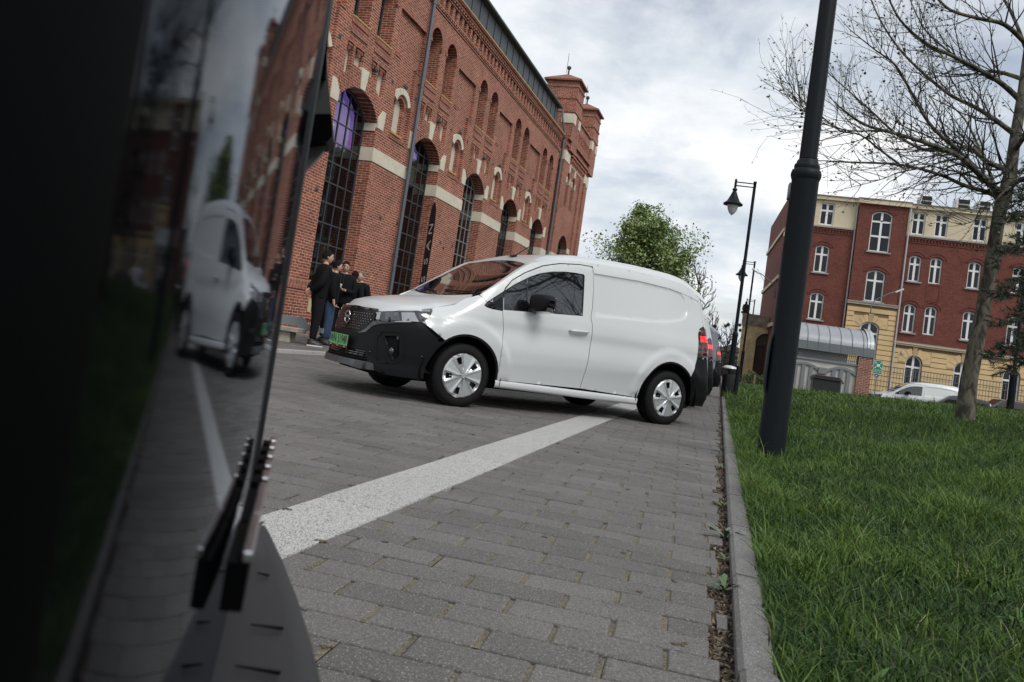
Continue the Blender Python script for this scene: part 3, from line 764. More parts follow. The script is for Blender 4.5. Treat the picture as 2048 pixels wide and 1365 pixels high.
for (n, a0, a1, b0, b1) in ((30000, -.6, 3, .11, 2.2), (46000, 3, 7, .10, 4.2), (52000, 7, 14, .10, 7.5), (52000, 14, 26, .10, 13), (30000, 26, 36, .1, 10), (16000, 0, 26, .09, .35)):
    x, y = scatter(n, a0, a1, b0, b1); X.append(x); Y.append(y)
X = np.concatenate(X); Y = np.concatenate(Y)
u = X/np.maximum(Y, .2); keep = (u > .12) & (u < .80); X, Y = X[keep], Y[keep]
cl = np.array([noise.noise(Vector((x*1.6, y*1.6, 0)))+.6*noise.noise(Vector((x*5, y*5, 3))) for x, y in zip(X, Y)])
Z = lz(X, Y)
n = len(X); dist = Y
H = (.045+.04*rng.random(n)+.15*np.clip(cl, 0, 1)**1.3)*(1+.15*np.clip(dist/12, 0, 1.5))
tall = rng.random(n) < .025; H[tall] *= 2.1
lamp_g = gnd(1538, 905)
dl = np.hypot(X-lamp_g.x-.08, Y-lamp_g.y); H *= 1+2.6*np.exp(-(dl/.30)**2)
far_mul = np.clip(dist/7, 1, 4)
Wd = (.0035+.0025*rng.random(n))*far_mul
lean = np.clip(rng.normal(.75, .35, n), .1, 1.6)
c0 = np.array([.022,.058,.010]); c1 = np.array([.118,.195,.036]); c2 = np.array([.22,.22,.10])
mixv = np.clip(.34+.62*cl+.24*rng.normal(size=n), 0, 1)[:, None]
colr = c0*(1-mixv)+c1*mixv; dry = rng.random(n) < .02; colr[dry] = c2*(.7+.5*rng.random((dry.sum(), 1)))
colr *= (.75+.5*rng.random((n, 1)))
g = blades(np.stack([X, Y, Z-.005], 1), H, Wd, lean, colr, 'grass', MT['grass'])
tag(g, label='long uneven green grass covering the mound beside the kerb', cat='grass', kind='stuff')
# broad leaves (clover, dandelion rosettes) in the near lawn
n = 5200; x, y = scatter(n, -.5, 8, .12, 4.0); z = lz(x, y)
mk = np.array([noise.noise(Vector((a*1.1, b_*1.1, 9))) for a, b_ in zip(x, y)]) > .02; x, y, z = x[mk], y[mk], z[mk]; n = len(x)
colr = np.array([.05,.11,.025])*(.7+.6*rng.random((n, 1)))
o = blades(np.stack([x, y, z], 1), .03+.05*rng.random(n), .012+.012*rng.random(n), np.clip(rng.normal(1.3, .3, n), .5, 2), colr, 'clover', MT['grass'])
tag(o, label='low broad clover leaves among the grass near the camera', cat='ground cover', kind='stuff')
# weeds and crumbs in the gutter along the kerb
n = 17000; a_ = rng.uniform(-.5, 22, n)**1.0; b_ = rng.normal(-.035, .026, n)
wv = np.array([noise.noise(Vector((q*1.3, 0, 5))) for q in a_]); b_ -= np.clip(wv, 0, 1)*.05; b_ = np.minimum(b_, -.004)
P_ = np.stack([K0.x+KD.x*a_+KN.x*b_, K0.y+KD.y*a_+KN.y*b_, 0*a_-.014], 1)
cc = np.where(rng.random((n, 1)) < .6, np.array([[.16,.12,.08]]), np.array([[.06,.045,.032]]))*(.5+1.2*rng.random((n, 1)))
bb = blades(P_, .006+.012*rng.random(n), .006+.01*rng.random(n), rng.uniform(.5, 2.5, n), cc, 'kerb_litter', MT['grass'])
tag(bb, label='brown crumbs and dead moss gathered along the foot of the kerb', cat='litter', kind='stuff')
def weed(p, s, name='weed', n=9, lab='', colv=(.075,.13,.05)):
    mb = MB()
    for k in range(n):
        az = 2*math.pi*k/n+random.uniform(-.3, .3); L = s*random.uniform(.6, 1.1); w_ = L*random.uniform(.12, .2); rise = random.uniform(.25, .9)
        d = Vector((math.cos(az), math.sin(az), 0)); sd_ = Vector((-d.y, d.x, 0)); pts = []
        for tt, ww in ((0, .25), (.35, .9), (.7, 1), (1, .05)):
            c = d*L*tt + Vector((0, 0, L*rise*math.sin(tt*1.9)*.55)); jag = random.uniform(.75, 1.25)
            pts += [tuple(c-sd_*w_*ww*jag/2), tuple(c+sd_*w_*ww/2/jag)]
        mb.add(pts, [(0,1,3,2),(2,3,5,4),(4,5,7,6)])
    o = mb.obj(name, mat('weed_leaf', colv, .6), None, smooth=True); o.location = p
    return tag(o, label=lab, cat='weed')
weed(gnd(1448, 1180), .11, lab='leafy rosette weed rooted at the kerb foot nearest the camera', n=10)
weed(gnd(1452, 1120), .07, lab='small weed between the rosette weed and the grey toothed weed at the kerb', n=7)
weed(gnd(1450, 1075), .14, lab='grey green toothed dandelion weed spilling over the kerb edge', n=9, colv=(.14,.19,.13))
weed(gnd(1446, 1012), .09, lab='yellow green narrow leaved weed halfway along the kerb gutter', n=8, colv=(.12,.17,.05))
weed(gnd(1443, 938), .08, lab='low green weed patch by the cracked kerb joint', n=12)
weed(gnd(1445, 912), .07, lab='farthest small weed at the kerb beside the lamp post', n=8)
# fallen bits on the paving
cr_m = mat('dry_moss', (.085,.068,.042), .9, var=.4, vscale=40)
ORD = ['nearest', 'second', 'third', 'fourth', 'fifth', 'sixth', 'seventh', 'eighth', 'ninth', 'tenth', 'eleventh', 'twelfth', 'thirteenth', 'fourteenth', 'fifteenth', 'sixteenth', 'seventeenth', 'farthest']
cnt = {'left of': 0, 'right of': 0}
for (px, py, s_) in ((640,1083,.028),(770,1085,.02),(1088,1075,.022),(1250,1108,.02),(1345,1163,.022),(1360,1165,.02),(1280,1185,.02),(1360,1290,.035),(1255,980,.03),(1155,905,.03),(990,940,.02),(652,1295,.02),(945,870,.03),(758,811,.03),(601,822,.03),(730,800,.02),(520,1020,.02),(575,1020,.03),(705,973,.03),(1375,930,.03),(1420,1148,.025)) if False else sorted(((640,1083,.028),(770,1085,.02),(1088,1075,.022),(1250,1108,.02),(1345,1163,.022),(1280,1185,.02),(1360,1290,.035),(1255,980,.03),(1155,905,.03),(990,940,.02),(652,1295,.02),(945,870,.03),(758,811,.03),(601,822,.03),(575,1020,.03),(705,973,.03),(1375,930,.03),(1420,1148,.025)), key=lambda t: -t[1]):
    p = gnd(px, py); mb = MB()
    for k in range(7): mb.sphere((random.gauss(0, s_*.33), random.gauss(0, s_*.25), s_*.08), s_*random.uniform(.12, .25), 6, 4, (1.5, 1, .5), Matrix.Rotation(random.uniform(0, 3), 3, 'Z'))
    me = mb.mesh('moss_clump', True); o = mesh_obj('moss_clump', me, cr_m); o.location = p
    sd_ = 'left of' if SN.dot(p) < SN.dot(S0) else 'right of'
    tag(o, label='dry brown moss clump on the paving %s the granite band, %s from the camera' % (sd_, ORD[cnt[sd_]] if cnt[sd_] else 'nearest'), cat='moss', group='moss clumps scattered on the paving'); cnt[sd_] += 1
# ================================================================ red and yellow block across the street
p0 = at(1560, 790, 56)
BL_RZ = math.pi/2-R(102.8)
GZ = -.30
block = empty('apartment_block', (p0.x, p0.y, 0), BL_RZ, 'four storey dark red brick block with cream attic and yellow ground floor', 'building')
MT['brick2'] = brickmat('brick_dark', (.175,.052,.038), (.125,.036,.027), (.20,.10,.08), ms=.008, bw=.25, rh=.075, soot=.22, var=.15)
MT['yellow'] = mat('yellow_render', (.64,.47,.25), .85, var=.10, vscale=1.2, bump=.2)
MT['joint'] = mat('dark_joint', (.20,.14,.08), .9)  # darker backing wall seen in the grooves between the yellow courses
MT['cream'] = mat('cream_render', (.60,.52,.37), .85, var=.10, vscale=1.0, bump=.2)
MT['white_frame'] = mat('white_frame', (.78,.79,.80), .45)
MT['pane'] = thin_glass('pane_glass', (.30,.31,.33), .02)
MT['interior'] = mat('interior', (.035,.037,.04), .9)
MT['sill_grey'] = mat('sill_grey', (.30,.29,.28), .7)
MT['curtain'] = mat('curtain', (.55,.54,.52), .9)
WINS = []   # s0,s1,z0,zs,zc
L_ = [(1.10,2.0,11.3,12.8,12.8), (1.10,2.0,8.02,9.74,9.9), (1.14,2.04,4.81,6.48,6.65)]
Rz = [(4.35,5.65,9.8,12.3,12.55), (4.46,5.62,6.46,8.36,8.58), (4.46,5.62,2.2,4.78,5.09)]
Rt = []
for a, b in ((6.94,7.75),(8.35,9.14),(10.66,11.5),(13.2,14.0),(15.9,16.7),(18.6,19.4)): Rt.append((a,b,11.3,12.8,12.8))
for a, b in ((7.06,7.8),(8.34,9.08),(10.65,11.43),(13.3,14.08),(15.95,16.7),(18.6,19.4)): Rt += [(a,b,8.15,9.74,9.9), (a+.02,b+.02,4.75,6.45,6.64)]
for a, b in ((7.55,8.56),(10.5,11.5),(13.4,14.4),(16.2,17.2)): Rt.append((a,b,1.05,2.78,3.27))
def gable(x0, x1, z0, z1, wins, y0, mats, name):
    holes = [arch(*w_, 8) for w_ in wins if w_[0] > x0 and w_[1] < x1 and w_[2] >= z0-.01 and w_[4] <= z1+.01]
    mb = MB(); mb.prism([[(x0, z0), (x1, z0), (x1, z1), (x0, z1)]]+holes, y0, y0+.3); return mb.obj(name, mats, block)
gable(-1.0, 3.5, GZ, 11.1, L_, 0, MT['brick2'], 'wall')
gable(-1.0, 3.5, 11.1, 13.0, L_, .02, MT['cream'], 'attic_wall')
gable(3.5, 6.6, 6.32, 12.95, Rz, -.35, MT['brick2'], 'wall')
gable(3.5, 6.6, GZ, 6.32, Rz, -.31, MT['joint'], 'rusticated_wall')
gable(6.6, 22, 4.0, 11.1, Rt, 0, MT['brick2'], 'wall')
gable(6.6, 22, 11.1, 13.0, Rt, .02, MT['cream'], 'attic_wall')
gable(6.6, 22, GZ, 4.0, Rt, .03, MT['joint'], 'rusticated_wall')
mb = MB(); mb.box(3.5, 3.8, -.30, .3, GZ, 12.9); mb.box(6.3, 6.6, -.30, .3, GZ, 12.9); mb.obj('wall', MT['brick2'], block)
# left flank
mb = MB(); mb.box(-1.0, -.7, .3, 14, GZ, 13.0); mb.obj('flank_wall', MT['brick2'], block)
for z in (4.0, 7.3, 10.6): mb = MB(); mb.box(-1.12, -1.001, .25, 13.9, z, z+.25); mb.obj('flank_course', MT['cream'], block)
mb = MB(); mb.box(-1.14, -.6, -.05, .9, 12.9, 13.95); mb.obj('corner_block', mat('slate', (.10,.11,.12), .6), block)
mb = MB(); mb.box(-1.08, -.5, -.06, .24, 10.2, 10.5); mb.obj('corner_stone', MT['cream'], block)
mb = MB(); mb.box(-.6, 22, 1.2, 1.3, GZ, 13.0); mb.obj('interior', MT['interior'], block)
mb = MB(); mb.box(-1, 22, .35, 14, 12.95, 13.1); mb.obj('roof', mat('roof_felt', (.12,.12,.125), .8), block)
# rustication courses on the yellow floors
def courses(x0, x1, z0, z1, y, wins):
    z = z0; dz = .335
    while z < z1-.1:
        zz = min(z+dz-.045, z1)
        segs = [(x0, x1)]
        for w_ in wins:
            if w_[0] > x0 and w_[1] < x1 and w_[2] < zz and w_[4]+.35 > z:
                m_ = .02 if zz < w_[3] else .5
                a, b = w_[0]-m_, w_[1]+m_; n2 = []
                for s_ in segs:
                    if a > s_[0] and b < s_[1]: n2 += [(s_[0], a), (b, s_[1])]
                    else: n2.append(s_)
                segs = n2
        for a, b in segs:
            mb = MB(); mb.box(a, b, y-.055, y-.001, z, zz); mb.obj('stone_course', MT['yellow'], block)
        z += dz
gw = [w_ for w_ in Rt if w_[4] < 3.5]
courses(6.7, 21.9, 0.0, 3.75, .03, gw)
courses(3.52, 6.58, 0.0, 6.05, -.31, [Rz[2]])
# fan stones over the yellow arches
for w_ in gw+[Rz[2]]:
    y = .03 if w_ in gw else -.31
    c = (w_[0]+w_[1])/2
    A_r = arch(w_[0]-.02, w_[1]+.02, w_[3]-.05, w_[3], w_[4], 10)
    mb = MB(); mb.prism([[(w_[0]-.52, w_[3]-.06)]+[(w_[0]-.02, w_[3]-.06)]+[(x, z) for x, z in A_r[2:][::-1]]+[(w_[1]+.02, w_[3]-.06), (w_[1]+.52, w_[3]-.06), (w_[1]+.52, w_[4]+.36), (w_[0]-.52, w_[4]+.36)]], y-.030, y-.001); mb.obj('arch_field', MT['yellow'], block)
    for k in range(7):
        if k == 3: continue
        mb = MB(); mb.prism([arc_ring(w_[0]-.03, w_[1]+.03, w_[3], w_[4]+.02, .46, 2, (k+.05)/7, (k+.95)/7)], y-.060, y-.031); mb.obj('arch_stone', MT['yellow'], block)
    mb = MB(); mb.prism([[(c-.10, w_[4]-.02), (c+.10, w_[4]-.02), (c+.16, w_[4]+.55), (c-.16, w_[4]+.55)]], y-.07, y-.001); mb.obj('keystone', mat('keystone', (.42,.33,.18), .8), block)
# bands, cornices
def band(x0, x1, y, z0, z1, m, name, d=.10):
    mb = MB(); mb.box(x0, x1, y-d, y-.001, z0, z1); return mb.obj(name, m, block)
band(6.62, 22, 0, 3.86, 3.98, MT['cream'], 'string_course', .12); band(6.62, 22, 0, 3.981, 4.08, MT['cream'], 'string_course', .2); band(6.62, 22, 0, 4.081, 4.11, MT['sill_grey'], 'string_flashing', .22)
band(3.45, 6.65, -.35, 6.18, 6.30, MT['cream'], 'string_course', .08); band(3.42, 6.68, -.35, 6.301, 6.38, MT['sill_grey'], 'string_flashing', .14)
for x0, x1 in ((-1.0, 3.48), (6.62, 22)):
    band(x0, x1, 0, 11.10, 11.2, MT['sill_grey'], 'string_flashing', .16)
    band(x0, x1, 0, 10.98, 11.09, MT['brick2'], 'brick_cornice', .10)
    mb = MB(); k = x0
    while k < x1-.1: mb.box(k, k+.10, -.075, -.002, 10.80, 10.979); k += .2
    mb.box(x0, x1, -.04, -.001, 10.70, 10.799); mb.obj('brick_cornice', MT['brick2'], block)
    band(x0, x1, .02, 13.0, 13.25, MT['cream'], 'cornice', .22); band(x0, x1, .02, 13.251, 13.30, MT['sill_grey'], 'gutter', .30)
band(3.4, 6.7, -.35, 12.951, 13.25, MT['cream'], 'cornice', .2); band(3.36, 6.74, -.35, 13.251, 13.30, MT['sill_grey'], 'gutter', .26)
for x in (3.42, 6.68):
    mb = MB(); mb.tube([(x, -.42 if x > 5 else -.1, .2), (x, -.42 if x > 5 else -.1, 12.9)], .055, 8); mb.obj('downpipe', mat('pipe_white', (.42,.44,.45), .4), block, autosmooth=60)
mb = MB(); mb.box(7.22, 7.38, -.10, .0, 3.30, 3.48); mb.obj('alarm_box', MT['cream'], block)
def bwindow(w_, y, k):
    s0, s1, z0, zs, zc = w_; c = (s0+s1)/2; t = .08
    mb = MB(); A = arch(*w_, 8); I = [(c+(x-c)*(1-2*t/(s1-s0)), z0+t+(z-z0)*(1-2*t/(zc-z0))) for x, z in A]
    mb.prism([A, I], y, y+.06)
    mb.box(c-.07, c+.07, y+.004, y+.055, z0+t, zc-t*.9)
    zt = z0+(zc-z0)*.66; trs = [zt]
    if zc-z0 > 2.3: trs = [z0+(zc-z0)*.38, z0+(zc-z0)*.74]
    for q in trs: mb.box(s0+t, s1-t, y+.002, y+.052, q-.06, q+.06)
    o = mb.obj('window', MT['white_frame'], block)
    edges = [z0]+trs+[zc]
    for i in range(len(edges)-1):
        for a, b in ((s0, c), (c, s1)):
            p = MB()
            if edges[i+1] == zc and zc > zs:
                h = zc-zs; aa = (s1-s0)/2; r = (aa*aa+h*h)/(2*h); f = lambda x: zc-r+math.sqrt(max(0, r*r-(x-c)**2))-.01
                p.prism([[(a, edges[i]), (b, edges[i])]+[(b+(a-b)*q/4, f(b+(a-b)*q/4)) for q in range(5)]], y+.03, y+.036)
            else: p.prism([[(a, edges[i]), (b, edges[i]), (b, edges[i+1]), (a, edges[i+1])]], y+.03, y+.036)
            p.obj('pane', MT['pane'], o)
    if k % 3 == 0:
        for sg in (-1, 1):
            mb = MB(); pts = [(c+sg*(.08), zc-.1), (c+sg*(s1-s0)/2*.97, zc-.2), (c+sg*(s1-s0)/2*.97, z0+.1), (c+sg*(s1-s0)/2*.7, z0+.1)]
            mb.prism([pts], y+.15, y+.16); mb.obj('curtain', MT['curtain'], block)
    if z0 > 4 and zc < 12.7 and not (abs(s0-8.34) < .05):
        mb = MB(); mb.box(s0-.12, s1+.12, y-.26, y-.02, z0-.10, z0-.01); mb.obj('window_sill', MT['sill_grey'], block)
    if 4 < zc < 12.7 and zc > zs and z0 > 4:
        mb = MB(); yb = y-.15; mb.prism([arc_ring(s0-.05, s1+.05, zs, zc+.03, .13, 8)], yb-.03, yb); mb.obj('window_arch', MT['brick2'], block)
        mb = MB(); mb.prism([arc_ring(s0-.20, s1+.20, zs+.03, zc+.22, .05, 8)], yb-.05, yb); mb.obj('hood_mould', MT['brick2'], block)
for k, w_ in enumerate(L_): bwindow(w_, .15, k+1)
for k, w_ in enumerate(Rz): bwindow(w_, -.2, k)
for k, w_ in enumerate(Rt): bwindow(w_, .15 if w_[4] > 3.5 else .18, k+2)
mb = MB(); mb.prism([[(8.28, 6.95), (9.14, 6.95), (9.14, 8.1), (8.28, 8.1)], [(8.36, 7.03), (9.06, 7.03), (9.06, 8.02), (8.36, 8.02)]], -.03, -.001); mb.obj('brick_panel', MT['brick2'], block)
# roof stacks
for x, w_, h in ((7.45, .75, .75), (9.7, .85, .78), (11.0, .8, .75), (4.9, .9, .15)):
    mb = MB(); mb.box(x-.05, x+w_*.92, .6, 1.5, 13.1, 13.3+h); o = mb.obj('roof_stack', mat('roof_box', (.62,.62,.60), .6), block)
    if h > .5:
        for q in (0, 1):
            mb = MB(); mb.box(x+.08, x+w_*.88, .57, .598, 13.42+q*.36, 13.70+q*.36); mb.obj('vent_opening', MT['dark'], o)
# ================================================================ bin shelter with barrel roof
def frame_at(D, px, py):
    p = at(px, py, D); return p
sp0 = at(1748, 717, 40)        # right end of the fascia underside
sh = empty('bin_shelter', (sp0.x, sp0.y, 0), BL_RZ, 'grey barrel roofed bin shelter with white infill panels and brick piers', 'shelter')
zf = sp0.z; LN = 4.1
MT['roof_sheet'] = mat('roof_sheet', (.33,.345,.37), .45, metal=.3, var=.08)
MT['fascia'] = mat('fascia', (.15,.17,.18), .5, var=.08)
MT['steel_grey'] = mat('steel_grey', (.19,.215,.23), .5)
MT['plaster'] = mat('plaster', (.50,.47,.43), .85, var=.15, vscale=2)
MT['brick3'] = brickmat('brick_pier', (.30,.105,.07), (.22,.075,.05), (.45,.33,.27), ms=.014, bw=.26, rh=.08)
nseg = 12; k = 0
segw = .52
x = 0.0
while x > -LN+.01:
    x1 = max(x-segw, -LN); mb = MB(); pts = []
    for q in range(nseg+1):
        th = math.pi/2*(q/nseg)*1.15; pts.append((2.2-2.2*math.cos(th)*1.0, zf+.42+.98*math.sin(th)))
    for (y, z) in pts: mb.v += [(x1+.012, y, z), (x-.012-(0.35 if k == 0 else 0), y, z)]
    for q in range(nseg): mb.f.append([2*q, 2*q+1, 2*q+3, 2*q+2]); mb.mi.append(0)
    mb.obj('roof_sheet', MT['roof_sheet'], sh, smooth=True)
    mb = MB(); mb.tube([(x1, y-.01, z+.01) for y, z in pts], .02, 5); mb.obj('standing_seam', MT['fascia'], sh)
    mb = MB(); mb.box(x1+.006, x-.006, -.05, 0, zf, zf+.42); mb.obj('fascia_panel', MT['fascia'], sh)
    x = x1; k += 1
mb = MB()
rim = [(2.2-2.2*math.cos(math.pi/2*(q/nseg)*1.15), zf+.44+1.05*math.sin(math.pi/2*(q/nseg)*1.15)) for q in range(nseg+1)]
for (y, z) in rim: mb.v += [(-.34, y, z), (-.04, y, z)]
for q in range(nseg): mb.f.append([2*q, 2*q+1, 2*q+3, 2*q+2]); mb.mi.append(0)
mb.obj('roof_end', mat('roof_end', (.50,.53,.56), .3, metal=.4), sh, smooth=True)
mb = MB(); mb.prism([[(y, z) for y, z in rim]+[(rim[-1][0], zf+.4)]], 0, .03, Matrix.Translation((-.2, 0, 0)) @ Matrix.Rotation(math.pi/2, 4, 'Z')); mb.obj('roof_gable', MT['fascia'], sh)
mb = MB(); mb.box(-LN, 0, 0.001, 3.5, zf+.38, zf+.40); mb.obj('ceiling', MT['dark'], sh)
for k in range(58):
    if k*.09 > LN-.75: break
    mb = MB(); mb.box(-.72-k*.09-.035, -.72-k*.09, .1, .14, zf-.40, zf-.003); mb.obj('lattice_slat', MT['steel_grey'], sh)
mb = MB(); mb.box(-LN, -.68, .06, .18, zf-.50, zf-.401); mb.obj('lattice_rail', MT['steel_grey'], sh)
mb = MB(); mb.box(-.68, -.05, 0, .6, GZ, zf-.003); mb.obj('brick_pier', MT['brick3'], sh, )
for c in (-2.25, -LN): mb = MB(); mb.box(c-.15, c+.15, .03, .5, GZ, zf-1.1); mb.obj('brick_pier', MT['brick3'], sh); mb = MB(); mb.box(c-.2, c+.2, -.0, .5, zf-1.099, zf-.8); mb.obj('pier_cap', MT['steel_grey'], sh)
mb = MB(); mb.box(-LN, -.68, .14, .24, GZ, zf-.501); mb.obj('infill_panel', MT['plaster'], sh)
mb = MB(); mb.box(-LN, -.68, 3.0, 3.1, GZ, zf+.3); mb.obj('back_wall', MT['plaster'], sh)
for x0, x1 in ((-2.06, -.70), (-3.86, -2.42)):
    mb = MB(); mb.prism([arc_ring(x0, x1, zf-1.02, zf-.76, .12, 12)], .06, .135); mb.obj('arch_rail', MT['steel_grey'], sh)
    for q in range(1, 4):
        xx = x0+(x1-x0)*q/4; mb = MB(); mb.box(xx-.085, xx+.085, .07, .13, GZ, zf-.74-(.10 if q != 2 else 0)); mb.obj('panel_post', MT['steel_grey'], sh)
# dumpster
dp = at(1652, 760, 37)
du = empty('dumpster', (dp.x, dp.y, 0), BL_RZ, 'black plastic wheeled dumpster in front of the shelter, its lid just above the grass', 'dumpster')
MT['blackplastic'] = mat('blackplastic', (.015,.015,.016), .45)
mb = MB(); mb.box(-.58, .58, -.4, .4, GZ+.15, dp.z); mb.obj('bin_body', MT['blackplastic'], du, bevel=.03)
mb = MB(); mb.box(-.64, .64, -.46, .44, dp.z, dp.z+.06); mb.prism([[(-.6, dp.z+.06), (.6, dp.z+.06), (.52, dp.z+.17), (-.52, dp.z+.17)]], -.4, .4); mb.obj('lid', MT['blackplastic'], du, bevel=.015)
for sx in (-1, 1):
    mb = MB(); mb.tube([(sx*.64, -.3, dp.z-.05), (sx*.70, -.3, dp.z-.05)], .05, 8); mb.obj('lifting_pin', MT['blackplastic'], du)
    mb = MB(); mb.tube([(sx*.45, -.3, GZ+.1), (sx*.5, -.3, GZ+.1)], .1, 12); mb.obj('wheel', MT['blackplastic'], du)
# ================================================================ railing of the street
def slanted_fence():
    a = at(1768, 745, 44); fz = at(1768, 733, 44).z
    f = empty('street_railing', (a.x, a.y, 0), BL_RZ, 'low grey metal bar railing in front of the yellow ground floor', 'railing')
    m_ = mat('rail_grey', (.13,.14,.15), .5)
    for z in (fz, fz-.35, GZ+.25): mb = MB(); mb.box(-1.0, 18, -.015, .015, z-.02, z); mb.obj('rail', m_, f)
    bm_ = MB(); bm_.box(-.01, .01, -.01, .01, GZ, fz-.02); me = bm_.mesh('bar'); me.materials.append(m_)
    for k in range(120): o = bpy.data.objects.new('bar', me); link(o, f); o.location = (-1+k*.15, .03, 0)
    for k in range(9): mb = MB(); mb.box(-1+k*2.4-.04, -1+k*2.4+.04, -.06, -.02, GZ, fz+.06); mb.obj('post', m_, f)
slanted_fence()
# ================================================================ assembly point sign
sp1 = at(1756, 735, 36)
sg = empty('assembly_sign', (sp1.x, sp1.y, 0), BL_RZ+R(4), 'green and white assembly point sign on a thin post by the shelter corner', 'sign')
MT['sign_green'] = mat('sign_green', (.0,.22,.12), .5); MT['sign_white'] = mat('sign_white', (.75,.77,.76), .5); MT['sign_blue'] = mat('sign_blue', (.02,.05,.16), .5)
zc_ = sp1.z; SWd, SHt = .19, .29
mb = MB(); mb.tube([(0, .03, GZ), (0, .03, zc_+.2)], .025, 8); mb.obj('post', MT['steel_grey'], sg)
mb = MB(); mb.box(-SWd, SWd, -.01, .0, zc_-SHt, zc_+SHt); mb.obj('sign_plate', MT['sign_white'], sg)
mb = MB(); mb.box(-SWd+.012, SWd-.012, -.014, -.0105, zc_-SHt+.012, zc_+SHt-.012); pl_ = mb.obj('sign_face', MT['sign_green'], sg)
mb = MB(); Y_ = -.018
for sx in (-1, 1):
    for sz, base in ((1, .20), (-1, -.03)):
        cx_, cz_ = sx*.125, zc_+base
        t_ = [(cx_-sx*.045, cz_-sz*.045), (cx_-sx*.045, cz_+sz*.01), (cx_+sx*.01, cz_-sz*.045)]
        mb.prism([t_], Y_, Y_+.003)
        mb.prism([[(cx_+sx*.03, cz_+sz*.045), (cx_+sx*.045, cz_+sz*.03), (cx_-sx*.015, cz_-sz*.03), (cx_-sx*.03, cz_-sz*.015)]], Y_-.001, Y_+.002)
for dx, dz, r_ in ((0, .03, .032), (-.045, .045, .026), (.045, .045, .026), (-.028, -.002, .024), (.028, -.002, .024)):
    mb.prism([[(dx+r_*math.cos(a*.628), zc_+.07+dz+r_*math.sin(a*.628)) for a in range(10)]], Y_-.002-abs(dx)*.01, Y_+.003)
    mb.prism([[(dx-r_*1.3, zc_+.07+dz-r_*2.2), (dx+r_*1.3, zc_+.07+dz-r_*2.2), (dx+r_*.8, zc_+.07+dz-r_), (dx-r_*.8, zc_+.07+dz-r_)]], Y_-.0025-abs(dx)*.01-abs(dz)*.01, Y_+.0032)
mb.obj('pictogram', MT['sign_white'], sg)
def text_obj(body, size, m_, parent, loc, rot, name='lettering', ex=.001, align='CENTER', sx=1.0, space=1.0):
    c = bpy.data.curves.new('lettering', 'FONT'); c.body = body; c.size = size; c.extrude = ex; c.align_x = align; c.align_y = 'CENTER'; c.space_character = space
    tmp = bpy.data.objects.new('tmp', c); me = bpy.data.meshes.new_from_object(tmp); bpy.data.objects.remove(tmp)
    me.materials.clear(); o = mesh_obj(name, me, m_, parent, loc, rot); o.scale = (sx, 1, 1); return o
for k, ln in enumerate(('MIEJSCE ZBIÓRKI', 'DO EWAKUACJI', 'ASSEMBLY POINT')):
    text_obj(ln, .042, MT['sign_white'], sg, (0, -.0165, zc_-.115-k*.05), (math.pi/2, 0, 0))
mb = MB(); mb.box(-.10, .06, -.01, .0, zc_-SHt-.14, zc_-SHt-.02); mb.obj('small_plate', MT['sign_blue'], sg)
mb = MB(); mb.box(-.05, -.03, -.013, -.0105, zc_-SHt-.12, zc_-SHt-.05); mb.box(-.03, .02, -.013, -.0105, zc_-SHt-.09, zc_-SHt-.075); mb.obj('plate_symbol', MT['sign_white'], sg)
# ================================================================ panel van: body surface
def _interp(tab, x):
    return float(np.interp(x, [a for a, _ in tab], [b for _, b in tab]))
def _smooth(tab, w=.09):
    xs = np.arange(tab[0][0], tab[-1][0]+1e-6, .02); ys = np.array([_interp(tab, x) for x in xs]); k = max(1, int(w/.02)); ker = np.hanning(2*k+3)[1:-1]; ker /= ker.sum()
    yp = np.concatenate([2*ys[0]-ys[len(ker)//2:0:-1], ys, 2*ys[-1]-ys[-2:-2-len(ker)//2:-1]]); return list(zip(xs, np.convolve(yp, ker, 'valid')))
V_T = _smooth([(-1.2,.78),(-1.0,.88),(-.92,.915),(-.85,.95),(-.66,1.005),(-.32,1.072),(-.06,1.105),(.0,1.135),(.25,1.30),(.48,1.45),(.70,1.59),(.85,1.68),(1.1,1.765),(1.4,1.82),(1.8,1.855),(2.4,1.87),(3.0,1.86),(3.2,1.835),(3.4,1.75),(3.8,1.6)], .08)
V_E = _smooth([(-1.2,.80),(-.95,.845),(-.6,.915),(-.43,.948),(-.19,1.02),(-.06,1.085),(.10,1.175),(.34,1.345),(.55,1.50),(.70,1.60),(.85,1.65),(1.05,1.69),(1.4,1.735),(2.0,1.762),(2.6,1.758),(3.0,1.735),(3.2,1.69),(3.4,1.58),(3.8,1.3)], .07)
V_NOSE = [(0,-1.03),(.22,-1.06),(.30,-1.07),(.36,-1.045),(.5,-1.015),(.6,-.99),(.74,-.965),(.87,-.935),(.93,-.905),(1.1,-.80)]
V_REAR = [(0,3.60),(.25,3.66),(.36,3.70),(.46,3.69),(.56,3.60),(.83,3.58),(1.2,3.54),(1.45,3.47),(1.6,3.40),(1.72,3.28),(1.9,3.1)]
UF0 = -.35; HUBF, HUBR, WR, TR = -.03, 2.81, .322, .79
NS_F, NS_R = 2.25, 3.6
def _arctab(a, b, n):
    ph = np.linspace(0, math.pi/2, 400); x = a*np.sin(ph)**(2/n); y = b*np.cos(ph)**(2/n)
    L = np.concatenate([[0], np.cumsum(np.hypot(np.diff(x), np.diff(y)))]); return ph, L/L[-1], L[-1]
PHF, LF_, LENF = _arctab(.64, .9, NS_F); PHR, LR_, LENR = _arctab(.26, .9, NS_R)
SR0 = 3.30
REC = [(1.575,1.142),(1.575,1.63),(2.28,1.651),(2.78,1.637),(2.98,1.612),(3.04,1.55),(3.08,1.40),(3.06,1.33),(2.95,1.27),(2.706,1.216),(2.34,1.18),(1.95,1.165)]
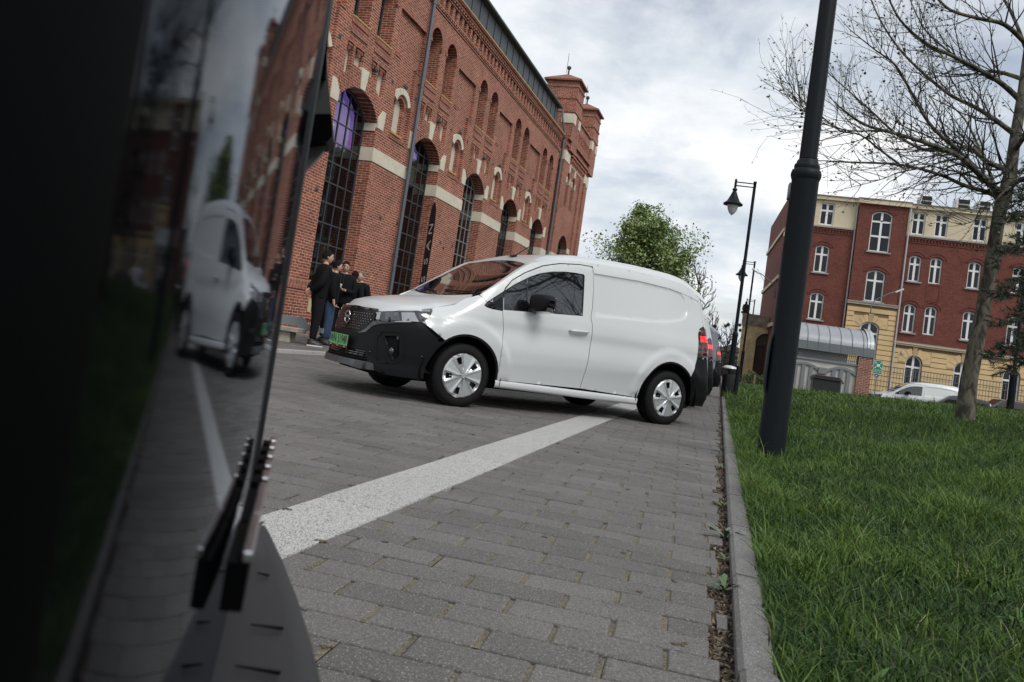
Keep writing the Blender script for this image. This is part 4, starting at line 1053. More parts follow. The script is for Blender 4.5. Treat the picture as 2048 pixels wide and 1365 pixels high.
def _sdf(poly, x, y):
    d = 1e9; ins = False; n = len(poly)
    for i in range(n):
        ax, ay = poly[i]; bx, by = poly[(i+1) % n]; ex, ey = bx-ax, by-ay
        t = max(0, min(1, ((x-ax)*ex+(y-ay)*ey)/(ex*ex+ey*ey))); d = min(d, math.hypot(x-ax-t*ex, y-ay-t*ey))
        if (ay > y) != (by > y) and x < (bx-ax)*(y-ay)/(by-ay)+ax: ins = not ins
    return d if ins else -d
def _ss(t): t = max(0.0, min(1.0, t)); return t*t*(3-2*t)
def Wd_(u, z):
    e = _interp(V_E, u)
    w = .905
    w -= .255*max(0, z-1.05) + .018*_ss((z-.93)/.16)
    cz = .50+.04*(u-.5)
    w -= .17*max(0, cz-z)-.06*max(0, .30-z)
    w += .012*math.exp(-((z-.64)/.13)**2) - .006*math.exp(-((z-.84)/.07)**2)
    w -= (.085 if z > 0 else 0)*_ss((.25-u)/.8)*_ss((z-.8)/.25)
    w -= .020*_ss((-.1-u)/.6)
    w -= .05*_ss((u-2.4)/1.2)*_ss((z-.5)/1.2)+.015*_ss((u-2.6)/.9)
    hh = .075*_ss((.2-u)/.5)+.022
    t = (z-(e-.11))/.11
    if t > 0: w -= hh*min(t, 1.3)**2
    for hb in (HUBF, HUBR):
        r = math.hypot(u-hb, z-.32)
        if r < .60: w += (.020*_ss((.60-r)/.07) - .12*max(0, .535-r))*_ss((z-.29)/.07)
    if 1.3 < u < 3.1 and 1.1 < z < 1.7:
        w -= .012*_ss((_sdf(REC, u, z)+.004)/.022)
    return w
def side_pt(s, z, sd=1, off=0.0):
    """body side and ends: s is the length coordinate round the corners, z height; returns local (x to the rear, y, z)"""
    if s >= UF0 and s <= SR0-.0: u, v = s, Wd_(s, z); nx, ny = 0, 1
    elif s < UF0:
        e = min(1.0, (UF0-s)/LENF); ph = float(np.interp(e, LF_, PHF)); a = UF0-_interp(V_NOSE, z); b = Wd_(UF0, z)
        sn, cs = math.sin(ph), math.cos(ph); u = UF0-a*max(sn, 0)**(2/NS_F); v = b*max(cs, 0)**(2/NS_F)
        if s < UF0-LENF: v = -(UF0-LENF-s)
        nx, ny = -sn, cs
    else:
        e = min(1.0, (s-SR0)/LENR); ph = float(np.interp(e, LR_, PHR)); a = _interp(V_REAR, z)-SR0; b = Wd_(SR0, z)
        sn, cs = math.sin(ph), math.cos(ph); u = SR0+a*max(sn, 0)**(2/NS_R); v = b*max(cs, 0)**(2/NS_R); nx, ny = sn, cs
    if off: u += nx*off; v += ny*off
    return Vector((u, -v*sd, z))
def side_v(u, z):
    if u >= UF0: return Wd_(u, z)
    a = UF0-_interp(V_NOSE, z); t = min(1.0, max(0.0, (UF0-u)/a)); return Wd_(UF0, z)*max(0.0, 1-t**NS_F)**(1/NS_F)
def top_pt(u, v, off=0.0):
    """hood, windscreen and roof: v positive on the near side"""
    e = _interp(V_E, u); T = _interp(V_T, u); w = max(.02, side_v(u, e)); n = 2.4+3.6*_ss((u-.5)/.8)
    z = e+(T-e)*(1-min(1.0, abs(v)/w)**n)
    if u < UF0:
        b = Wd_(UF0, .88); uf = UF0-.58*max(0, 1-(abs(v)/b)**NS_F)**(1/NS_F); z -= .050*_ss(1-(u-uf)/.11)
    return Vector((u, -v, z+off))
SC = UF0-LENF
def front_pt(t, z, off=0.0):
    """nose of the van: t metres along the skin from the centre line, positive towards the near side"""
    return side_pt(SC+abs(t), z, 1 if t >= 0 else -1, off)
# ================================================================ panel van: parts
def inside(poly, x, y):
    r = False; n = len(poly)
    for i in range(n):
        ax, ay = poly[i]; bx, by = poly[(i+1) % n]
        if (ay > y) != (by > y) and x < (bx-ax)*(y-ay)/(by-ay)+ax: r = not r
    return r
def dens(poly, st, closed=True):
    o = []; n = len(poly)
    for i in range(n if closed else n-1):
        a, b = poly[i], poly[(i+1) % n]; L = math.hypot(b[0]-a[0], b[1]-a[1]); k = max(1, int(math.ceil(L/st)))
        for j in range(k): o.append((a[0]+(b[0]-a[0])*j/k, a[1]+(b[1]-a[1])*j/k))
    if not closed: o.append(poly[-1])
    return o
def chaikin(p, n=1, closed=True):
    for _ in range(n):
        q = []
        for i in range(len(p) if closed else len(p)-1):
            a, b = p[i], p[(i+1) % len(p)]
            q += [(a[0]*.75+b[0]*.25, a[1]*.75+b[1]*.25), (a[0]*.25+b[0]*.75, a[1]*.25+b[1]*.75)]
        p = q
    return p
def inset(poly, d):
    n = len(poly); A = sum(poly[i][0]*poly[(i+1) % n][1]-poly[(i+1) % n][0]*poly[i][1] for i in range(n)); s = 1 if A > 0 else -1; o = []
    for i in range(n):
        a, b, c = poly[i-1], poly[i], poly[(i+1) % n]
        e1 = (b[0]-a[0], b[1]-a[1]); e2 = (c[0]-b[0], c[1]-b[1]); l1 = math.hypot(*e1) or 1e-9; l2 = math.hypot(*e2) or 1e-9
        nx = -(e1[1]/l1+e2[1]/l2)*s; ny = (e1[0]/l1+e2[0]/l2)*s; L = math.hypot(nx, ny) or 1e-9; k = min(2.0, 2/L)
        o.append((b[0]+nx/L*d*k*.5*1.0*L/ max(L, 1e-9), b[1]+ny/L*d*k*.5))
    return o
def panel(name, poly, fn, m, parent, holes=(), lines=(), off=0.0, st=.035, gap=.0022, skirt=.014, flip=False, round_=0):
    if round_: poly = chaikin(poly, round_)
    poly = inset(poly, gap) if gap else list(poly)
    loops = [dens(poly, st)]+[dens(h, st) for h in holes]
    pts, edges = [], []
    for l in loops:
        b = len(pts); pts += l; edges += [(b+i, b+(i+1) % len(l)) for i in range(len(l))]
    for l in lines:
        l = [p for p in dens(l, st*.8) if inside(poly, *p)]; pts += l
    xs = [p[0] for p in poly]; ys = [p[1] for p in poly]; seg = loops[0]+[p for l in loops[1:] for p in l]
    sx, sy = np.array([p[0] for p in pts]), np.array([p[1] for p in pts])
    x = min(xs)+st/2
    while x < max(xs):
        y = min(ys)+st/2
        while y < max(ys):
            if inside(poly, x, y) and not any(inside(h, x, y) for h in holes) and np.min((sx-x)**2+(sy-y)**2) > (st*.55)**2: pts.append((x, y))
            y += st
        x += st
    r = delaunay_2d_cdt([Vector(p) for p in pts], edges, [], 0, 1e-6)
    P2, T_ = r[0], r[2]
    out_, mp = MB(), {}
    V = [fn(p.x, p.y, off) for p in P2]
    F = []
    for t_ in T_:
        cx = sum(P2[i].x for i in t_)/3; cy = sum(P2[i].y for i in t_)/3
        if inside(poly, cx, cy) and not any(inside(h, cx, cy) for h in holes): F.append(tuple(t_))
    me_v = [tuple(v) for v in V]
    # make the faces point outwards
    if F:
        s_ = 0
        for t_ in F[:40]:
            a, b, c = (Vector(me_v[i]) for i in t_); nn = (b-a).cross(c-a); ctr = (a+b+c)/3; s_ += nn.dot(ctr-Vector((1.3, 0, .75)))
        if s_ < 0: F = [t_[::-1] for t_ in F]
    used = sorted({i for f in F for i in f}); rm = {i: k for k, i in enumerate(used)}
    vs_ = [me_v[i] for i in used]; fs_ = [tuple(rm[i] for i in f) for f in F]
    # skirt: border edges folded inwards
    if skirt:
        ec = {}
        for f in fs_:
            for i in range(3): a, b = f[i], f[(i+1) % 3]; ec[(a, b)] = 1
        nrm = [Vector() for _ in vs_]
        for f in fs_:
            a, b, c = (Vector(vs_[i]) for i in f); n_ = (b-a).cross(c-a)
            for i in f: nrm[i] += n_
        rim = {}
        for (a, b) in list(ec):
            if (b, a) not in ec:
                for q in (a, b):
                    if q not in rim:
                        n_ = nrm[q].normalized(); k = len(vs_); vs_.append(vs_[q]); vs_.append(tuple(Vector(vs_[q])-n_*skirt)); rim[q] = (k, k+1)
                fs_.append((rim[b][0], rim[a][0], rim[a][1], rim[b][1]))
    o = MB().add(vs_, fs_).obj(name, m, parent, smooth=True)
    return o
MT['van_white'] = mat('van_white', (.57,.59,.595), .32, spec=.5, coat=.6); MT['van_white'].node_tree.nodes['Principled BSDF'].inputs['Coat Roughness'].default_value = .10
MT['van_grey'] = mat('van_grey', (.10,.115,.13), .25, spec=.5, coat=1.0, metal=.3)
MT['clad'] = mat('cladding', (.009,.0095,.0105), .52, spec=.14, bump=.15, bscale=900)
MT['gloss_black'] = mat('gloss_black', (.006,.006,.007), .08, coat=.6)
MT['car_glass'] = mat('car_glass', (.006,.007,.008), .015, spec=.75, coat=1.0)
MT['rubber'] = mat('rubber', (.008,.008,.009), .75, spec=.2, bump=.2, bscale=80)
MT['grille_black'] = mat('grille_black', (.004,.004,.0045), .3, spec=.25)
MT['chrome'] = mat('chrome', (.75,.76,.77), .1, metal=1.0)
MT['hubcap'] = mat('hubcap', (.50,.52,.53), .30, metal=.55, spec=.5)
MT['lamp_glass'] = mat('lamp_glass', (.08,.085,.09), .05, spec=.6, coat=1.0, metal=.2)
MT['lamp_clear'] = mat('lamp_clear', (.34,.355,.37), .08, coat=1.0, metal=.3)
MT['lamp_dark'] = mat('lamp_dark', (.018,.02,.022), .06, coat=1.0)
MT['tail_red'] = mat('tail_red', (.10,.006,.008), .12, coat=1.0)
MT['tail_lit'] = mat('tail_lit', (.6,.02,.02), .2, coat=1.0, emit=((1.0,.018,.025), .8))
MT['plate_green'] = mat('plate_green', (.17,.50,.19), .4); MT['plate_blue'] = mat('plate_blue', (.02,.05,.25), .4); MT['black_print'] = mat('black_print', (.01,.01,.01), .5)
MT['underbody'] = mat('underbody', (.006,.006,.006), .8, spec=.1)
def wheel_parts(hx, side, parent, ang0):
    """side +1: near"""
    w = bpy.data.objects.new('wheel', None); link(w, parent); w.location = (hx, -TR*side, WR-.003); w.rotation_euler = (0, 0, 0 if side > 0 else math.pi)
    prof = [(.19,.07),(.228,.098),(.234,.106),(.25,.112),(.285,.108),(.308,.095),(.318,.082),(.3215,.06),(.3215,-.06),(.318,-.09),(.29,-.108),(.22,-.10),(.19,-.08)]
    mb = MB(); mb.lathe([(r_, y) for r_, y in prof], 56, (0, 0, 0), 'Y')
    t = mb.obj('tyre', MT['rubber'], w, smooth=True)
    mb = MB()   # tread ribs
    for k in range(70):
        a = 2*math.pi*k/70
        M_ = Matrix.Rotation(a, 4, 'Y')
        for y0, y1 in ((-.088, -.03), (-.022, .022), (.03, .088)): mb.box(-.009, .009, y0, y1, .319, .3265, M_)
    mb.obj('tread', MT['rubber'], w)
    # hub cap
    mb = MB(); R_ = [0, .037, .08, .122, .16, .192, .213, .226]
    A = []
    for k in range(5):
        c = R(ang0)+k*2*math.pi/5
        A += [(c, 'g'), (c+R(9), 'g2'), (c+R(15.5), 'e'), (c+R(26), 'b'), (c+R(46), 'b'), (c+R(56.5), 'e'), (c+R(63), 'g2')]
    idx = {}
    def hgt(kind, r_):
        if r_ > .22: return -.109
        base = -.118-.012*(1-r_/.2)
        if kind == 'b': return base-.004
        if kind == 'e': return base-.012
        if kind == 'g2': return base+.004*(r_ > .05)
        return base+.016*min(1, r_/.06)
    for ri, r_ in enumerate(R_):
        for ai, (a, kind) in enumerate(A):
            sq_ = 1.0
            idx[(ri, ai)] = len(mb.v); mb.v.append((r_*math.cos(a), hgt(kind, r_), r_*math.sin(a)))
    na_ = len(A)
    for ri in range(len(R_)-1):
        for ai in range(na_):
            aj = (ai+1) % na_
            k1, k2 = A[ai][1], A[aj][1]
            if ri in (3, 4) and {k1, k2} <= {'g', 'g2'}: continue
            mb.f.append([idx[(ri, ai)], idx[(ri, aj)], idx[(ri+1, aj)], idx[(ri+1, ai)]]); mb.mi.append(0)
    h = mb.obj('hub_cap', MT['hubcap'], w)
    mb = MB(); mb.lathe([(0, .142), (.022, .142), (.026, .136), (.028, .12)], 20, (0, 0, 0), 'Y'); mb.obj('hub_badge', MT['hubcap'], h, autosmooth=40)
    mb = MB(); mb.lathe([(.0, .05), (.17, .05), (.215, .09), (.229, .108), (.2295, .07)], 40, (0, 0, 0), 'Y'); mb.obj('rim', MT['iron'], w, smooth=True)
    for k in range(5):
        a = R(ang0)+k*2*math.pi/5+.05
        mb = MB(); mb.lathe([(0, .085), (.012, .082), (.014, .06)], 8, (.12*math.cos(a), 0, .12*math.sin(a)), 'Y'); mb.obj('wheel_bolt', MT['chrome'], w)
    return w
ARCR = .428
def archpts(hx, a0, a1, r_, n=22, cz=.315): return [(hx+r_*math.cos(R(a0+(a1-a0)*i/n)), cz+r_*math.sin(R(a0+(a1-a0)*i/n))) for i in range(n+1)]
def build_van(name, label, paint, plate=True, group=None):
    root = empty(name, (0, 0, 0), 0, label, 'van', group)
    SILL = [(.36,.30),(2.36,.27)]
    sill_z = lambda u: .305-.018*(u-.36)
    fa = archpts(HUBF, 128, -3, ARCR); ra = archpts(HUBR, 183, 42, .445)
    for sd in (1, -1):
        fn = lambda s, z, off=0.0, sd=sd: side_pt(s, z, sd, off)
        # underlay shell that darkens the gaps
        shell = [(-1.5,.30),(-.36,.30),(-.45,.36)]+archpts(HUBF, 150, 20, .47, 10)+[(.44,.26),(2.3,.25)]+archpts(HUBR, 165, 20, .48, 10)+[(3.3,.32),(3.3,.9),(3.3,1.45),(3.1,1.6),(2.5,1.70),(1.5,1.67),(1.0,1.62),(.75,1.55),(.45,1.35),(.12,1.12),(-.2,.97),(-.5,.88),(-1.0,.8),(-1.5,.78)]
        panel('inner_shell', shell, fn, MT['underbody'], root, off=-.02, st=.09, gap=0, skirt=0)
        hood_e = [(-.441,.945),(-.383,.968),(-.268,.991),(-.173,1.021),(-.108,1.066),(-.053,1.105),(.072,1.160)]
        fend = hood_e+[(.107,1.132),(.149,1.097),(.118,1.060),(.15,1.045),(.214,1.036),(.337,1.034),(.352,.944),(.378,.83),(.374,.70),(.370,.60),(.385,.45),(.40,.315)]+fa[::-1]+[(-.561,.797),(-.49,.868)]
        panel('front_fender', fend, fn, paint, root, st=.03)
        door = [(.404,.312),(.389,.45),(.374,.60),(.378,.72),(.382,.83),(.356,.944),(.341,1.036),(.348,1.153),(.372,1.265),(.46,1.372),(.623,1.478),(.858,1.592),(1.103,1.660),(1.389,1.696),(1.545,1.700),(1.566,1.68),(1.563,1.45),(1.545,1.25),(1.518,1.130),(1.536,1.044),(1.542,.876),(1.530,.734),(1.515,.507),(1.502,.320)]
        glass = [(.361,1.053),(.363,1.245),(.493,1.334),(.687,1.444),(.819,1.503),(.989,1.550),(1.161,1.578),(1.300,1.588),(1.425,1.590),(1.437,1.575),(1.420,1.36),(1.400,1.128),(.9,1.092)]
        panel('door', door, fn, paint, root, holes=[inset(glass, -.012)], st=.03)
        g = panel('window_seal', inset(glass, -.0135), fn, MT['gloss_black'], root, holes=[inset(glass, .010)], off=-.002, st=.05, gap=0, skirt=.01)
        panel('side_window', inset(glass, .008), fn, MT['car_glass'], root, off=-.009, st=.04, gap=0, skirt=0)
        panel('division_bar', [(.640,1.066),(.652,1.066),(.672,1.42),(.660,1.42)], fn, MT['gloss_black'], root, off=-.005, st=.05, gap=0)
        tri = [(.122,1.064),(.150,1.093),(.25,1.165),(.350,1.232),(.350,1.044),(.214,1.042)]
        panel('mirror_triangle', tri, fn, MT['gloss_black'], root, off=.001, st=.04, round_=0)
        panel('mirror_base', [(.175,1.072),(.33,1.185),(.33,1.062)], fn, MT['clad'], root, off=.006, st=.04)
        # A pillar and roof rail, from the windscreen foot to the tail
        top_e = [(u, _interp(V_E, u)) for u in np.linspace(3.30, .08, 46)]
        lower = [(.150,1.101),(.25,1.172),(.352,1.243),(.372,1.285),(.46,1.382),(.623,1.488),(.858,1.602),(1.103,1.670),(1.389,1.706),(1.57,1.710)]
        rail = [(.107,1.134)]+lower+[(1.572,1.632),(2.28,1.651),(2.78,1.638),(3.0,1.612),(3.2,1.58),(3.3,1.555)]+top_e
        panel('roof_rail', rail, fn, paint, root, st=.035, gap=.0015)
        quarter = [(1.508,.320),(1.521,.507),(1.536,.734),(1.548,.876),(1.542,1.044),(1.524,1.130),(1.551,1.25),(1.569,1.45),(1.572,1.628),(2.28,1.648),(2.78,1.635),(3.0,1.609),(3.2,1.577),(3.36,1.53),(3.36,1.25),(3.285,1.215),(3.25,1.15),(3.243,1.063),(3.232,.944),(3.232,.844),(3.215,.785),(3.185,.73),(3.135,.612)]+ra[::-1][1:]+[(2.365,.29)]
        lines = [inset(REC, d) for d in (-.012, .0, .009, .018, .03)]+[archpts(HUBR, 190, 20, r_, 30, .32) for r_ in (.46,.49,.52,.545,.57,.60)]
        panel('quarter_panel', quarter, fn, paint, root, lines=lines, st=.032)
        # sill
        mb = MB(); rows = [(.309, -.012), (.304, .002), (.285, .007), (.255, .006), (.232, -.004), (.226, -.03)]; nu = 44
        for r_z, r_o in rows:
            for q in range(nu+1):
                u_ = .385+(2.362-.385)*q/nu; v_ = side_pt(u_, .34, sd, 0); zz_ = r_z-.016*(u_-.385)+.006
                mb.v.append((u_, -sd*(.872+r_o+.0*v_.y), zz_))
        for r_ in range(len(rows)-1):
            for q in range(nu): f_ = [r_*(nu+1)+q, r_*(nu+1)+q+1, (r_+1)*(nu+1)+q+1, (r_+1)*(nu+1)+q]; mb.f.append(f_[::-1] if sd > 0 else f_); mb.mi.append(0)
        mb.obj('sill', paint, root, smooth=True)
        # rear cladding
        rc_ = [(3.232,.848),(3.215,.788),(3.185,.734),(3.132,.608)]+archpts(HUBR, 36, -8, .445, 10)+[(3.28,.26),(3.45,.255),(3.60,.26),(4.1,.26),(4.1,.62),(3.52,.62),(3.44,.70),(3.42,.848)]
        panel('rear_bumper', rc_, fn, MT['clad'], root, st=.04)
        lampo = [(3.234,.86),(3.234,.944),(3.246,1.063),(3.253,1.15),(3.288,1.212),(3.36,1.243),(3.40,1.21),(3.41,1.05),(3.42,.86)]
        tl = panel('tail_lamp', lampo, fn, MT['lamp_dark'], root, off=.004, st=.03)
        panel('lamp_lit', [(3.275,1.055),(3.275,1.128),(3.40,1.132),(3.405,1.055)], fn, MT['tail_lit'], tl, off=.007, st=.03)
        panel('lamp_red', [(3.285,.90),(3.28,1.04),(3.403,1.045),(3.415,.88)], fn, MT['tail_red'], tl, off=.007, st=.03)
        panel('lamp_red', [(3.285,1.14),(3.30,1.19),(3.36,1.205),(3.395,1.19),(3.40,1.14)], fn, MT['tail_red'], tl, off=.007, st=.03)
        panel('rear_corner', [(3.365,1.53),(3.30,1.553),(3.30,1.62),(3.55,1.60),(3.60,1.4),(3.60,.64),(3.53,.63),(3.45,.71),(3.43,.86),(3.42,1.05),(3.41,1.215),(3.365,1.25)], fn, paint, root, st=.04)
        # front bumper
        bump = [(SC-.0,.62),(-1.255,.60),(-1.18,.625),(-1.10,.70),(-1.01,.728),(-.86,.75),(-.70,.775),(-.566,.792),(-.356,.630)]+archpts(HUBF, 132, 186, ARCR, 12)+[(-.47,.235),(-.79,.235),(-.92,.262),(-1.0,.33),(-1.09,.435),(SC,.435)]
        fog = [(-1.039,.654),(-.788,.683),(-.738,.676),(-.705,.641),(-.645,.443),(-.664,.393),(-.727,.352),(-.921,.335)]
        fogi = [(-.924,.612),(-.790,.628),(-.758,.610),(-.708,.440),(-.735,.392),(-.775,.395),(-.886,.536)]
        panel('front_bumper', bump, fn, MT['clad'], root, holes=[fogi], st=.032)
        panel('fog_recess', inset(fogi, -.004), fn, MT['gloss_black'], root, off=-.022, st=.04, gap=0, skirt=0)
        rim = panel('bumper_moulding', chaikin(inset(fog, 0)), fn, MT['clad'], root, holes=[chaikin(inset(fog, .030))], off=.006, st=.03, gap=0, skirt=.008)
        f2 = panel('bumper_vane', [(-.935,.605),(-.915,.605),(-.735,.390),(-.765,.385)], fn, MT['clad'], root, off=.004, st=.03, gap=0)
        mb = MB(); q = side_pt(-.80, .47, sd, -.01); mb.sphere(q, .045, 14, 10, (.5, 1, 1)); mb.obj('fog_lamp', MT['lamp_dark'], root, smooth=True)
        q = side_pt(-1.02, .43, sd, .001); mb = MB(); mb.sphere(q, .011, 8, 6); mb.obj('parking_sensor', MT['gloss_black'], root, smooth=True)
        q = side_pt(-.50, .46, sd, .0); mb = MB(); mb.sphere(q, .011, 8, 6); mb.obj('parking_sensor', MT['gloss_black'], root, smooth=True)
        # headlamp
        hl = [(-1.118,.838),(-.9,.866),(-.65,.905),(-.436,.937),(-.49,.866),(-.553,.800),(-.68,.778),(-.86,.752),(-1.079,.748)]
        h = panel('headlamp', hl, fn, MT['lamp_dark'], root, off=.002, st=.03)
        panel('lamp_lens', [(-1.09,.762),(-1.09,.832),(-1.04,.838),(-1.04,.762)], fn, MT['lamp_clear'], h, off=.006, st=.03)
        panel('lamp_lens', [(-.97,.77),(-.985,.845),(-.83,.862),(-.79,.78)], fn, MT['lamp_glass'], h, off=.006, st=.03)
        panel('lamp_lens', [(-.775,.782),(-.80,.866),(-.66,.882),(-.60,.795)], fn, MT['lamp_clear'], h, off=.006, st=.03)
        panel('lamp_lens', [(-.58,.802),(-.62,.885),(-.53,.895),(-.50,.862),(-.545,.806)], fn, MT['lamp_glass'], h, off=.006, st=.03)
        panel('light_strip', [(-.86,.869),(-.84,.884),(-.47,.928),(-.49,.912)], fn, MT['lamp_clear'], h, off=.008, st=.03)
        panel('light_strip', [(-.87,.757),(-.84,.772),(-.665,.797),(-.69,.782)], fn, MT['lamp_clear'], h, off=.007, st=.03)
        # gloss wing under the lamp
        wing = [(-1.100,.745),(-1.078,.744),(-.87,.748),(-.872,.752),(-1.01,.730),(-1.098,.703),(-1.178,.628),(-1.255,.603),(-1.30,.603)]
        panel('grille_wing', [(-1.115,.742),(-1.08,.745),(-.875,.752),(-.86,.745),(-1.01,.722),(-1.095,.695),(-1.175,.618),(-1.30,.596),(-1.26,.612),(-1.19,.655)], fn, MT['gloss_black'], root, off=.006, st=.03, gap=0)
        # mirror
        mr = [] ; base = side_pt(.48, 1.10, sd, 0)
        mb = MB(); 
        c0 = Vector((.735, -sd*1.045, 1.185))
        secs = []
        for k in range(9):
            t_ = -1+2*k/8; ww = math.sqrt(max(0, 1-abs(t_)**3.2))
            secs.append((t_, ww))
        nv = 20
        for t_, ww in secs:
            for j in range(nv):
                th = 2*math.pi*j/nv; ca, sa = math.cos(th), math.sin(th)
                x = math.copysign(abs(ca)**.55, ca)*.088*(.45+.55*ww)+ (-.02*t_*t_)
                z = math.copysign(abs(sa)**.5, sa)*.086*(.35+.65*ww)
                mb.v.append((c0.x+x+.045*t_, c0.y-sd*t_*.115, c0.z+z))
        for i in range(len(secs)-1):
            for j in range(nv):
                j2 = (j+1) % nv; f = [i*nv+j, i*nv+j2, (i+1)*nv+j2, (i+1)*nv+j]; mb.f.append(f if sd > 0 else f[::-1]); mb.mi.append(0)
        mb.f.append(list(range(nv))); mb.mi.append(0); mb.f.append([8*nv+j for j in range(nv)][::-1]); mb.mi.append(0)
        mo = mb.obj('wing_mirror', MT['clad'], root, smooth=True)
        mb = MB(); mb.add([(c0.x-.075, c0.y+sd*.20, 1.075), (c0.x+.03, c0.y+sd*.19, 1.065), (c0.x+.075, c0.y-sd*.10, 1.085), (c0.x-.02, c0.y-sd*.11, 1.09), (c0.x-.06, c0.y+sd*.20, 1.105), (c0.x+.02, c0.y+sd*.19, 1.095), (c0.x+.06, c0.y-sd*.10, 1.135), (c0.x-.02, c0.y-sd*.11, 1.14)], [(0,1,2,3),(4,5,6,7),(0,1,5,4),(1,2,6,5),(2,3,7,6),(3,0,4,7)])
        mb.obj('mirror_foot', MT['gloss_black'], mo, bevel=.008)
        mb = MB(); mb.box(c0.x+.084, c0.x+.092, min(c0.y-sd*.085, c0.y+sd*.085), max(c0.y-sd*.085, c0.y+sd*.085), c0.z-.065, c0.z+.065); mb.obj('mirror_glass', MT['chrome'], mo)
        # handle with its cup
        cup = [(1.352+.062*math.cos(a*math.pi/12), .941+.046*math.sin(a*math.pi/12)) for a in range(24)]
        panel('handle_cup', cup, fn, mat('cup', (.40,.41,.41), .4) if False else paint, root, off=.0025, st=.02, gap=0, skirt=.003)
        mb = MB(); pts = []
        for k in range(11):
            s_ = 1.222+.258*k/10; z_ = .940+.016*k/10; o_ = .030*min(1, (1-abs(2*k/10-1)**6)*1.2)
            pts.append(side_pt(s_, z_, sd, .008+o_))
        mb.tube(pts, [.010]+[.0155]*9+[.010], 10); hd = mb.obj('door_handle', paint, root, smooth=True)
        # wheel well and wheels
        for hx, ar in ((HUBF, .47), (HUBR, .48)):
            mb = MB(); Q = [(hx+ar*math.cos(R(a)), .315+ar*math.sin(R(a))) for a in range(-8, 189, 7)]
            mb.v = [(x, -sd*.89, z) for x, z in Q]+[(x, -sd*.52, z) for x, z in Q]+[(hx, -sd*.52, .3)]
            for i in range(len(Q)-1): mb.f += [(i, i+1, i+1+len(Q), i+len(Q)), (i+len(Q), i+1+len(Q), 2*len(Q))]; mb.mi += [0, 0]
            mb.obj('wheel_housing', MT['underbody'], root, smooth=False)
            A_ = archpts(hx, -4, 184, ar-.028, 30)
            mb = MB()
            for i, (s_, z_) in enumerate(A_):
                z2 = max(z_, .2); q = side_pt(s_, max(z2, .22), sd, -.012); mb.v += [(q.x, q.y, z_), (q.x, q.y+sd*.16, z_)]
            for i in range(len(A_)-1): mb.f.append([2*i, 2*i+1, 2*i+3, 2*i+2]); mb.mi.append(0)
            mb.obj('arch_liner', MT['underbody'], root, smooth=True)
            A1 = archpts(hx, -4 if hx == HUBF else 0, 190 if hx == HUBF else 184, (ARCR if hx == HUBF else .445)+.004, 34); A2 = archpts(hx, -4 if hx == HUBF else 0, 190 if hx == HUBF else 184, (ARCR if hx == HUBF else .445)-.022, 34)
            panel('arch_trim', A1+A2[::-1], fn, MT['clad'], root, off=-.004, st=.04, gap=0, skirt=.02)
            wheel_parts(hx, sd, root, 112 if hx == HUBF else 98)
    # top panels
    vtop = lambda u, v, off=0.0: top_pt(u, v, off)
    def edge_v(u, d): return side_v(u, _interp(V_E, u))-d
    nose = []
    for k in range(25):
        th = math.pi*k/24; vv = .80*math.cos(th)
        z = .875; a = UF0-_interp(V_NOSE, z); b = Wd_(UF0, z)
        nose.append((UF0-(a+.0)*max(0, 1-(abs(vv)/b)**NS_F)**(1/NS_F)+.022, vv))
    hood = []
    us = list(np.linspace(-.47, -.02, 12))
    hood = [(u, edge_v(u, .001)) for u in us[::-1]]
    fr = [(u, v) for u, v in nose if u < -.47]
    hood += fr + [(u, -edge_v(u, .001)) for u in us] + [(-.035+.11*(v/.75)**2, v) for v in np.linspace(-.70, .70, 11)]
    # bulge lines of the hood
    panel('hood', hood, vtop, paint, root, st=.032)
    wsb = [(-.015+.12*(v/.75)**2, v) for v in np.linspace(-.735, .735, 13)]
    wst = [(.795-.10*(v/.62)**2, v) for v in np.linspace(.645, -.645, 11)]
    def side_of(u): return edge_v(u, .035+.04*_ss((u-.1)/.6))
    wr = [(u, side_of(u)) for u in np.linspace(.14, .66, 9)]; wl = [(u, -side_of(u)) for u in np.linspace(.66, .14, 9)]
    ws = wsb+wr+wst+wl
    panel('windscreen', ws, vtop, MT['car_glass'], root, off=-.004, st=.05, skirt=.004)
    for q in (1, -1):
        pl = [(u, q*edge_v(u, 0)) for u in np.linspace(.09, .78, 12)]+[(u, q*(side_of(u)+.002)) for u in np.linspace(.70, .13, 12)]
        panel('screen_pillar', pl, vtop, paint, root, st=.04, gap=.0005)
    panel('cowl', [(-.03+.11*(v/.75)**2, v) for v in np.linspace(-.74, .74, 13)]+[(-.010+.12*(v/.75)**2, v) for v in np.linspace(.74, -.74, 13)], vtop, MT['clad'], root, off=-.012, st=.05, gap=0)
    rf = [(.803-.10*(v/.62)**2, v) for v in np.linspace(-.645, .645, 11)]+[(u, edge_v(u, 0)) for u in np.linspace(.74, 3.46, 30)]+[(u, -edge_v(u, 0)) for u in np.linspace(3.46, .74, 30)]
    panel('roof', rf, vtop, paint, root, st=.06, gap=.0005)
    # tailgate skin
    mb = MB(); zs_ = [.60,.8,1.0,1.2,1.4,1.5,1.58]; vs2 = np.linspace(-.66, .66, 13)
    for z in zs_:
        for v in vs2: mb.v.append((_interp(V_REAR, z)-.03*(abs(v)/.7)**3+.002, -v, z))
    for i in range(len(zs_)-1):
        for j in range(12): mb.f.append([i*13+j, i*13+j+1, (i+1)*13+j+1, (i+1)*13+j]); mb.mi.append(0)
    mb.obj('tailgate', paint, root, smooth=True)
    mb = MB(); mb.box(3.2, 3.66, -.62, .62, .26, .62); mb.obj('rear_bumper_core', MT['clad'], root, bevel=.02)
        # grille between the lamps
    gt = lambda s_: s_-SC
    gp = [(gt(-1.122),.842),(gt(-1.118),.742),(gt(-1.19),.655),(gt(-1.262),.604)]
    gpoly = gp+[(-a, b) for a, b in gp[::-1]]
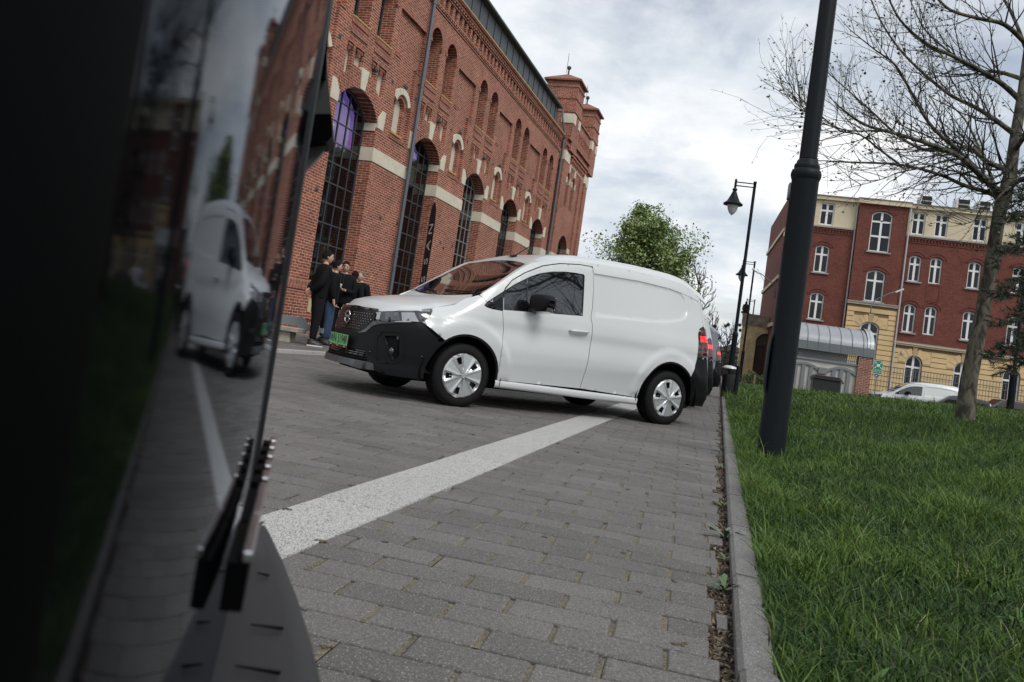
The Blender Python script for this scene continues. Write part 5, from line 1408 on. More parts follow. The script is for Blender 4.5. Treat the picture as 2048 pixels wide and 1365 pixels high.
    panel('grille', gpoly, front_pt, MT['grille_black'], root, off=-.004, st=.04, gap=0)
    gi = [(gt(-1.15),.815),(gt(-1.145),.735),(gt(-1.21),.66),(gt(-1.28),.632)]
    # dotted mesh: small bright ticks in staggered rows
    mb = MB()
    for r_ in range(7):
        z = .80-.027*r_
        for k in range(-11, 12):
            t_ = (k+.5*(r_ % 2))*.044
            lim = gt(-1.15)-max(0, (.735-z))*1.05
            if abs(t_) > lim or abs(t_) < .085: continue
            q0, q1 = front_pt(t_-.0022, z, .003), front_pt(t_+.0022, z, .003); up_ = Vector((0, 0, .010)); ou = Vector((-.006, 0, 0))
            mb.add([q0, q1, q1+up_, q0+up_, q0+ou, q1+ou, q1+ou+up_, q0+ou+up_], [(0,1,2,3),(4,5,6,7),(0,1,5,4),(1,2,6,5),(2,3,7,6),(3,0,4,7)])
    gr = mb.obj('grille_studs', MT['chrome'], root); gr['kind'] = 'stuff'
    for r_ in range(8):
        z = .815-.027*r_; lim = gt(-1.14)-max(0, (.735-z))*1.05
        mb = MB(); mb.tube([front_pt(t_, z, .0) for t_ in np.linspace(-lim, lim, 21)], .0018, 5); mb.obj('grille_bar', MT['clad'], root)
    # top lip of the grille
    panel('grille_lip', [(gt(-1.10),.848),(gt(-1.10),.868),(0,.868),(-gt(-1.10),.868),(-gt(-1.10),.848),(0,.842)], front_pt, MT['gloss_black'], root, off=.003, st=.05, gap=0)
    # emblem: ring with bar and the maker's name
    ec = front_pt(0, .745, .022); em = bpy.data.objects.new('emblem', None); link(em, root); em.location = ec; em.rotation_euler = (0, 0, 0)
    M90 = Matrix.Rotation(-math.pi/2, 4, 'Z')
    n_ = 32; mb = MB()
    for a0, a1 in ((14, 166), (194, 346)):
        pts = [(0, -.068*math.cos(R(a)), .062*math.sin(R(a))) for a in np.linspace(a0, a1, 15)]; mb.tube(pts, .0075, 8)
    mb.obj('emblem_ring', MT['chrome'], em, smooth=True)
    text_obj('NISSAN', .036, MT['chrome'], em, (-.004, 0, 0), (math.pi/2, 0, -math.pi/2), ex=.003, name='emblem_letters')
    # lower grille, skid lip, licence plate
    lg = [(gt(-1.09),.43),(gt(-1.0),.335),(-gt(-1.0),.335),(-gt(-1.09),.43)]
    panel('lower_grille', lg, front_pt, MT['gloss_black'], root, off=-.02, st=.05, gap=0, skirt=0)
    for z in (.355, .377, .399, .420): mb = MB(); L_ = gt(-1.02); mb.tube([front_pt(t_, z, -.006) for t_ in np.linspace(-L_, L_, 21)], .005, 5); mb.obj('grille_bar', MT['clad'], root)
    lip = [(gt(-.93),.325),(gt(-.90),.262),(gt(-1.1),.252),(gt(-1.25),.268),(0,.268),(-gt(-1.25),.268),(-gt(-1.1),.252),(-gt(-.90),.262),(-gt(-.93),.325),(-gt(-1.0),.333),(0,.335),(gt(-1.0),.333)]
    panel('skid_lip', lip, front_pt, mat('skid_grey', (.06,.062,.066), .4), root, off=.012, st=.05, gap=0)
    if plate:
        pc = front_pt(0, .50, .032); lp = bpy.data.objects.new('licence_plate', None); link(lp, root); lp.location = pc
        mb = MB(); mb.box(-.002, .008, -.268, .268, -.075, .066); mb.obj('plate_holder', MT['gloss_black'], lp)
        mb = MB(); mb.box(-.006, -.0025, -.222, .26, -.052, .060); mb.obj('plate_face', MT['plate_green'], lp)
        mb = MB(); mb.box(-.006, -.0025, -.26, -.223, -.052, .060)
        o = mb.obj('plate_band', MT['plate_blue'], lp)
        o.location = (0, 0, 0); o.scale = (1, 1, 1)
        # seen from in front the band is on the left, which is the far side of the van
        for ch in kids(lp): 
            if ch.name.startswith(('plate_face', 'plate_band')): ch.scale = (1, -1, 1)
        text_obj('WN 5194R', .128, MT['black_print'], lp, (-.0075, -.018, .003), (math.pi/2, 0, -math.pi/2), ex=.0008, name='plate_letters', sx=.80)
        text_obj('PL', .026, MT['sign_white'], lp, (-.0075, .241, -.034), (math.pi/2, 0, -math.pi/2), ex=.0006, name='plate_letters')
        for y in (-.19, 0, .19): text_obj('NISSAN', .014, MT['sign_white'], lp, (-.004, y, -.064), (math.pi/2, 0, -math.pi/2), ex=.0006, name='holder_letters')
    # underbody, wipers, aerial
    mb = MB(); mb.box(-.75, 3.3, -.62, .62, .20, .40); mb.box(.42, 2.35, -.80, .80, .215, .30); mb.obj('underbody', MT['underbody'], root)
    for v0, v1 in ((.62, .05), (-.05, -.60)):
        mb = MB(); pts = [top_pt(.02+.10*(v/.75)**2+.05*k/6, v, .012) for k, v in enumerate(np.linspace(v0, v1, 7))]; mb.tube(pts, .008, 5); mb.obj('wiper', MT['clad'], root)
    a0 = top_pt(.93, 0, 0)
    mb = MB(); mb.add([a0+Vector((-.07,-.03,0)), a0+Vector((.05,-.03,0)), a0+Vector((.05,.03,0)), a0+Vector((-.07,.03,0)), a0+Vector((.01,-.012,.035)), a0+Vector((.045,-.012,.035)), a0+Vector((.045,.012,.035)), a0+Vector((.01,.012,.035))], [(3,2,1,0),(4,5,6,7),(0,1,5,4),(1,2,6,5),(2,3,7,6),(3,0,4,7)])
    ae = mb.obj('aerial', MT['clad'], root, bevel=.006)
    mb = MB(); mb.tube([a0+Vector((.03,0,.03)), a0+Vector((.26,0,.205))], [.006,.0045], 6); mb.obj('aerial_rod', MT['clad'], ae)
    return root
A_ = gnd(910, 812); B_ = gnd(1323, 848); vd = (B_-A_).normalized(); vn = Vector((vd.y, -vd.x, 0)); VO = A_-vn*TR
VRZ = math.atan2(vd.y, vd.x)
van = build_van('panel_van', 'nearest white electric panel van with black bumpers and green licence plate', MT['van_white'])
van.location = VO; van.rotation_euler = (0, 0, VRZ)

# two more vans parked beyond, and one far across the street
def place_copy(D, px, py, label, paint=None, rz=0.0, spec_name=None):
    c = copy_tree(van); c['label'] = label
    R_ = Matrix.Rotation(VRZ+rz, 3, 'Z'); lamp_l = Vector((3.42, -.86, 1.08)); t_ = at(px, py, D); w_ = R_ @ lamp_l
    c.location = (t_.x-w_.x, t_.y-w_.y, 0); c.rotation_euler = (0, 0, VRZ+rz)
    if paint:
        def rec(o):
            for ch in [x for x in cmapx.get(o, [])]:
                for sl_x in ch.material_slots:
                    if sl_x.material == MT['van_white']: sl_x.link = 'OBJECT'; sl_x.material = paint
                rec(ch)
        cmapx = {}
        for x in bpy.data.objects:
            if x.parent: cmapx.setdefault(x.parent, []).append(x)
        rec(c)
    return c
v2 = place_copy(14.3, 1428, 700, 'second white panel van, mostly hidden behind the nearest one')
v3 = place_copy(20.5, 1441.5, 721, 'dark grey panel van, third and farthest of the parked row', MT['van_grey'])
cfar = copy_tree(van); cfar['label'] = 'white van parked across the street behind the mound, in front of the railing'
q = at(1835, 790, 42); cfar.location = (q.x-1.35, q.y+.3, GZ-.05); cfar.rotation_euler = (0, 0, BL_RZ); cfar.scale = (.97, .97, .97)
for o_ in list(bpy.data.objects):
    pass
# ================================================================ trees
def barkmat(name, c1, c2, scale=14, contrast=(.42,.58), stretch=.5):
    m, t, b = newmat(name); g_ = N(t, 'ShaderNodeTexCoord'); mp = N(t, 'ShaderNodeMapping'); mp.inputs['Scale'].default_value = (1, 1, stretch); t.links.new(g_.outputs['Object'], mp.inputs[0])
    n = N(t, 'ShaderNodeTexNoise'); n.inputs['Scale'].default_value = scale; n.inputs['Detail'].default_value = 3; n.inputs['Distortion'].default_value = .8; t.links.new(mp.outputs[0], n.inputs[0])
    r = N(t, 'ShaderNodeValToRGB'); t.links.new(n.outputs[0], r.inputs[0]); r.color_ramp.elements[0].position = contrast[0]; r.color_ramp.elements[0].color = (*c1, 1); r.color_ramp.elements[1].position = contrast[1]; r.color_ramp.elements[1].color = (*c2, 1)
    t.links.new(r.outputs[0], b.inputs[0]); b.inputs['Roughness'].default_value = .9
    bp = N(t, 'ShaderNodeBump'); bp.inputs['Strength'].default_value = .6; bp.inputs['Distance'].default_value = .02; t.links.new(n.outputs[0], bp.inputs['Height']); t.links.new(bp.outputs[0], b.inputs['Normal'])
    return m
MT['plane_bark'] = barkmat('plane_bark', (.028,.024,.018), (.115,.105,.075), 9)
MT['dark_bark'] = barkmat('dark_bark', (.02,.017,.014), (.05,.045,.038), 14)
def leafmat(name, col, var=.5):
    m, t, b = newmat(name); at_ = N(t, 'ShaderNodeNewGeometry'); r = N(t, 'ShaderNodeMapRange'); t.links.new(at_.outputs['Random Per Island'], r.inputs[0]); r.inputs[3].default_value = 1-var; r.inputs[4].default_value = 1+var
    s_ = N(t, 'ShaderNodeVectorMath', operation='SCALE'); s_.inputs[0].default_value = col; t.links.new(r.outputs[0], s_.inputs['Scale']); t.links.new(s_.outputs[0], b.inputs[0]); b.inputs['Roughness'].default_value = .6
    return m
def rnd_perp(d):
    v = Vector((random.gauss(0, 1), random.gauss(0, 1), random.gauss(0, 1))); v -= d*v.dot(d); return v.normalized()
class Tree:
    def __init__(s): s.wood = MB(); s.twig = MB(); s.tips = []; s.trunk = MB()
    def branch(s, p, d, L, r, lev, maxlev, droop=.0, uplift=.12, nb=(4, 6), spread=.8, wob=.10, target=None, minr=.004, sides=None, ratio=.62):
        n = max(4, int(4+L*1.6)); pts = [Vector(p)]; rad = [r]; dirs = [d.normalized()]; d = d.normalized()
        for i in range(n):
            d = (d+Vector((random.gauss(0, wob), random.gauss(0, wob), random.gauss(0, wob)+uplift*(.5+.5*i/n)-droop*(i/n)))).normalized()
            pts.append(pts[-1]+d*(L/n)); rad.append(max(minr, r*(1-.78*(i+1)/n))); dirs.append(d)
        mb = s.wood if lev <= 1 else s.twig
        mb.tube(pts, rad, sides or (7 if lev == 0 else 5 if lev == 1 else 4 if lev == 2 else 3), caps=False)
        s.tips.append((pts[-1], d, lev))
        if lev >= maxlev:
            for q, dd in zip(pts[1:], dirs[1:]): s.tips.append((q, dd, lev+1))
            return
        k = random.randint(*nb)
        for j in range(k):
            t = (j+1.0+random.uniform(-.3, .3))/(k+.7); i = min(n-1, max(1, int(t*n))); q = pts[i].lerp(pts[i+1], random.random())
            sd_ = rnd_perp(dirs[i]); ang = spread*random.uniform(.7, 1.2)
            nd = (dirs[i]*math.cos(ang)+sd_*math.sin(ang)).normalized()
            s.branch(q, nd, L*ratio*random.uniform(.7, 1.15)*(1-.35*t), rad[i]*.62, lev+1, maxlev, droop, uplift, nb, spread, wob*1.15, minr=minr, ratio=ratio)
    def leaves(s, n, size, jitter, leafmb=None, levmin=2, elong=1.6):
        mb = leafmb or MB(); T = [t for t in s.tips if t[2] >= levmin]
        for _ in range(n):
            p, d, l = random.choice(T); c = p+Vector((random.gauss(0, jitter), random.gauss(0, jitter), random.gauss(0, jitter)))
            a = rnd_perp(Vector((0, 0, 1))) if random.random() < .3 else Vector((random.gauss(0, 1), random.gauss(0, 1), random.gauss(0, .6))).normalized(); b = rnd_perp(a); z = size*random.uniform(.6, 1.3)
            mb.add([c-b*z*.5, c+a*z*elong*.5, c+b*z*.5, c-a*z*elong*.5], [(0, 1, 2, 3)])
        return mb
# ---- plane tree on the mound
random.seed(11)
pb = at(1933, 806, 13.0); pz = lawn_z(pb.x, pb.y)
pt = empty('plane_tree', (pb.x, pb.y, pz-.05), 0, 'bare plane tree with mottled trunk, tiny buds and hanging seed balls on the grass mound', 'tree')
O_ = Vector((pb.x, pb.y, pz-.05))
tr = Tree()
def wp(x, y, D): return at(x, y, D)-O_
path = [Vector((0, 0, -.1)), Vector((0, 0, 0.02)), wp(1938, 760, 13.0), wp(1962, 640, 13.0), wp(1984, 520, 13.0), wp(1998, 430, 13.0), wp(2009, 385, 13.0)]
tm = MB(); tm.tube(path, [.21,.15,.125,.110,.100,.098,.115], 16, caps=False)
# knobbly fork and the leaders above it
lead = [path[-1]-Vector((0, 0, .15)), wp(2022, 340, 13.05), wp(2030, 280, 13.2), wp(2046, 180, 13.4), wp(2062, 60, 13.5), wp(2078, -90, 13.6)]
tm.tube(lead, [.11,.09,.083,.077,.07,.06], 12, caps=False)
tm.obj('trunk', MT['plane_bark'], pt, smooth=True)
def limb(pts, r0, r1, mb, lv=1, n=7):
    P_ = [Vector(p) for p in pts]; Q = []
    for i in range(len(P_)-1):
        a = P_[max(0, i-1)]; b = P_[i]; c = P_[i+1]; d = P_[min(len(P_)-1, i+2)]
        for k in range(4):
            t = k/4; Q.append(.5*((2*b)+(c-a)*t+(2*a-5*b+4*c-d)*t*t+(3*b-a-3*c+d)*t**3))
    Q.append(P_[-1]); k = len(Q)
    rr = [r0+(r1-r0)*(i/(k-1))**.8 for i in range(k)]
    mb.tube(Q, rr, n, caps=False); return Q, rr
limbs = [  # traced main limbs: (pixels, depth), start and end radius
 ([(2009,392,13),(1988,375,12.8),(1960,350,12.3),(1925,318,11.8),(1880,296,11.3),(1800,270,10.9),(1730,250,10.6),(1680,215,10.4)], .085, .014),
 ([(2005,400,13),(1975,385,12.9),(1930,372,12.5),(1880,350,12.0),(1800,330,11.4),(1700,325,11.1),(1645,322,11.0)], .06, .009),
 ([(2030,350,13.1),(2010,338,13.1),(1975,325,13),(1940,295,13),(1900,300,13),(1850,300,13),(1800,275,13.1),(1750,230,13.2),(1700,185,13.2),(1660,150,13.3)], .07, .010),
 ([(1960,352,12.3),(1925,310,12.0),(1880,270,11.9),(1850,235,11.8),(1820,180,11.7),(1790,130,11.6),(1750,100,11.5),(1700,60,11.5)], .05, .008),
 ([(2030,270,13.2),(1990,240,13.3),(1950,215,13.5),(1900,190,13.6),(1850,150,13.8),(1800,100,14),(1760,40,14.1),(1730,-30,14.2)], .06, .012),
 ([(2040,200,13.4),(2000,165,13.2),(1950,135,13),(1900,110,12.7),(1850,85,12.5),(1800,40,12.4),(1770,-20,12.3)], .065, .015),
 ([(2048,160,13.4),(2000,145,13.8),(1950,140,14.2),(1900,105,14.6),(1850,60,15),(1820,0,15.3)], .05, .012),
 ([(2055,90,13.5),(2010,50,13.3),(1960,38,13),(1900,20,12.8),(1860,-20,12.6)], .06, .02),
 ([(2056,110,13.5),(2020,20,14),(1980,-40,14.5)], .05, .02),
 ([(2012,385,13),(2040,360,12.8),(2080,350,12.5),(2150,320,12)], .07, .02),
 ([(2030,300,13.1),(2060,260,12.7),(2120,200,12.3),(2200,150,12)], .06, .02),
 ([(2000,410,13),(1985,360,13.6),(1960,300,14.2),(1930,240,14.8),(1890,200,15.3)], .05, .012),
 ([(1800,330,11.4),(1760,300,11.2),(1720,270,11.0),(1680,262,10.9),(1640,230,10.8),(1600,195,10.8),(1565,150,10.8)], .022, .005),
 ([(1800,270,10.9),(1760,262,10.8),(1700,262,10.7),(1640,245,10.6),(1610,225,10.6),(1575,188,10.6)], .02, .005),
 ([(2008,395,13),(2020,375,12.6),(1996,395,12.2),(1985,408,12),(1960,420,12),(1948,442,11.9),(1920,450,11.9)], .03, .006),
 ([(1925,318,11.8),(1890,322,11.6),(1850,335,11.4),(1800,345,11.3),(1760,360,11.2),(1690,378,11.1)], .022, .005),
]
random.seed(5)
for pts, r0, r1 in limbs:
    Q, rr = limb([wp(*p) for p in pts], r0*.78, r1*.8, tr.wood, n=7)
    k = len(Q)
    for i in range(3, k-1):
        m_ = 2 if random.random() < .45 else 1
        for _ in range(m_):
            if random.random() < .97:
                d = (Q[i+1]-Q[i]).normalized(); sd_ = rnd_perp(d); ang = random.uniform(.45, .95); nd = (d*math.cos(ang)+sd_*math.sin(ang)+Vector((0, 0, .12))).normalized()
                tr.branch(Q[i], nd, random.uniform(.6, 1.7)*(1-.50*i/k), max(.006, rr[i]*.38), 2, 3, droop=.0, uplift=.10, nb=(3, 4), spread=.62, wob=.13, minr=.0020, ratio=.6)
    tr.branch(Q[-1], (Q[-1]-Q[-2]).normalized(), .32, max(.004, rr[-1]*.9), 2, 2, uplift=.1, nb=(3, 5), spread=.6, wob=.1, minr=.0028, ratio=.55)
tr.wood.obj('crown_limbs', MT['plane_bark'], pt, smooth=True)
o = tr.twig.obj('crown_twigs', MT['dark_bark'], pt, smooth=True)
lf = tr.leaves(3000, .024, .012, levmin=3, elong=2.0)
o = lf.obj('leaf_buds', leafmat('bud', (.10,.13,.035)), pt); o['kind'] = 'stuff'
for (x, y, D) in ((1864,13,12.6),(1884,21,12.6),(1879,38,12.5),(1790,73,11.8),(1796,98,11.6),(1809,99,11.7),(1797,107,11.6),(1768,163,11.4),(1600,254,10.7),(1604,228,10.7),(1602,221,10.7),(1665,248,10.8),(1794,244,11),(1799,248,11),(1808,247,11.1),(1730,147,11.5),(1950,78,13),(1953,32,13),(1999,232,13),(2010,340,12.8),(1868,2,12.6)):
    c = wp(x, y, D); mb = MB(); mb.sphere(c, .020, 9, 7); mb.tube([c+Vector((0, 0, .018)), c+Vector((.01, 0, .12))], .002, 3)
    mb.obj('seed_ball', MT['dark_bark'], pt, smooth=True)
print('plane tree tris', len(tr.twig.f)*2, len(tr.wood.f)*2)
# ---- pine at the right edge
random.seed(3)
qb = at(2120, 830, 10.5)
pn = empty('pine_tree', (qb.x, qb.y, lawn_z(qb.x, qb.y)-.1), 0, 'dark green pine reaching in from the right edge beside the plane tree', 'tree')
Oq = Vector(pn.location)
mb = MB(); mb.tube([Vector((0, 0, 0)), Vector((.05, 0, 1.5)), Vector((0, .05, 3.2)), Vector((.1, 0, 5))], [.13,.11,.08,.03], 10); mb.obj('trunk', MT['dark_bark'], pn, smooth=True)
nb_ = MB(); wd = MB()
def pine_branch(a, b, r_=.018, dens_=1.0, nl=.075):
    a, b = Vector(a), Vector(b); L = (b-a).length; d = (b-a).normalized(); pts = [a+(b-a)*t+Vector((0, 0, .10*L*math.sin(t*2.6)-.05*L*t)) for t in np.linspace(0, 1, 7)]
    wd.tube(pts, [r_*(1-.75*i/6) for i in range(7)], 5)
    n = int(L*19*dens_)
    for k in range(n):
        t = .18+.82*(k+random.random())/n; i = min(5, int(t*6)); p = pts[i].lerp(pts[i+1], t*6-i)
        sd_ = rnd_perp(d); sd_.z *= .45; dd = (d*.7+sd_).normalized(); l2 = random.uniform(.10, .30)*(1.2-t*.5)
        tip = p+dd*l2+Vector((0, 0, .03)); wd.tube([p, tip], [.006, .003], 3, caps=False)
        for j in range(int(30*dens_)):
            c = p.lerp(tip, random.uniform(.15, 1.0)); nd = (dd*random.uniform(.35, 1.1)+rnd_perp(dd)*.85).normalized(); sdv = rnd_perp(nd)*.0042; e = c+nd*nl*random.uniform(.7, 1.2)
            nb_.add([c-sdv, c+sdv, e], [(0, 1, 2)])
def wq(x, y, D): return at(x, y, D)-Oq
for (x0, y0, D0, x1, y1, D1) in ((2110,420,10.5,2000,455,9.9),(2110,395,10.5,2015,420,10),(2115,330,10.5,2030,350,10.1),(2115,470,10.5,1990,530,9.8),(2110,500,10.5,2010,505,10.6),(2110,560,10.5,1985,598,9.7),(2110,590,10.5,2000,600,10.2),(2110,640,10.5,1995,655,9.9),(2110,650,10.5,2030,700,9.6),(2110,700,10.5,1975,720,9.6),(2110,730,10.5,2010,745,9.9),(2110,620,10.5,2040,620,10.6),(2110,540,10.5,2035,560,10.2),(2110,380,10.5,2035,385,10.6),(2115,460,10.6,2040,430,10.8),(2115,290,10.6,2050,270,10.5),(2115,690,10.4,2045,675,10.8)):
    pine_branch(wq(x0, y0, D0), wq(x1, y1, D1), dens_=1.25)
    pine_branch(wq(x0, y0, D0), wq((x0+x1)/2+30, (y0+y1)/2-18, D1+.5), dens_=1.0)
wd.obj('branches', MT['dark_bark'], pn); o = nb_.obj('needles', leafmat('needle', (.022,.038,.018), .4), pn); o['kind'] = 'stuff'
# ---- leafy chestnut behind the vans
def leafy(name, D, xtop, ybase, ytop, halfw, label, seedv, nleaf, lsize, col, trunk_r=.35, env=None, lev=3, bark='dark_bark', L0=.42, spread=.75, group=None, zb=GZ, uplift=.10, nb=(5, 7)):
    random.seed(seedv); x = xtop-.146*(ybase-ytop)*.6; b = at(x, ybase, D); top = at(xtop, ytop, D).z; Hh = top-zb
    e = empty(name, (b.x, b.y, zb), 0, label, 'tree', group); T_ = Tree()
    wm = MB(); fork = Hh*.28; wm.tube([Vector((0, 0, 0)), Vector((.1, 0, fork*.5)), Vector((0, .1, fork)), Vector((.1, 0, Hh*.55)), Vector((.0, 0, Hh*.8))], [trunk_r, trunk_r*.8, trunk_r*.7, trunk_r*.4, trunk_r*.15], 10); wm.obj('trunk', MT[bark], e, smooth=True)
    nl_ = 13
    for k in range(nl_):
        zz = fork+(Hh*.50)*(k/nl_); az = k*2.4+random.uniform(-.4, .4); el = R(15+55*(k/nl_)); L = (halfw*(.60 if env else .95)*(1-.30*abs(k/nl_-.35))+random.uniform(-.3, .3))
        d = Vector((math.cos(az)*math.cos(el), math.sin(az)*math.cos(el), math.sin(el)))
        T_.branch(Vector((0, 0, zz)), d, L, trunk_r*.35, 1, lev, uplift=uplift, nb=nb, spread=spread, wob=.12, minr=.012, ratio=.55)
    T_.wood.obj('limbs', MT[bark], e, smooth=True); T_.twig.obj('twigs', MT[bark], e)
    if nleaf:
        if env:
            cz, rx, rz = env; keep = []
            for p, d, l in T_.tips:
                q = Vector((p.x/rx, p.y/rx, (p.z-cz)/rz))
                if l >= 2 and q.length < 1.02: keep.append((p, d, l))
            for _ in range(900):    # twig ends all through the outer crown, in uneven clumps
                v = Vector((random.gauss(0, 1), random.gauss(0, 1), random.gauss(0, 1))).normalized()*random.uniform(.55, 1.0)
                v *= .86+.42*noise.noise(v*2.3+Vector((seedv, 0, 0)))
                if noise.noise(v*3.4+Vector((0, seedv, 5))) < .0: continue
                keep.append((Vector((v.x*rx, v.y*rx, cz+v.z*rz*(1 if v.z > 0 else .8))), v, 3))
            T_.tips = keep
        lm = T_.leaves(nleaf, lsize, lsize*(2.1 if env else 1.3), levmin=2, elong=1.3); o = lm.obj('crown', leafmat(name+'_leaf', col), e); o['kind'] = 'stuff'
    return e
leafy('chestnut_tree', 60, 1292, 780, 412, 5.2, 'broad leafy green tree standing behind the parked white vans', 21, 56000, .14, (.20,.275,.095), .34, env=(7.3, 4.9, 4.4))
leafy('bare_tree', 66, 1392, 790, 505, 2.2, 'thin bare tree at the right of the big green tree', 22, 0, .1, (.1,.1,.1), .16, spread=.45, uplift=.25)
leafy('poplar_tree', 75, 1424, 780, 622, 1.5, 'small bare upright poplar rising behind the last van', 23, 0, .1, (.1,.1,.1), .16, spread=.3, uplift=.4)
ms = leafy('bare_tree', 78, 1452, 780, 655, 2.0, 'bare tree carrying dark round mistletoe clumps left of the lamp posts', 24, 0, .1, (.1,.1,.1), .14, spread=.6, uplift=.15)
for k in range(13):
    c = Vector((random.uniform(-2, 2), random.uniform(-1.5, 1.5), random.uniform(3.2, 5.3))); mb = MB()
    for j in range(60):
        d = rnd_perp(Vector((0, 0, 1))) if j % 2 else Vector((random.gauss(0, 1), random.gauss(0, 1), random.gauss(0, 1))).normalized(); b_ = rnd_perp(d)*.02; mb.add([c-b_, c+b_, c+d*random.uniform(.18, .30)], [(0, 1, 2)])
    mb.sphere(c, .16, 7, 5); mb.obj('mistletoe', MT['dark_bark'], ms)
bushb = at(1455, 745, 82)
def shrub(x, y, D, rx, rz, label, name='shrub', nlv=2600, ls=.09, col=(.03,.055,.015), seedv=1, zb=GZ, box=False):
    random.seed(seedv); p = at(x, y, D); e = empty(name, (p.x, p.y, zb), 0, label, 'shrub'); mb = MB(); wm = MB()
    for k in range(10):
        a = k*.7; wm.tube([Vector((0, 0, 0)), Vector((math.cos(a)*rx*.6, math.sin(a)*rx*.4, rz*.7))], [.03, .01], 4)
    wm.obj('stems', MT['dark_bark'], e)
    for k in range(nlv):
        if box: v = Vector((random.uniform(-1, 1), random.uniform(-.6, .6), random.uniform(0, 1)))
        else:
            while True:
                v = Vector((random.uniform(-1, 1), random.uniform(-1, 1), random.uniform(0, 1)))
                if .45 < v.length < 1: break
        s_ = 1+.15*math.sin(v.x*7+v.z*5); c = Vector((v.x*rx*s_, v.y*rx*.7, v.z*rz*s_)); a = Vector((random.gauss(0, 1), random.gauss(0, 1), random.gauss(0, 1))).normalized(); b_ = rnd_perp(a)
        mb.add([c-b_*ls*.4, c+a*ls*.6, c+b_*ls*.4, c-a*ls*.6], [(0, 1, 2, 3)])
    o = mb.obj('foliage', leafmat(name+'_leaf', col), e); o['kind'] = 'stuff'; return e
shrub(1517, 765, 48, .95, .95, 'clipped green hedge in front of the netted gate', 'hedge', 3500, .07, (.06,.095,.03), 2, box=True)
shrub(1462, 745, 80, 2.6, 2.6, 'grey brown thicket between the last van and the lamp post', 'thicket', 2600, .16, (.07,.065,.04), 3)
shrub(1400, 760, 90, 7, 3.2, 'distant olive shrubs far behind the parked vans', 'distant_shrubs', 3500, .25, (.07,.075,.04), 4)

# a second plane tree of the same row stands to the right of the camera; the nearest van's door glass mirrors it
t2 = copy_tree(pt); t2['label'] = 'second bare plane tree farther along the lawn, seen mirrored in the van window'
t2.location = (10.3, 6.6, .5); t2.rotation_euler = (0, 0, R(75)); t2.scale = (1.1, 1.1, 1.1)
# ================================================================ street lamps
MT['lamp_paint'] = mat('lamp_paint', (.008,.011,.014), .5, spec=.16, bump=.05, bscale=200)
MT['lamp_bowl'] = mat('lamp_bowl', (.55,.57,.58), .12, coat=1.0)
def street_lamp(x, y, zb, collar, top, r0, r1, arm, head_r, label, group=None, hatch=False, azm=None):
    e = empty('street_lamp', (x, y, zb), azm if azm is not None else 0, label, 'street lamp', group)
    c = collar-zb; t = top-zb
    mb = MB(); mb.lathe([(r0*1.0, 0), (r0, c-.10), (r0*1.02, c-.09)], 28); mb.obj('lower_post', MT['lamp_paint'], e, autosmooth=40)
    mb = MB(); mb.lathe([(r0*1.02, c-.11), (r0*1.06, c-.10), (r0*1.12, c-.075), (r0*1.12, c-.055), (r0*1.05, c-.025), (r0*.92, c-.015), (r0*.95, c+.005), (r0*.92, c+.025), (r0*.80, c+.04), (r0*.78, c+.06), (r1, c+.075)], 28); mb.obj('collar', MT['lamp_paint'], e, autosmooth=50)
    mb = MB(); mb.lathe([(r1, c+.08), (r1*.86, t-.35), (r1*.86, t-.3), (r1*.85, t-.3), (r1*.85, t-.02), (r1*1.05, t), (r1*.9, t+.05), (0, t+.06)], 24); mb.obj('upper_post', MT['lamp_paint'], e, autosmooth=40)
    for dz in (-.05, -.20): mb = MB(); mb.tube([(0, 0, t+dz), (-arm, 0, t+dz)], .025, 8); mb.obj('arm', MT['lamp_paint'], e, smooth=True)
    mb = MB(); mb.lathe([(.05, t-.30), (.05, t+.05), (0, t+.09)], 10, (-arm, 0, 0)); mb.obj('hanger', MT['lamp_paint'], e, autosmooth=40)
    h = t-.32; R_ = head_r
    mb = MB(); mb.lathe([(0, h), (R_*.22, h-.01), (R_*.26, h-.07), (R_*.18, h-.12), (R_*.22, h-.16), (R_*.42, h-.40*R_/.45), (R_*.66, h-.62*R_/.45), (R_, h-.74*R_/.45), (R_, h-.80*R_/.45), (R_*.6, h-.82*R_/.45)], 28, (-arm, 0, 0)); hd = mb.obj('lamp_shade', MT['lamp_paint'], e, autosmooth=45)
    q = h-.80*R_/.45
    mb = MB(); mb.lathe([(R_*.58, q), (R_*.50, q-.20*R_/.45), (R_*.30, q-.38*R_/.45), (0, q-.50*R_/.45)], 24, (-arm, 0, 0)); mb.obj('bowl', MT['lamp_bowl'], hd, smooth=True)
    if hatch:
        mb = MB()
        for k in range(9):
            t_ = k/8; bul = .022*math.sin(math.pi*t_)**.35+.002; z = .62+.52*t_
            for j in range(7):
                a = math.pi-R(34)+R(68)*j/6; mb.v.append(((r0+bul)*math.cos(a), (r0+bul)*math.sin(a), z))
        for k in range(8):
            for j in range(6): mb.f.append([k*7+j, k*7+j+1, (k+1)*7+j+1, (k+1)*7+j]); mb.mi.append(0)
        o = mb.obj('service_hatch', MT['lamp_paint'], e, smooth=True)
    return e
lg_ = gnd(1538, 905, .12)
street_lamp(lg_.x+.02, lg_.y+.02, lawn_z(lg_.x, lg_.y)-.05, 2.63, 8.6, .116, .076, .85, .33, 'near dark grey lamp post rising out of the grass and leaving the frame', 'street lamps', hatch=True, azm=R(-15))
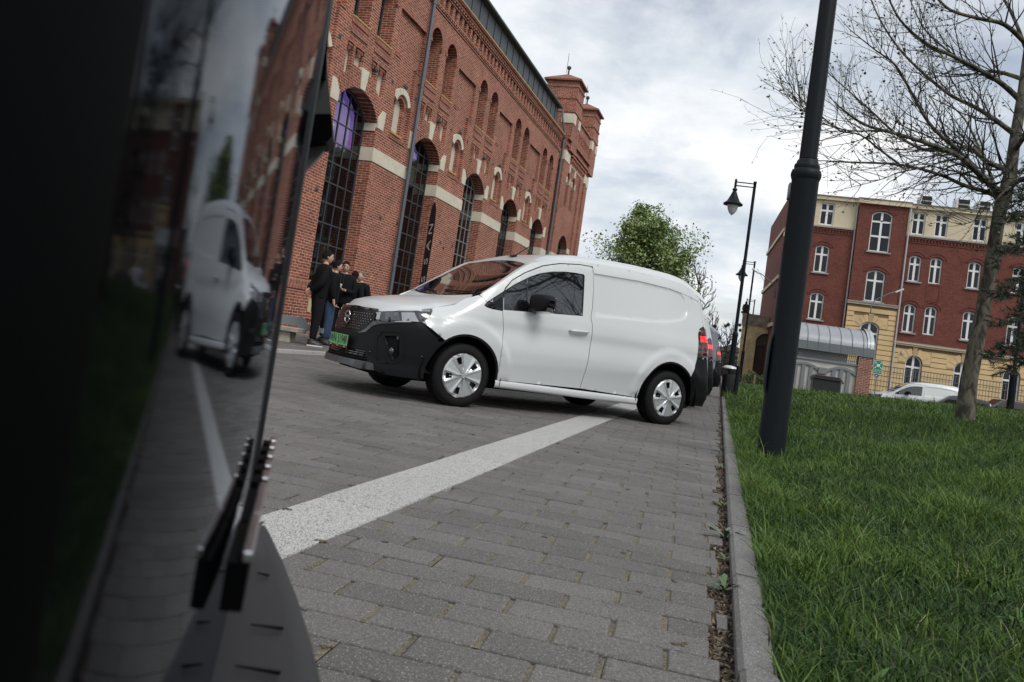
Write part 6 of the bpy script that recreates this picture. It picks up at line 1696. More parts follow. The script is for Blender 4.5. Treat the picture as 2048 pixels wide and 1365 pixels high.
for D, (tx, ty), (bx, by), (cx, cy), lab in ((34, (1515, 367), (1461, 742), (1477, 668), 'tall lamp post behind the litter bin with its bell shaped head fully visible'), (58, (1513, 525), (1481, 745), (1490, 703), 'thinner lamp post in front of the netted gate, second from the near one'), (86, (1506, 600), (1490, 752), (1496, 715), 'smallest and farthest lamp, its head between the two taller posts')):
    b = at(bx, by, D); t_ = at(tx, ty, D).z; c_ = at(cx, cy, D).z
    street_lamp(b.x, b.y, GZ, c_, t_, .115, .072, .78, .40 if D < 40 else .42, lab, 'street lamps', azm=R(-8))
b = at(2022, 800, 24); street_lamp(b.x, b.y, GZ, at(2029, 745, 24).z, at(2068, 470, 24).z, .10, .05, .7, .3, 'lamp post with thick lower part at the right edge behind the mound', 'street lamps', azm=R(180))
# ---- wall lamps on curved brackets
def wall_lamp(px, py, D, flip, lab):
    p = at(px, py, D); e = empty('wall_lamp', tuple(p), BL_RZ, lab, 'lamp'); s = -1 if flip else 1
    mb = MB(); mb.tube([(0, 0, 0), (0, 0, .45), (s*.15, -.1, .9), (s*1.0, -.3, 1.45), (s*1.35, -.35, 1.6)], .035, 7); mb.obj('bracket', MT['steel_grey'], e, smooth=True)
    mb = MB(); mb.box(-.28, .28, -.12, .12, -.06, .06, Matrix.Translation((s*1.5, -.36, 1.66)) @ Matrix.Rotation(-s*.5, 4, 'Y')); mb.obj('lamp_head', MT['lamp_bowl'], e, bevel=.03)
wall_lamp(1549, 596, 57, True, 'small bracket street light on the left corner of the red brick block')
wall_lamp(1741, 627, 54, False, 'small bracket street light above the yellow doorway of the brick block')
# ---- litter bin and bollard
q = at(1456, 768, 21); e = empty('litter_bin', (q.x, q.y, .02), R(-8), 'black litter bin with round grey hood at the kerb behind the last van', 'litter bin')
zt = at(1452, 748, 21).z; zb_ = .02
mb = MB(); mb.lathe([(.15, 0), (.16, .02), (.165, zt-zb_), (.13, zt-zb_), (.12, .1)], 24); mb.obj('bin_body', MT['blackplastic'], e, autosmooth=40)
zh = at(1460, 735, 21).z-zb_
for a in (0, 2.1, 4.2): mb = MB(); mb.tube([(.14*math.cos(a), .14*math.sin(a), zt-zb_-.02), (.14*math.cos(a), .14*math.sin(a), zh-.02)], .008, 5); mb.obj('hood_strut', MT['blackplastic'], e)
mb = MB(); mb.lathe([(.19, zh-.03), (.185, zh), (.1, zh+.035), (0, zh+.045)], 24); mb.obj('bin_hood', MT['lamp_bowl'], e, smooth=True)
q = at(1472, 775, 20); e = empty('bollard', (q.x, q.y, .05), 0, 'thin black bollard standing beside the litter bin', 'bollard')
mb = MB(); mb.lathe([(.055, 0), (.05, at(1477, 732, 20).z-.06), (.0, at(1477, 732, 20).z-.04)], 14); mb.obj('post', MT['lamp_paint'], e, autosmooth=40)
mb = MB(); mb.lathe([(.07, 0), (.07, .06), (.055, .08)], 14); mb.obj('foot', MT['lamp_paint'], e, autosmooth=40)
# ================================================================ netted gateway left of the brick block
gp_ = at(1484, 760, 60); g = empty('gateway', (gp_.x, gp_.y, GZ), BL_RZ, 'old yellow plastered gateway with dark double door under brown netting', 'gate')
def gz(px, py): return at(px, py, 60).z-GZ
zT = gz(1520, 635); GW = 2.9
MT['old_plaster'] = mat('old_plaster', (.56,.44,.24), .9, var=.3, vscale=2.5, bump=.4); MT['net'] = mat('netting', (.28,.24,.18), .95, var=.3, vscale=3, bump=.6, bscale=6)
x0g, x1g = -.45, 2.75
ax0, ax1 = .62, 2.02
mb = MB(); mb.prism([[(x0g, 0), (x1g, 0), (x1g, zT), (x0g, zT)], arch(ax0, ax1, .55, gz(1510, 691), gz(1512, 665), 12)], 0, .5); mb.obj('gate_wall', MT['old_plaster'], g)
mb = MB()
for i in range(15):
    for j in range(8): x = x0g-.1+(x1g-x0g+.2)*i/14; z = zT+.05-(zT-gz(1515, 655))*j/7*(1+.10*math.sin(i*1.1)); mb.v.append((x, -.08-.06*math.sin(i*1.9+j*.9)-.03*random.random(), z))
for i in range(14):
    for j in range(7): mb.f.append([i*8+j, i*8+j+1, (i+1)*8+j+1, (i+1)*8+j]); mb.mi.append(0)
mb.obj('netting', MT['net'], g, smooth=True)
mb = MB(); mb.box(x0g-.1, x1g+.1, -.1, .6, zT+.02, zT+.14); mb.obj('coping', MT['net'], g)
MT['old_wood'] = mat('old_wood', (.040,.026,.019), .8, var=.3, vscale=8)
zd = gz(1510, 690)
for sgn in (0, 1):
    a = ax0+sgn*(ax1-ax0)/2; b = a+(ax1-ax0)/2; mb = MB(); mb.box(a+.005, b-.005, .3, .36, .55, zd); dr = mb.obj('door_leaf', MT['old_wood'], g)
    for z0, z1 in ((.7, .55+(zd-.55)*.40), (.55+(zd-.55)*.46, zd-.12)): mb = MB(); mb.box(a+.10, b-.10, .275, .299, z0, z1); mb.obj('door_panel', MT['old_wood'], dr)
mb = MB(); mb.prism([arch(ax0, ax1, zd, gz(1510, 691)+.01, gz(1512, 665), 12)], .2, .24); mb.obj('fanlight_net', mat('net_dark', (.06,.055,.05), .9, var=.3), g)
for k in range(4): mb = MB(); mb.box(ax0-.35-.0*k, ax1+.25, -.25-.28*(3-k), -.001-.28*(3-k), 0, .14*(k+1)-.01); mb.obj('step', MT['old_plaster'], g)
for z in (gz(1476, 722), gz(1476, 650)): mb = MB(); mb.box(x0g-.06, x0g+.45, -.08, .0, z, z+.10); mb.obj('pier_band', MT['cream'], g)
# statue on the left pier
sx = at(1492, 630, 60); e = empty('statue', (sx.x, sx.y+.3, zT+GZ+.14), BL_RZ, 'small dark seated stone figure on top of the gateway pier', 'statue')
mb = MB(); mb.box(-.28, .28, -.2, .2, 0, .14); mb.obj('plinth', MT['dark_bark'], e)
mb = MB(); mb.sphere((0, 0, .28), .24, 12, 8, (1, .8, .7)); mb.sphere((0, 0, .52), .17, 12, 8, (1, .7, 1.4)); mb.sphere((0, -.02, .80), .085, 10, 8); mb.tube([(.15, 0, .62), (.2, -.12, .42), (.05, -.2, .34)], [.055, .05, .04], 7); mb.tube([(-.15, 0, .62), (-.2, -.1, .42), (-.08, -.2, .34)], [.055, .05, .04], 7); mb.tube([(.1, -.1, .26), (.14, -.3, .28), (.12, -.3, .05)], [.08, .07, .05], 7); mb.tube([(-.1, -.1, .26), (-.14, -.3, .28), (-.12, -.3, .05)], [.08, .07, .05], 7)
mb.obj('figure', MT['dark_bark'], e, smooth=True)
# cable from the gateway to the block
a = at(1495, 622, 60); b = at(1552, 640, 58); mb = MB(); mb.tube([a.lerp(b, t)+Vector((0, 0, -.5*math.sin(math.pi*t))) for t in np.linspace(0, 1, 9)], .015, 4); o = mb.obj('cable', MT['iron']); tag(o, 'thin black cable hanging between the gateway statue and the brick block', 'cable')
a = at(1514, 538, 58); b = at(1552, 590, 57); mb = MB(); mb.tube([a, a.lerp(b, .5)+Vector((0, 0, -.2)), b], .012, 4); o = mb.obj('cable', MT['iron']); tag(o, 'thin cable from the second lamp post down to the brick block corner', 'cable')
# iron gates and shed farther left
f0 = at(1432, 762, 66); e = empty('iron_fence', (f0.x, f0.y, GZ), BL_RZ, 'tall dark iron bar fence between the last van and the lamp posts', 'fence')
zf2 = at(1450, 712, 66).z-GZ
for z in (.15, zf2*.55, zf2-.12): mb = MB(); mb.box(0, 1.9, -.02, .02, z, z+.05); mb.obj('rail', MT['iron'], e)
for k in range(17): mb = MB(); mb.tube([(.05+k*.112, 0, 0), (.05+k*.112, 0, zf2+(.08 if k % 2 else 0))], .014, 4); mb.obj('bar', MT['iron'], e)
for k in (0, 1.9): mb = MB(); mb.box(k-.06, k+.06, -.06, .06, 0, zf2+.2); mb.obj('post', MT['iron'], e)
s0 = at(1436, 745, 84); e = empty('shed', (s0.x, s0.y, GZ), BL_RZ, 'low weathered brown shed with a pitched roof far behind the iron fence', 'shed')
MT['shed_wood'] = mat('shed_wood', (.12,.095,.07), .9, var=.3, vscale=3)
zs1 = at(1450, 702, 84).z-GZ; zs2 = at(1448, 690, 84).z-GZ
mb = MB(); mb.box(-.5, 2.6, 0, 3, 0, zs1); mb.obj('shed_wall', MT['shed_wood'], e)
mb = MB(); mb.prism([[(-.7, zs1), (2.8, zs1), (1.0, zs2+.2)]], -.2, 3.2); mb.obj('shed_roof', mat('shed_roof', (.10,.085,.075), .9), e)
mb = MB(); mb.box(1.2, 1.75, -.5, -.44, 1.3, 2.5); mb.obj('notice_board', MT['lamp_bowl'], e)
q = at(1508, 763, 44); mb = MB(); mb.tube([(0, 0, 0), (.02, 0, at(1509, 750, 44).z-GZ)], .05, 7); o = mb.obj('wooden_stake', MT['old_plaster']); o.location = (q.x, q.y, GZ); tag(o, 'short pale wooden stake standing in front of the hedge', 'stake')
# ---- parked cars half hidden by the mound
def low_car(px, D, rz, col, lab, ztop_px):
    p = at(px, 800, D); zt = at(px, ztop_px, D).z; e = empty('parked_car', (p.x, p.y, GZ-.1), rz, lab, 'car'); k = (zt-GZ+.1)/1.45
    pm_ = mat('car_paint', col, .25, coat=1.0); S = lambda pts: [(x, z*k) for x, z in pts]
    mb = MB(); mb.prism([S([(-2.1, .3), (2.1, .3), (2.15, .75), (1.9, .95), (1.2, 1.0), (-1.7, 1.0), (-2.1, .85)])], -.85, .85); mb.obj('body', pm_, e, bevel=.08)
    mb = MB(); mb.prism([S([(-1.75, 1.0), (1.15, 1.0), (.5, 1.40), (-1.2, 1.42)])], -.72, .72); mb.obj('cabin_glass', MT['car_glass'], e, bevel=.08)
    mb = MB(); mb.prism([S([(-1.25, 1.40), (.5, 1.39), (.3, 1.45), (-1.0, 1.46)])], -.66, .66); mb.obj('roof', pm_, e, bevel=.04)
    for x in (-1.3, 1.3):
        for y in (-.8, .8): mb = MB(); mb.lathe([(0, -.1), (.31, -.1), (.32, .1), (0, .1)], 18, (x, y, .32*k), 'Y'); mb.obj('wheel', MT['rubber'], e, autosmooth=40)
low_car(1945, 41, BL_RZ, (.05,.06,.065), 'dark grey car roof showing between the white van and the tree trunk', 797)
low_car(2050, 40, BL_RZ, (.10,.03,.025), 'dark red car mostly hidden at the right edge behind the railing', 806)
# ================================================================ banner, bench, people
def hallp(s, off, z=0): d = Vector((math.sin(YB), math.cos(YB), 0)); n = Vector((math.cos(YB), -math.sin(YB), 0)); return wb+d*s+n*off+Vector((0, 0, z))
q = gnd(838, 640, 0)
# feather flag
fb = at(834, 640, 20.5); fb.z = 0
ft = at(868, 404, 20.5); L = ft.z
e = empty('feather_flag', (fb.x, fb.y, 0), R(-66), 'tall black feather flag with white vertical lettering against the brick pier', 'flag')
MT['flag'] = mat('flag_cloth', (.010,.011,.016), .8)
mb = MB(); mb.tube([(-.22, .012, 0), (-.22, .012, L-.5), (-.17, .012, L-.12), (-.02, .012, L)], .016, 8); mb.obj('pole', MT['iron'], e, smooth=True)
poly = [(-.21, .55), (.19, .62), (.24, 1.5), (.27, 2.6), (.26, L-.55), (.20, L-.22), (.08, L-.04), (-.03, L), (-.12, L-.06), (-.18, L-.25), (-.21, L-.6)]
mb = MB(); mb.prism([poly], -.003, .003); mb.obj('flag_cloth', MT['flag'], e)
z_ = .95
for ch, z_ in (('N', 1.12), ('I', 1.50), ('S', 1.85), ('S', 2.30), ('A', 2.70), ('N', 3.12)):
    text_obj(ch, .40, MT['sign_white'], e, (.03, -.006, z_), (math.pi/2, -math.pi/2, 0), ex=.0012)
mb = MB(); mb.lathe([(.28, 0), (.28, .04), (.05, .07), (.03, .3)], 16, (-.22, 0, 0)); mb.obj('flag_foot', MT['iron'], e, autosmooth=40)
# bench
bq = gnd(572, 685); e = empty('bench', (bq.x-.35, bq.y+.2, 0), R(-10), 'weathered concrete bench with grey steel end at the foot of the brick wall', 'bench'); e.scale = (1, 1, .62)
MT['concrete'] = mat('concrete', (.36,.34,.28), .9, var=.3, vscale=6, bump=.4)
mb = MB(); mb.box(-1.2, .62, -.2, .25, .36, .50); mb.obj('seat_slab', MT['concrete'], e, bevel=.012)
for x in (-.95, .15): mb = MB(); mb.box(x, x+.28, -.12, .18, 0, .359); mb.obj('bench_leg', MT['concrete'], e, bevel=.01)
mb = MB(); mb.prism([[(.40, .50), (.46, .50), (.55, .44), (.95, .44), (.95, .60), (.78, .60), (.60, .66), (.48, .86), (.40, .90)]], .26, .32); mb.obj('back_end', MT['steel_grey'], e)
mb = MB(); mb.box(-1.2, .40, .26, .32, .56, .86); mb.obj('back_panel', MT['steel_grey'], e)
mb = MB(); mb.box(0, .16, -.085, -.064, .62, .98); o = mb.obj('notice', mat('poster', (.50,.44,.24), .6)); o.location = (wb.x, wb.y, 0); o.rotation_euler = (0, 0, HALL_RZ)
tag(o, 'small pale yellow notice fixed low on the brick wall behind the tall man', 'notice')
def skin_mesh(chains, name, levels=1):
    """chains: list of lists of (point, radius); first point of the first chain is the root; chains may start at an earlier point"""
    V, E, Rr = [], [], []; key = {}
    for ch in chains:
        prev = None
        for p, r in ch:
            k = tuple(round(c, 4) for c in p)
            if k not in key: key[k] = len(V); V.append(k); Rr.append(r)
            i = key[k]
            if prev is not None and prev != i: E.append((prev, i))
            prev = i
    me = bpy.data.meshes.new(name); me.from_pydata(V, E, []); o = bpy.data.objects.new(name, me); COL.objects.link(o)
    md = o.modifiers.new('s', 'SKIN'); md.use_smooth_shade = True
    if not me.skin_vertices: 
        me.update()
    for i, sv in enumerate(me.skin_vertices[0].data): sv.radius = (Rr[i], Rr[i]) if not isinstance(Rr[i], tuple) else Rr[i]; sv.use_root = (i == 0)
    sb = o.modifiers.new('d', 'SUBSURF'); sb.levels = levels; sb.render_levels = levels
    dg = bpy.context.evaluated_depsgraph_get(); dg.update()
    m2 = bpy.data.meshes.new_from_object(o.evaluated_get(dg)); m2.name = name
    bpy.data.objects.remove(o); m2.polygons.foreach_set('use_smooth', [True]*len(m2.polygons))
    return m2
MT['skin'] = mat('skin', (.50,.29,.215), .5); MT['hair_dark'] = mat('hair_dark', (.010,.007,.005), .8, spec=.15, bump=.5, bscale=120); MT['hair_grey'] = mat('hair_short', (.10,.08,.07), .8)
MT['black_cloth'] = mat('black_cloth', (.007,.0075,.009), .85, spec=.15, bump=.3, bscale=14); MT['trouser'] = mat('trouser', (.010,.010,.012), .9, spec=.15, bump=.3, bscale=12); MT['jeans'] = mat('jeans', (.025,.055,.11), .9, var=.3, vscale=7, bump=.3, bscale=15)
MT['shoe_white'] = mat('shoe_white', (.6,.6,.58), .6)
def head_mesh(mb, c, yaw, tilt=0.0, k=1.0):
    """head with brow, nose, mouth, chin and ears; faces +Y before yaw"""
    Rm = Matrix.Rotation(yaw, 3, 'Z') @ Matrix.Rotation(tilt, 3, 'X'); n, m_ = 22, 18; b = len(mb.v); c = Vector(c)
    for i in range(m_+1):
        ph = math.pi*i/m_
        for j in range(n):
            th = 2*math.pi*j/n; x = math.sin(ph)*math.cos(th)*.077; y = math.sin(ph)*math.sin(th)*.098; z = math.cos(ph)*.118
            f = max(0, math.sin(th))**2*math.sin(ph)
            if z < -.03: x *= 1-.9*(-z-.03)*3; 
            g = math.exp(-(x/.012)**2)
            if y > 0: y += f*(.026*g*math.exp(-((z+.012)/.02)**2) + .008*math.exp(-((z-.030)/.012)**2) - .010*math.exp(-((abs(x)-.03)/.012)**2-((z-.008)/.012)**2) + .007*math.exp(-(x/.022)**2-((z+.050)/.008)**2) + .012*math.exp(-(x/.02)**2-((z+.092)/.018)**2))
            mb.v.append(tuple(c+Rm @ (Vector((x, y, z))*k)))
    for i in range(m_):
        for j in range(n): j2 = (j+1) % n; mb.f.append([b+i*n+j, b+(i+1)*n+j, b+(i+1)*n+j2, b+i*n+j2]); mb.mi.append(mb.cur)
    for sx in (-1, 1): mb.sphere(c+Rm @ Vector((sx*.078*k, -.004, -.005)), .026*k, 8, 6, (.35, .7, 1.1), Rm)
    return Rm
def hand(p, d, up_, s, curl=.6):
    """five fingers as short chains from the palm"""
    d = Vector(d).normalized(); up_ = Vector(up_); up_ = (up_-d*up_.dot(d)).normalized(); sd = d.cross(up_); p = Vector(p); out_ = []
    palm = p+d*.075*s
    out_.append([(tuple(p), .026*s), (tuple(palm), .030*s)])
    for k, (o_, L) in enumerate(((-.027, .062), (-.009, .075), (.009, .078), (.026, .066))):
        a = palm+sd*o_*s; b = a+(d*math.cos(curl*.5)+up_*math.sin(curl*.5))*L*.55*s; c = b+(d*math.cos(curl*1.6)+up_*math.sin(curl*1.6))*L*.5*s
        out_.append([(tuple(palm), .03*s), (tuple(a+d*.012), .011*s), (tuple(b), .0095*s), (tuple(c), .008*s)])
    a = p+d*.03*s-sd*.03*s; out_.append([(tuple(p), .026*s), (tuple(a), .014*s), (tuple(a+(d*.7-sd*.5+up_*.4).normalized()*.045*s), .010*s)])
    return out_
def person(loc, H, face, label, jacket='black_cloth', legs='trouser', hair='hair_dark', head_yaw=0.0, head_tilt=0.0, arms=None, stance=((-.09, .03), (.10, -.03)), lean=0.0, shoes_white=False, cap=False, hood=False, bald=False, belly=0.0, lanyard=False, shirt=False):
    k = H/1.80; e = empty('person', loc, face, label, 'person', 'people talking by the brick wall')
    V3 = lambda x, y, z: (x*k, y*k, z*k)
    hip = V3(0, 0, .96); waist = V3(0, lean*.3, 1.10); chest = V3(0, lean*.7, 1.32); neck0 = V3(0, lean, 1.475); neck = V3(0, lean+.01, 1.56)
    A = arms or (((-.25, -.02, 1.18), (-.26, .06, .95)), ((.25, -.02, 1.18), (.26, .06, .95)))
    sh = [V3(-.185, lean, 1.43), V3(.185, lean, 1.43)]; el = [V3(*A[0][0]), V3(*A[1][0])]; wr = [V3(*A[0][1]), V3(*A[1][1])]
    pv = [V3(-.095, 0, .90), V3(.095, 0, .90)]; an = [V3(stance[0][0], stance[0][1], .09), V3(stance[1][0], stance[1][1], .09)]
    kn = [V3(-.10+(stance[0][0]+.09)*.4, stance[0][1]*.5+.02, .50), V3(.10+(stance[1][0]-.10)*.4, stance[1][1]*.5+.02, .50)]
    ch = [[(hip, .10*k), (waist, .10*k), (chest, .11*k), (neck0, .07*k), (neck, .052*k), (V3(0, lean+.015, 1.62), .05*k)]]
    for i in (0, 1):
        ch.append([(neck0, .07*k), (sh[i], .055*k), (el[i], .040*k), (wr[i], .028*k)]); ch.append([(hip, .10*k), (pv[i], .085*k), (kn[i], .055*k), (an[i], .038*k)])
        d = Vector(wr[i])-Vector(el[i]); ch += [[(wr[i], .028*k)]+c_[1:] if c_[0][0] == tuple(Vector(wr[i])) else c_ for c_ in hand(wr[i], d, (0, 1, .3) if d.z < -.1 else (0, 0, 1), k*1.05)]
    body = skin_mesh(ch, 'body', 1); mb = MB(); hc = V3(0, lean+.03, 1.675); Rm = head_mesh(mb, hc, head_yaw, head_tilt, k*1.02)
    bm = bmesh.new(); bm.from_mesh(body); tmp = mb.mesh('h', True); bm.from_mesh(tmp); bm.to_mesh(body); bm.free(); bpy.data.meshes.remove(tmp)
    bo = mesh_obj('body', body, MT['skin'], e)
    hcv = Vector(hc)
    # eyes and brows
    for sx in (-1, 1):
        mb = MB(); mb.sphere(hcv+Rm @ Vector((sx*.030*k, .088*k, .012*k)), .0105*k, 8, 6); mb.obj('eye', MT['hair_dark'], bo, smooth=True)
        mb = MB(); mb.tube([hcv+Rm @ (Vector((sx*.045, .086, .030))*k), hcv+Rm @ (Vector((sx*.016, .098, .033))*k)], .005*k, 5); mb.obj('brow', MT['hair_dark'], bo)
    # hair or cap: a shell over the back and top of the skull
    mb = MB(); n, m_ = 22, 12
    for i in range(m_+1):
        for j in range(n):
            th = 2*math.pi*j/n; front = max(0, math.sin(th)); lim = math.pi*(.60-.31*front**.6-(.14 if bald else 0)); ph = lim*i/m_
            rr = (1.045 if bald else 1.13)+(.02*math.sin(j*3.1+i*2.3) if not (bald or cap) else 0)
            v = Vector((math.sin(ph)*math.cos(th)*.078, math.sin(ph)*math.sin(th)*.099-.003, math.cos(ph)*.120))*k*rr; mb.v.append(tuple(hcv+Rm @ v))
    for i in range(m_):
        for j in range(n): j2 = (j+1) % n; mb.f.append([i*n+j, (i+1)*n+j, (i+1)*n+j2, i*n+j2]); mb.mi.append(0)
    ho = mb.obj('cap' if cap else 'hair', MT['black_cloth'] if cap else MT[hair], e, smooth=True)
    if cap:
        mb = MB(); mb.prism([[(-.06, 0), (.06, 0), (.05, .07), (0, .085), (-.05, .07)]], -.004, .004, Matrix.Translation(hcv) @ Rm.to_4x4() @ Matrix.Translation((0, .095*k, .045*k)) @ Matrix.Rotation(-math.pi/2, 4, 'X')); mb.obj('peak', MT['black_cloth'], ho)
    # jacket
    jr = 1.0+belly
    jc = [[(V3(0, 0, .84), (.205*k*jr, .155*k*jr)), (V3(0, 0, .92), (.215*k*jr, .165*k*jr)), (V3(0, lean*.3, 1.06), (.21*k*jr, .16*k*jr)), (V3(0, lean*.7, 1.28), (.225*k*jr, .165*k*jr)), (V3(0, lean, 1.43), (.13*k, .11*k)), (V3(0, lean+.005, 1.55), (.072*k, .072*k))]]
    for i in (0, 1):
        s_ = Vector(sh[i]); jc.append([(V3(0, lean, 1.43), (.13*k, .11*k)), (tuple(s_*1.0), (.100*k, .100*k)), (el[i], (.078*k, .078*k)), (tuple(Vector(el[i]).lerp(Vector(wr[i]), .95)), (.058*k, .058*k))])
    jm = skin_mesh(jc, 'jacket', 1); jo = mesh_obj('jacket', jm, MT[jacket], e)
    mb = MB(); q = [Vector(V3(.004*math.sin(t*5), .135*jr+lean*t, .90+.62*t)) for t in np.linspace(0, 1, 6)]; mb.tube(q, .005, 4); mb.obj('zip', MT['iron'], jo)
    if hood: mb = MB(); mb.sphere(V3(0, lean-.10, 1.50), .13*k, 12, 9, (1.1, .6, .75)); mb.obj('hood', MT[jacket], jo, smooth=True)
    if shirt: mb = MB(); mb.prism([[(-.045*k, 1.53*k), (.045*k, 1.53*k), (0, 1.36*k)]], -.136*k-lean, -.128*k-lean, Matrix.Rotation(math.pi, 4, 'Z')); mb.obj('shirt', MT['sign_white'], jo)
    # trousers
    tc_ = [[(V3(0, 0, 1.10), (.16*k, .13*k)), (V3(0, 0, .92), (.155*k, .13*k))]]
    for i in (0, 1): tc_.append([(V3(0, 0, .92), (.155*k, .13*k)), (pv[i], (.12*k, .12*k)), (kn[i], (.09*k, .09*k)), (tuple(Vector(an[i])+Vector((0, 0, .02))), (.072*k, .076*k))])
    mesh_obj('trousers', skin_mesh(tc_, 'trousers', 1), MT[legs], e)
    for i in (0, 1):
        a = Vector(an[i]); mb = MB(); M_ = Matrix.Translation((a.x, a.y, 0)) @ Matrix.Rotation((-.22 if i else .22), 4, 'Z')
        prof = [(-.045, -.075), (.045, -.075), (.052, .05), (.050, .14), (.03, .195), (-.03, .195), (-.050, .14), (-.052, .05)]
        b0 = len(mb.v)
        for z, s_ in ((.022, 1), (.06, .97), (.085, .8), (.11, .55)):
            for x, y in prof: yy = y if z < .08 else min(y, .06)
            for x, y in prof: mb.v.append(tuple(M_ @ (Vector((x*s_, (y if z < .08 else -.07+(y+.07)*.55), z))*k)))
        for r_ in range(3):
            for j in range(8): j2 = (j+1) % 8; mb.f.append([b0+r_*8+j, b0+r_*8+j2, b0+(r_+1)*8+j2, b0+(r_+1)*8+j]); mb.mi.append(0)
        mb.f.append([b0+24+j for j in range(8)]); mb.mi.append(0)
        so = mb.obj('shoe', MT['blackplastic'], e, smooth=True)
        mb = MB(); mb.prism([[(x*1.06*k, y*1.05*k) for x, y in prof]], 0, .024*k, M_ @ Matrix.Rotation(math.pi/2, 4, 'X') @ Matrix.Scale(-1, 4, (0, 0, 1)) @ Matrix.Scale(1, 4)) 
        zmin = min(v[2] for v in mb.v); ymid = sum(v[1] for v in mb.v)/len(mb.v)
        mb2 = MB(); vs_ = []
        for z in (0, .024):
            for x, y in prof: vs_.append(tuple(M_ @ (Vector((x*1.06, y*1.05, z))*k)))
        mb2.add(vs_, [tuple(range(8))[::-1], tuple(range(8, 16))]+[(j, (j+1) % 8, 8+(j+1) % 8, 8+j) for j in range(8)]); mb2.obj('sole', MT['shoe_white'] if shoes_white else MT['rubber'], so)
    if lanyard:
        w_ = Vector(wr[0]); mb = MB(); mb.box(-.045, .045, -.003, .003, -.34, -.20, Matrix.Translation(w_)); bd = mb.obj('badge', MT['sign_white'], e); mb = MB(); mb.tube([w_+Vector((0, 0, -.05)), w_+Vector((0, 0, -.20))], .004, 4); mb.obj('strap', MT['iron'], bd)
    return e
def gp2(x, y): g_ = gnd(x, y); return (g_.x, g_.y, 0)
behind = (((-.27, -.06, 1.16), (-.08, -.20, 1.02)), ((.27, -.06, 1.16), (.10, -.20, .98)))
holding = (((-.25, .02, 1.15), (-.06, .27, 1.18)), ((.25, .02, 1.15), (.10, .27, 1.24)))
pocket = (((-.27, -.04, 1.17), (-.20, .10, .98)), ((.27, -.04, 1.17), (.20, .10, .98)))
p1 = gnd(622, 692); D1 = p1.y
def spot(px, D): q_ = at(px, 690, D); return (q_.x, q_.y, 0)
person((p1.x, p1.y, 0), 1.96, R(-62), 'tallest man in black seen from behind, hands clasped at his back, white soled trainers', arms=behind, head_yaw=R(-12), lean=.03, shoes_white=True)
person(spot(648, 18.0), 1.86, R(-75), 'man in black cap, black jacket and blue jeans half hidden behind the tallest man', legs='jeans', cap=True, lanyard=True, arms=(((-.24, .0, 1.16), (-.22, .10, .93)), ((.25, -.02, 1.18), (.24, .04, .95))))
person(spot(647, 19.6), 1.78, R(160), 'man whose smiling face shows just behind the man in the cap', hair='hair_grey', arms=pocket, head_yaw=R(10))
person(spot(668, 18.6), 1.90, R(-175), 'dark haired young man in black jacket facing us and holding a small card', arms=holding, belly=.12, head_yaw=R(8), head_tilt=R(-6))
person(spot(688, 19.0), 1.74, R(-15), 'person in black hooded jacket with their back to us behind the van bonnet', hood=True, arms=pocket)
person(spot(703, 20.2), 1.80, R(150), 'balding older man in white shirt and dark coat, rightmost of the group', hair='hair_grey', bald=True, shirt=True, arms=pocket, head_yaw=R(-25))
q = at(686, 592, 18.3); mb = MB(); mb.box(-.04, .04, -.003, .003, -.055, .055, Matrix.Rotation(.3, 4, 'Y')); o = mb.obj('card', MT['sign_white']); o.location = (spot(668, 18.6)[0]+.0, spot(668, 18.6)[1]-.385, 1.325); tag(o, 'small pale card held in both hands of the man facing us', 'card')
# ================================================================ dark vehicle beside the camera
TH0 = -15.3
tab = [(-90, 120), (-60, 84), (-40, 58), (-31.5, 44), (-25, 28), (-21, 16.5), (-18.5, 9.7), (-17, 5.1), (-16, 2.2), (TH0, .55)]
ths = np.linspace(TH0, -100, 240); lnr = [0.0]
for i in range(1, len(ths)):
    tm_ = (ths[i]+ths[i-1])/2; d_ = float(np.interp(tm_, [a for a, _ in tab], [b for _, b in tab])); lnr.append(lnr[-1]+math.radians(ths[i]-ths[i-1])/math.tan(math.radians(d_)))
PL = [Vector((math.sin(R(t))*1.12*math.exp(l), math.cos(R(t))*1.12*math.exp(l), 0)) for t, l in zip(ths, lnr)]
# beyond the edge the bodywork turns away to the left
tail = []; q = PL[0].copy(); a = R(TH0+.5)
for k in range(16): a -= R(4.6); q = q+Vector((math.sin(a), math.cos(a), 0))*.03; tail.append(q.copy())
for k in range(6): q = q+Vector((math.sin(a), math.cos(a), 0))*.12; tail.append(q.copy())
curve = tail[::-1]+PL
nv_ = empty('dark_vehicle', (PL[0].x, PL[0].y, 0), 0, 'glossy black vehicle body close to the camera at the left, mirroring the van and hall', 'car')
NO = Vector(nv_.location)
m_ = bpy.data.materials.new('near_black'); m_.use_nodes = True; t_ = m_.node_tree; t_.nodes.clear(); MT['near_black'] = m_
o_ = N(t_, 'ShaderNodeOutputMaterial'); mx_ = N(t_, 'ShaderNodeMixShader'); df = N(t_, 'ShaderNodeBsdfDiffuse'); gl = N(t_, 'ShaderNodeBsdfGlossy'); fr = N(t_, 'ShaderNodeFresnel')
df.inputs[0].default_value = (.002, .0023, .003, 1); gl.inputs[0].default_value = (.62, .66, .72, 1); gl.inputs['Roughness'].default_value = .05; fr.inputs[0].default_value = 1.5
t_.links.new(fr.outputs[0], mx_.inputs[0]); t_.links.new(df.outputs[0], mx_.inputs[1]); t_.links.new(gl.outputs[0], mx_.inputs[2]); t_.links.new(mx_.outputs[0], o_.inputs[0])
MT['near_matte'] = mat('near_matte', (.0012,.0013,.0016), .5, spec=.04)
MT['bumper_plastic'] = mat('bumper_plastic', (.020,.020,.023), .55, spec=.4, bump=.1, bscale=500)
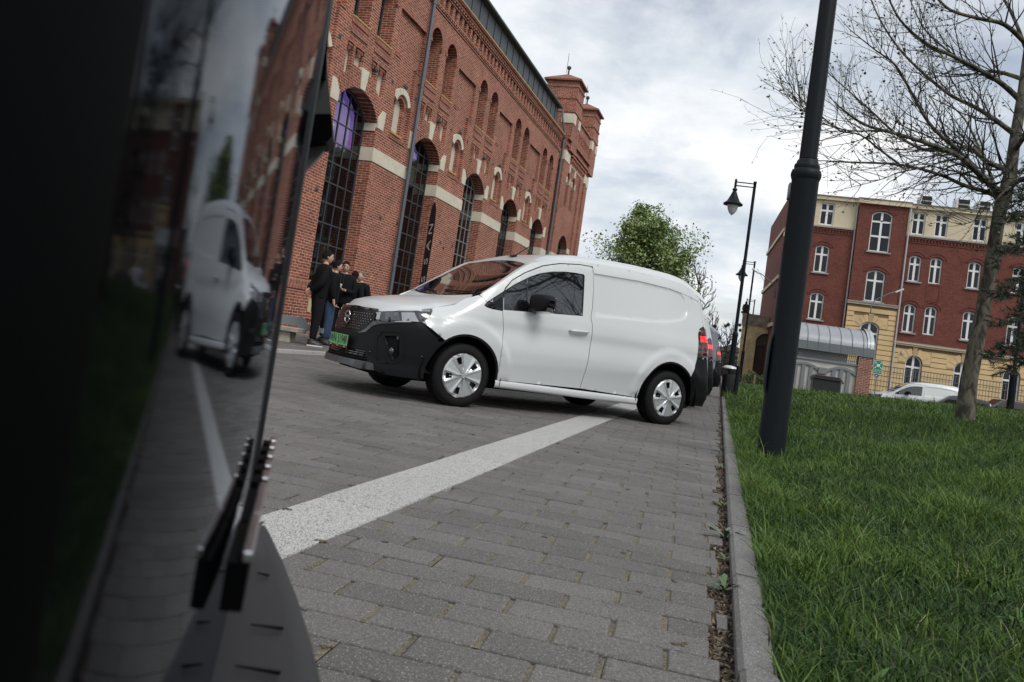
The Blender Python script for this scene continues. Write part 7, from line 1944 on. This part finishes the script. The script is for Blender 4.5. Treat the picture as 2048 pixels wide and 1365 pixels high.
def skirt_panel(name, pts, z0, z1, m, out_=0.0, nz=14, bulge=0.0):
    mb = MB(); n = len(pts)
    for j in range(nz+1):
        z = z0+(z1-z0)*j/nz
        for i, p in enumerate(pts):
            a_ = pts[max(0, i-1)]; b_ = pts[min(n-1, i+1)]; t_ = (b_-a_).normalized(); nr = Vector((-t_.y, t_.x, 0))
            o_ = out_+bulge*math.sin(math.pi*j/nz); c = p+nr*o_*(1 if nr.dot(-p) > 0 else -1)
            mb.v.append((c.x-NO.x, c.y-NO.y, z))
    for j in range(nz):
        for i in range(n-1): mb.f.append([j*n+i, (j+1)*n+i, (j+1)*n+i+1, j*n+i+1]); mb.mi.append(0)
    return mb.obj(name, m, nv_, smooth=True)
split = next(i for i, t in enumerate(ths) if t < -26)+len(tail)
skirt_panel('tailgate_panel', curve[:split+1], .46, 2.3, MT['near_black'])
skirt_panel('dark_reflection_side', curve[split:], .30, 2.3, MT['near_matte'])  # plain matte black stands in for the dark reflections in the gloss paint
q_ = PL[0]-NO; mb = MB(); mb.tube([(q_.x, q_.y, .46), (q_.x, q_.y, 2.3)], .0032, 10); mb.obj('edge_highlight', mat('edge_highlight', (.06,.062,.066), .5), nv_, smooth=True)  # thin grey tube added to draw the highlight along the body edge
skirt_panel('lower_panel', curve[:split+1], .30, .46, MT['near_matte'])
# chrome lettering blocks on a ledge
MT['smoked_chrome'] = mat('smoked_chrome', (.42,.42,.43), .30, metal=1.0)
c0 = gnd(486, 1140, .64); c1 = gnd(545, 885, .64); d = (c1-c0); dn = d.normalized(); nn = Vector((dn.y, -dn.x, 0))
fr_ = [(0, .20, .040), (.215, .44, .034), (.50, .57, .028), (.62, .68, .028), (.73, .79, .028), (.84, .90, .028), (.94, .99, .026)]
for a_, b_, h_ in fr_:
    h_ *= .62; p = c0.lerp(c1, a_)-NO; q = c0.lerp(c1, b_)-NO; mb = MB()
    def bar(z0, z1, w0, w1):
        vs_ = [(c_.x, c_.y, zz) for zz in (z0, z1) for c_ in (p-nn*w0, q-nn*w0, q+nn*w1, p+nn*w1)]
        return MB().add(vs_, [(3,2,1,0),(4,5,6,7),(0,1,5,4),(1,2,6,5),(2,3,7,6),(3,0,4,7)])
    o_ = bar(.64-h_*1.0, .64+h_*.15, .010, .003).obj('letter_body', MT['near_matte'], nv_)
    bar(.64+h_*.15, .64+h_*.45, .0025, .0045).obj('chrome_cap', MT['smoked_chrome'], o_, bevel=.0018)
# bumper ledge
edge = [gnd(*p, .50) for p in ((533, 1042), (548, 1062), (572, 1108), (600, 1175), (628, 1260), (655, 1365), (668, 1440))]
inner = [gnd(*p, .50) for p in ((530, 1045), (500, 1080), (470, 1140), (440, 1220), (410, 1320), (380, 1420), (330, 1500))]
mb = MB(); n = len(edge)
for p, q in zip(edge, inner):
    o_ = (p-q).normalized(); o_.z = 0
    for c_, zz in ((q-o_*.12, .505), (q, .503), (p-o_*.03, .500), (p-o_*.008, .496), (p, .486), (p+o_*.004, .44), (p-o_*.02, .30), (p-o_*.06, .22)): mb.v.append((c_.x-NO.x, c_.y-NO.y, zz))
for i in range(n-1):
    for j in range(7): mb.f.append([i*8+j, i*8+j+1, (i+1)*8+j+1, (i+1)*8+j]); mb.mi.append(0)
mb.obj('rear_bumper', MT['bumper_plastic'], nv_, smooth=True)
for (ax, ay, bx, by) in ((513, 1148, 537, 1150), (500, 1252, 566, 1256), (470, 1335, 560, 1345)):
    a_ = gnd(ax, ay, .5055)-NO; b_ = gnd(bx, by, .5055)-NO; t_ = Vector((0, .004, 0)); mb = MB()
    mb.add([(a_.x, a_.y, .506), (b_.x, b_.y, .5030), (b_.x, b_.y+.004, .5030), (a_.x, a_.y+.002, .506), (a_.x, a_.y, .5068), (b_.x, b_.y, .5050), (b_.x, b_.y+.004, .5050), (a_.x, a_.y+.002, .5068)], [(0,3,2,1),(4,5,6,7),(0,1,5,4),(1,2,6,5),(2,3,7,6),(3,0,4,7)]); mb.obj('step_groove', MT['near_matte'], nv_)
# spoiler end that sticks out past the edge at the top
def slab(name, px, D, m, th=.05):
    f_ = [at(x, y, D)-NO for x, y in px]; b_ = [v+Vector((-.012, th, 0)) for v in f_]; n_ = len(f_)
    mb = MB(); mb.add(f_+b_, [tuple(range(n_))[::-1], tuple(range(n_, 2*n_))]+[(i, (i+1) % n_, n_+(i+1) % n_, n_+i) for i in range(n_)]); return mb.obj(name, m, nv_)
slab('spoiler_side', ((664, -60), (652, 30), (655, 150), (663, 228), (611, 228), (632, 110), (640, -60)), 1.13, mat('spoiler_grey', (.045,.05,.052), .4), .06)
slab('spoiler_underside', ((663, 229), (665, 272), (655, 284), (604, 290), (611, 229)), 1.13, MT['near_matte'], .07)
slab('glass_edge', ((655, 286), (650, 300), (600, 352), (590, 352), (603, 292)), 1.15, mat('spoiler_grey2', (.07,.072,.072), .5), .04)
slab('spoiler_tip', ((640, -60), (674, -60), (665, 0), (656, 70), (652, 150), (640, 150), (645, 60)), 1.10, MT['near_matte'], .05)
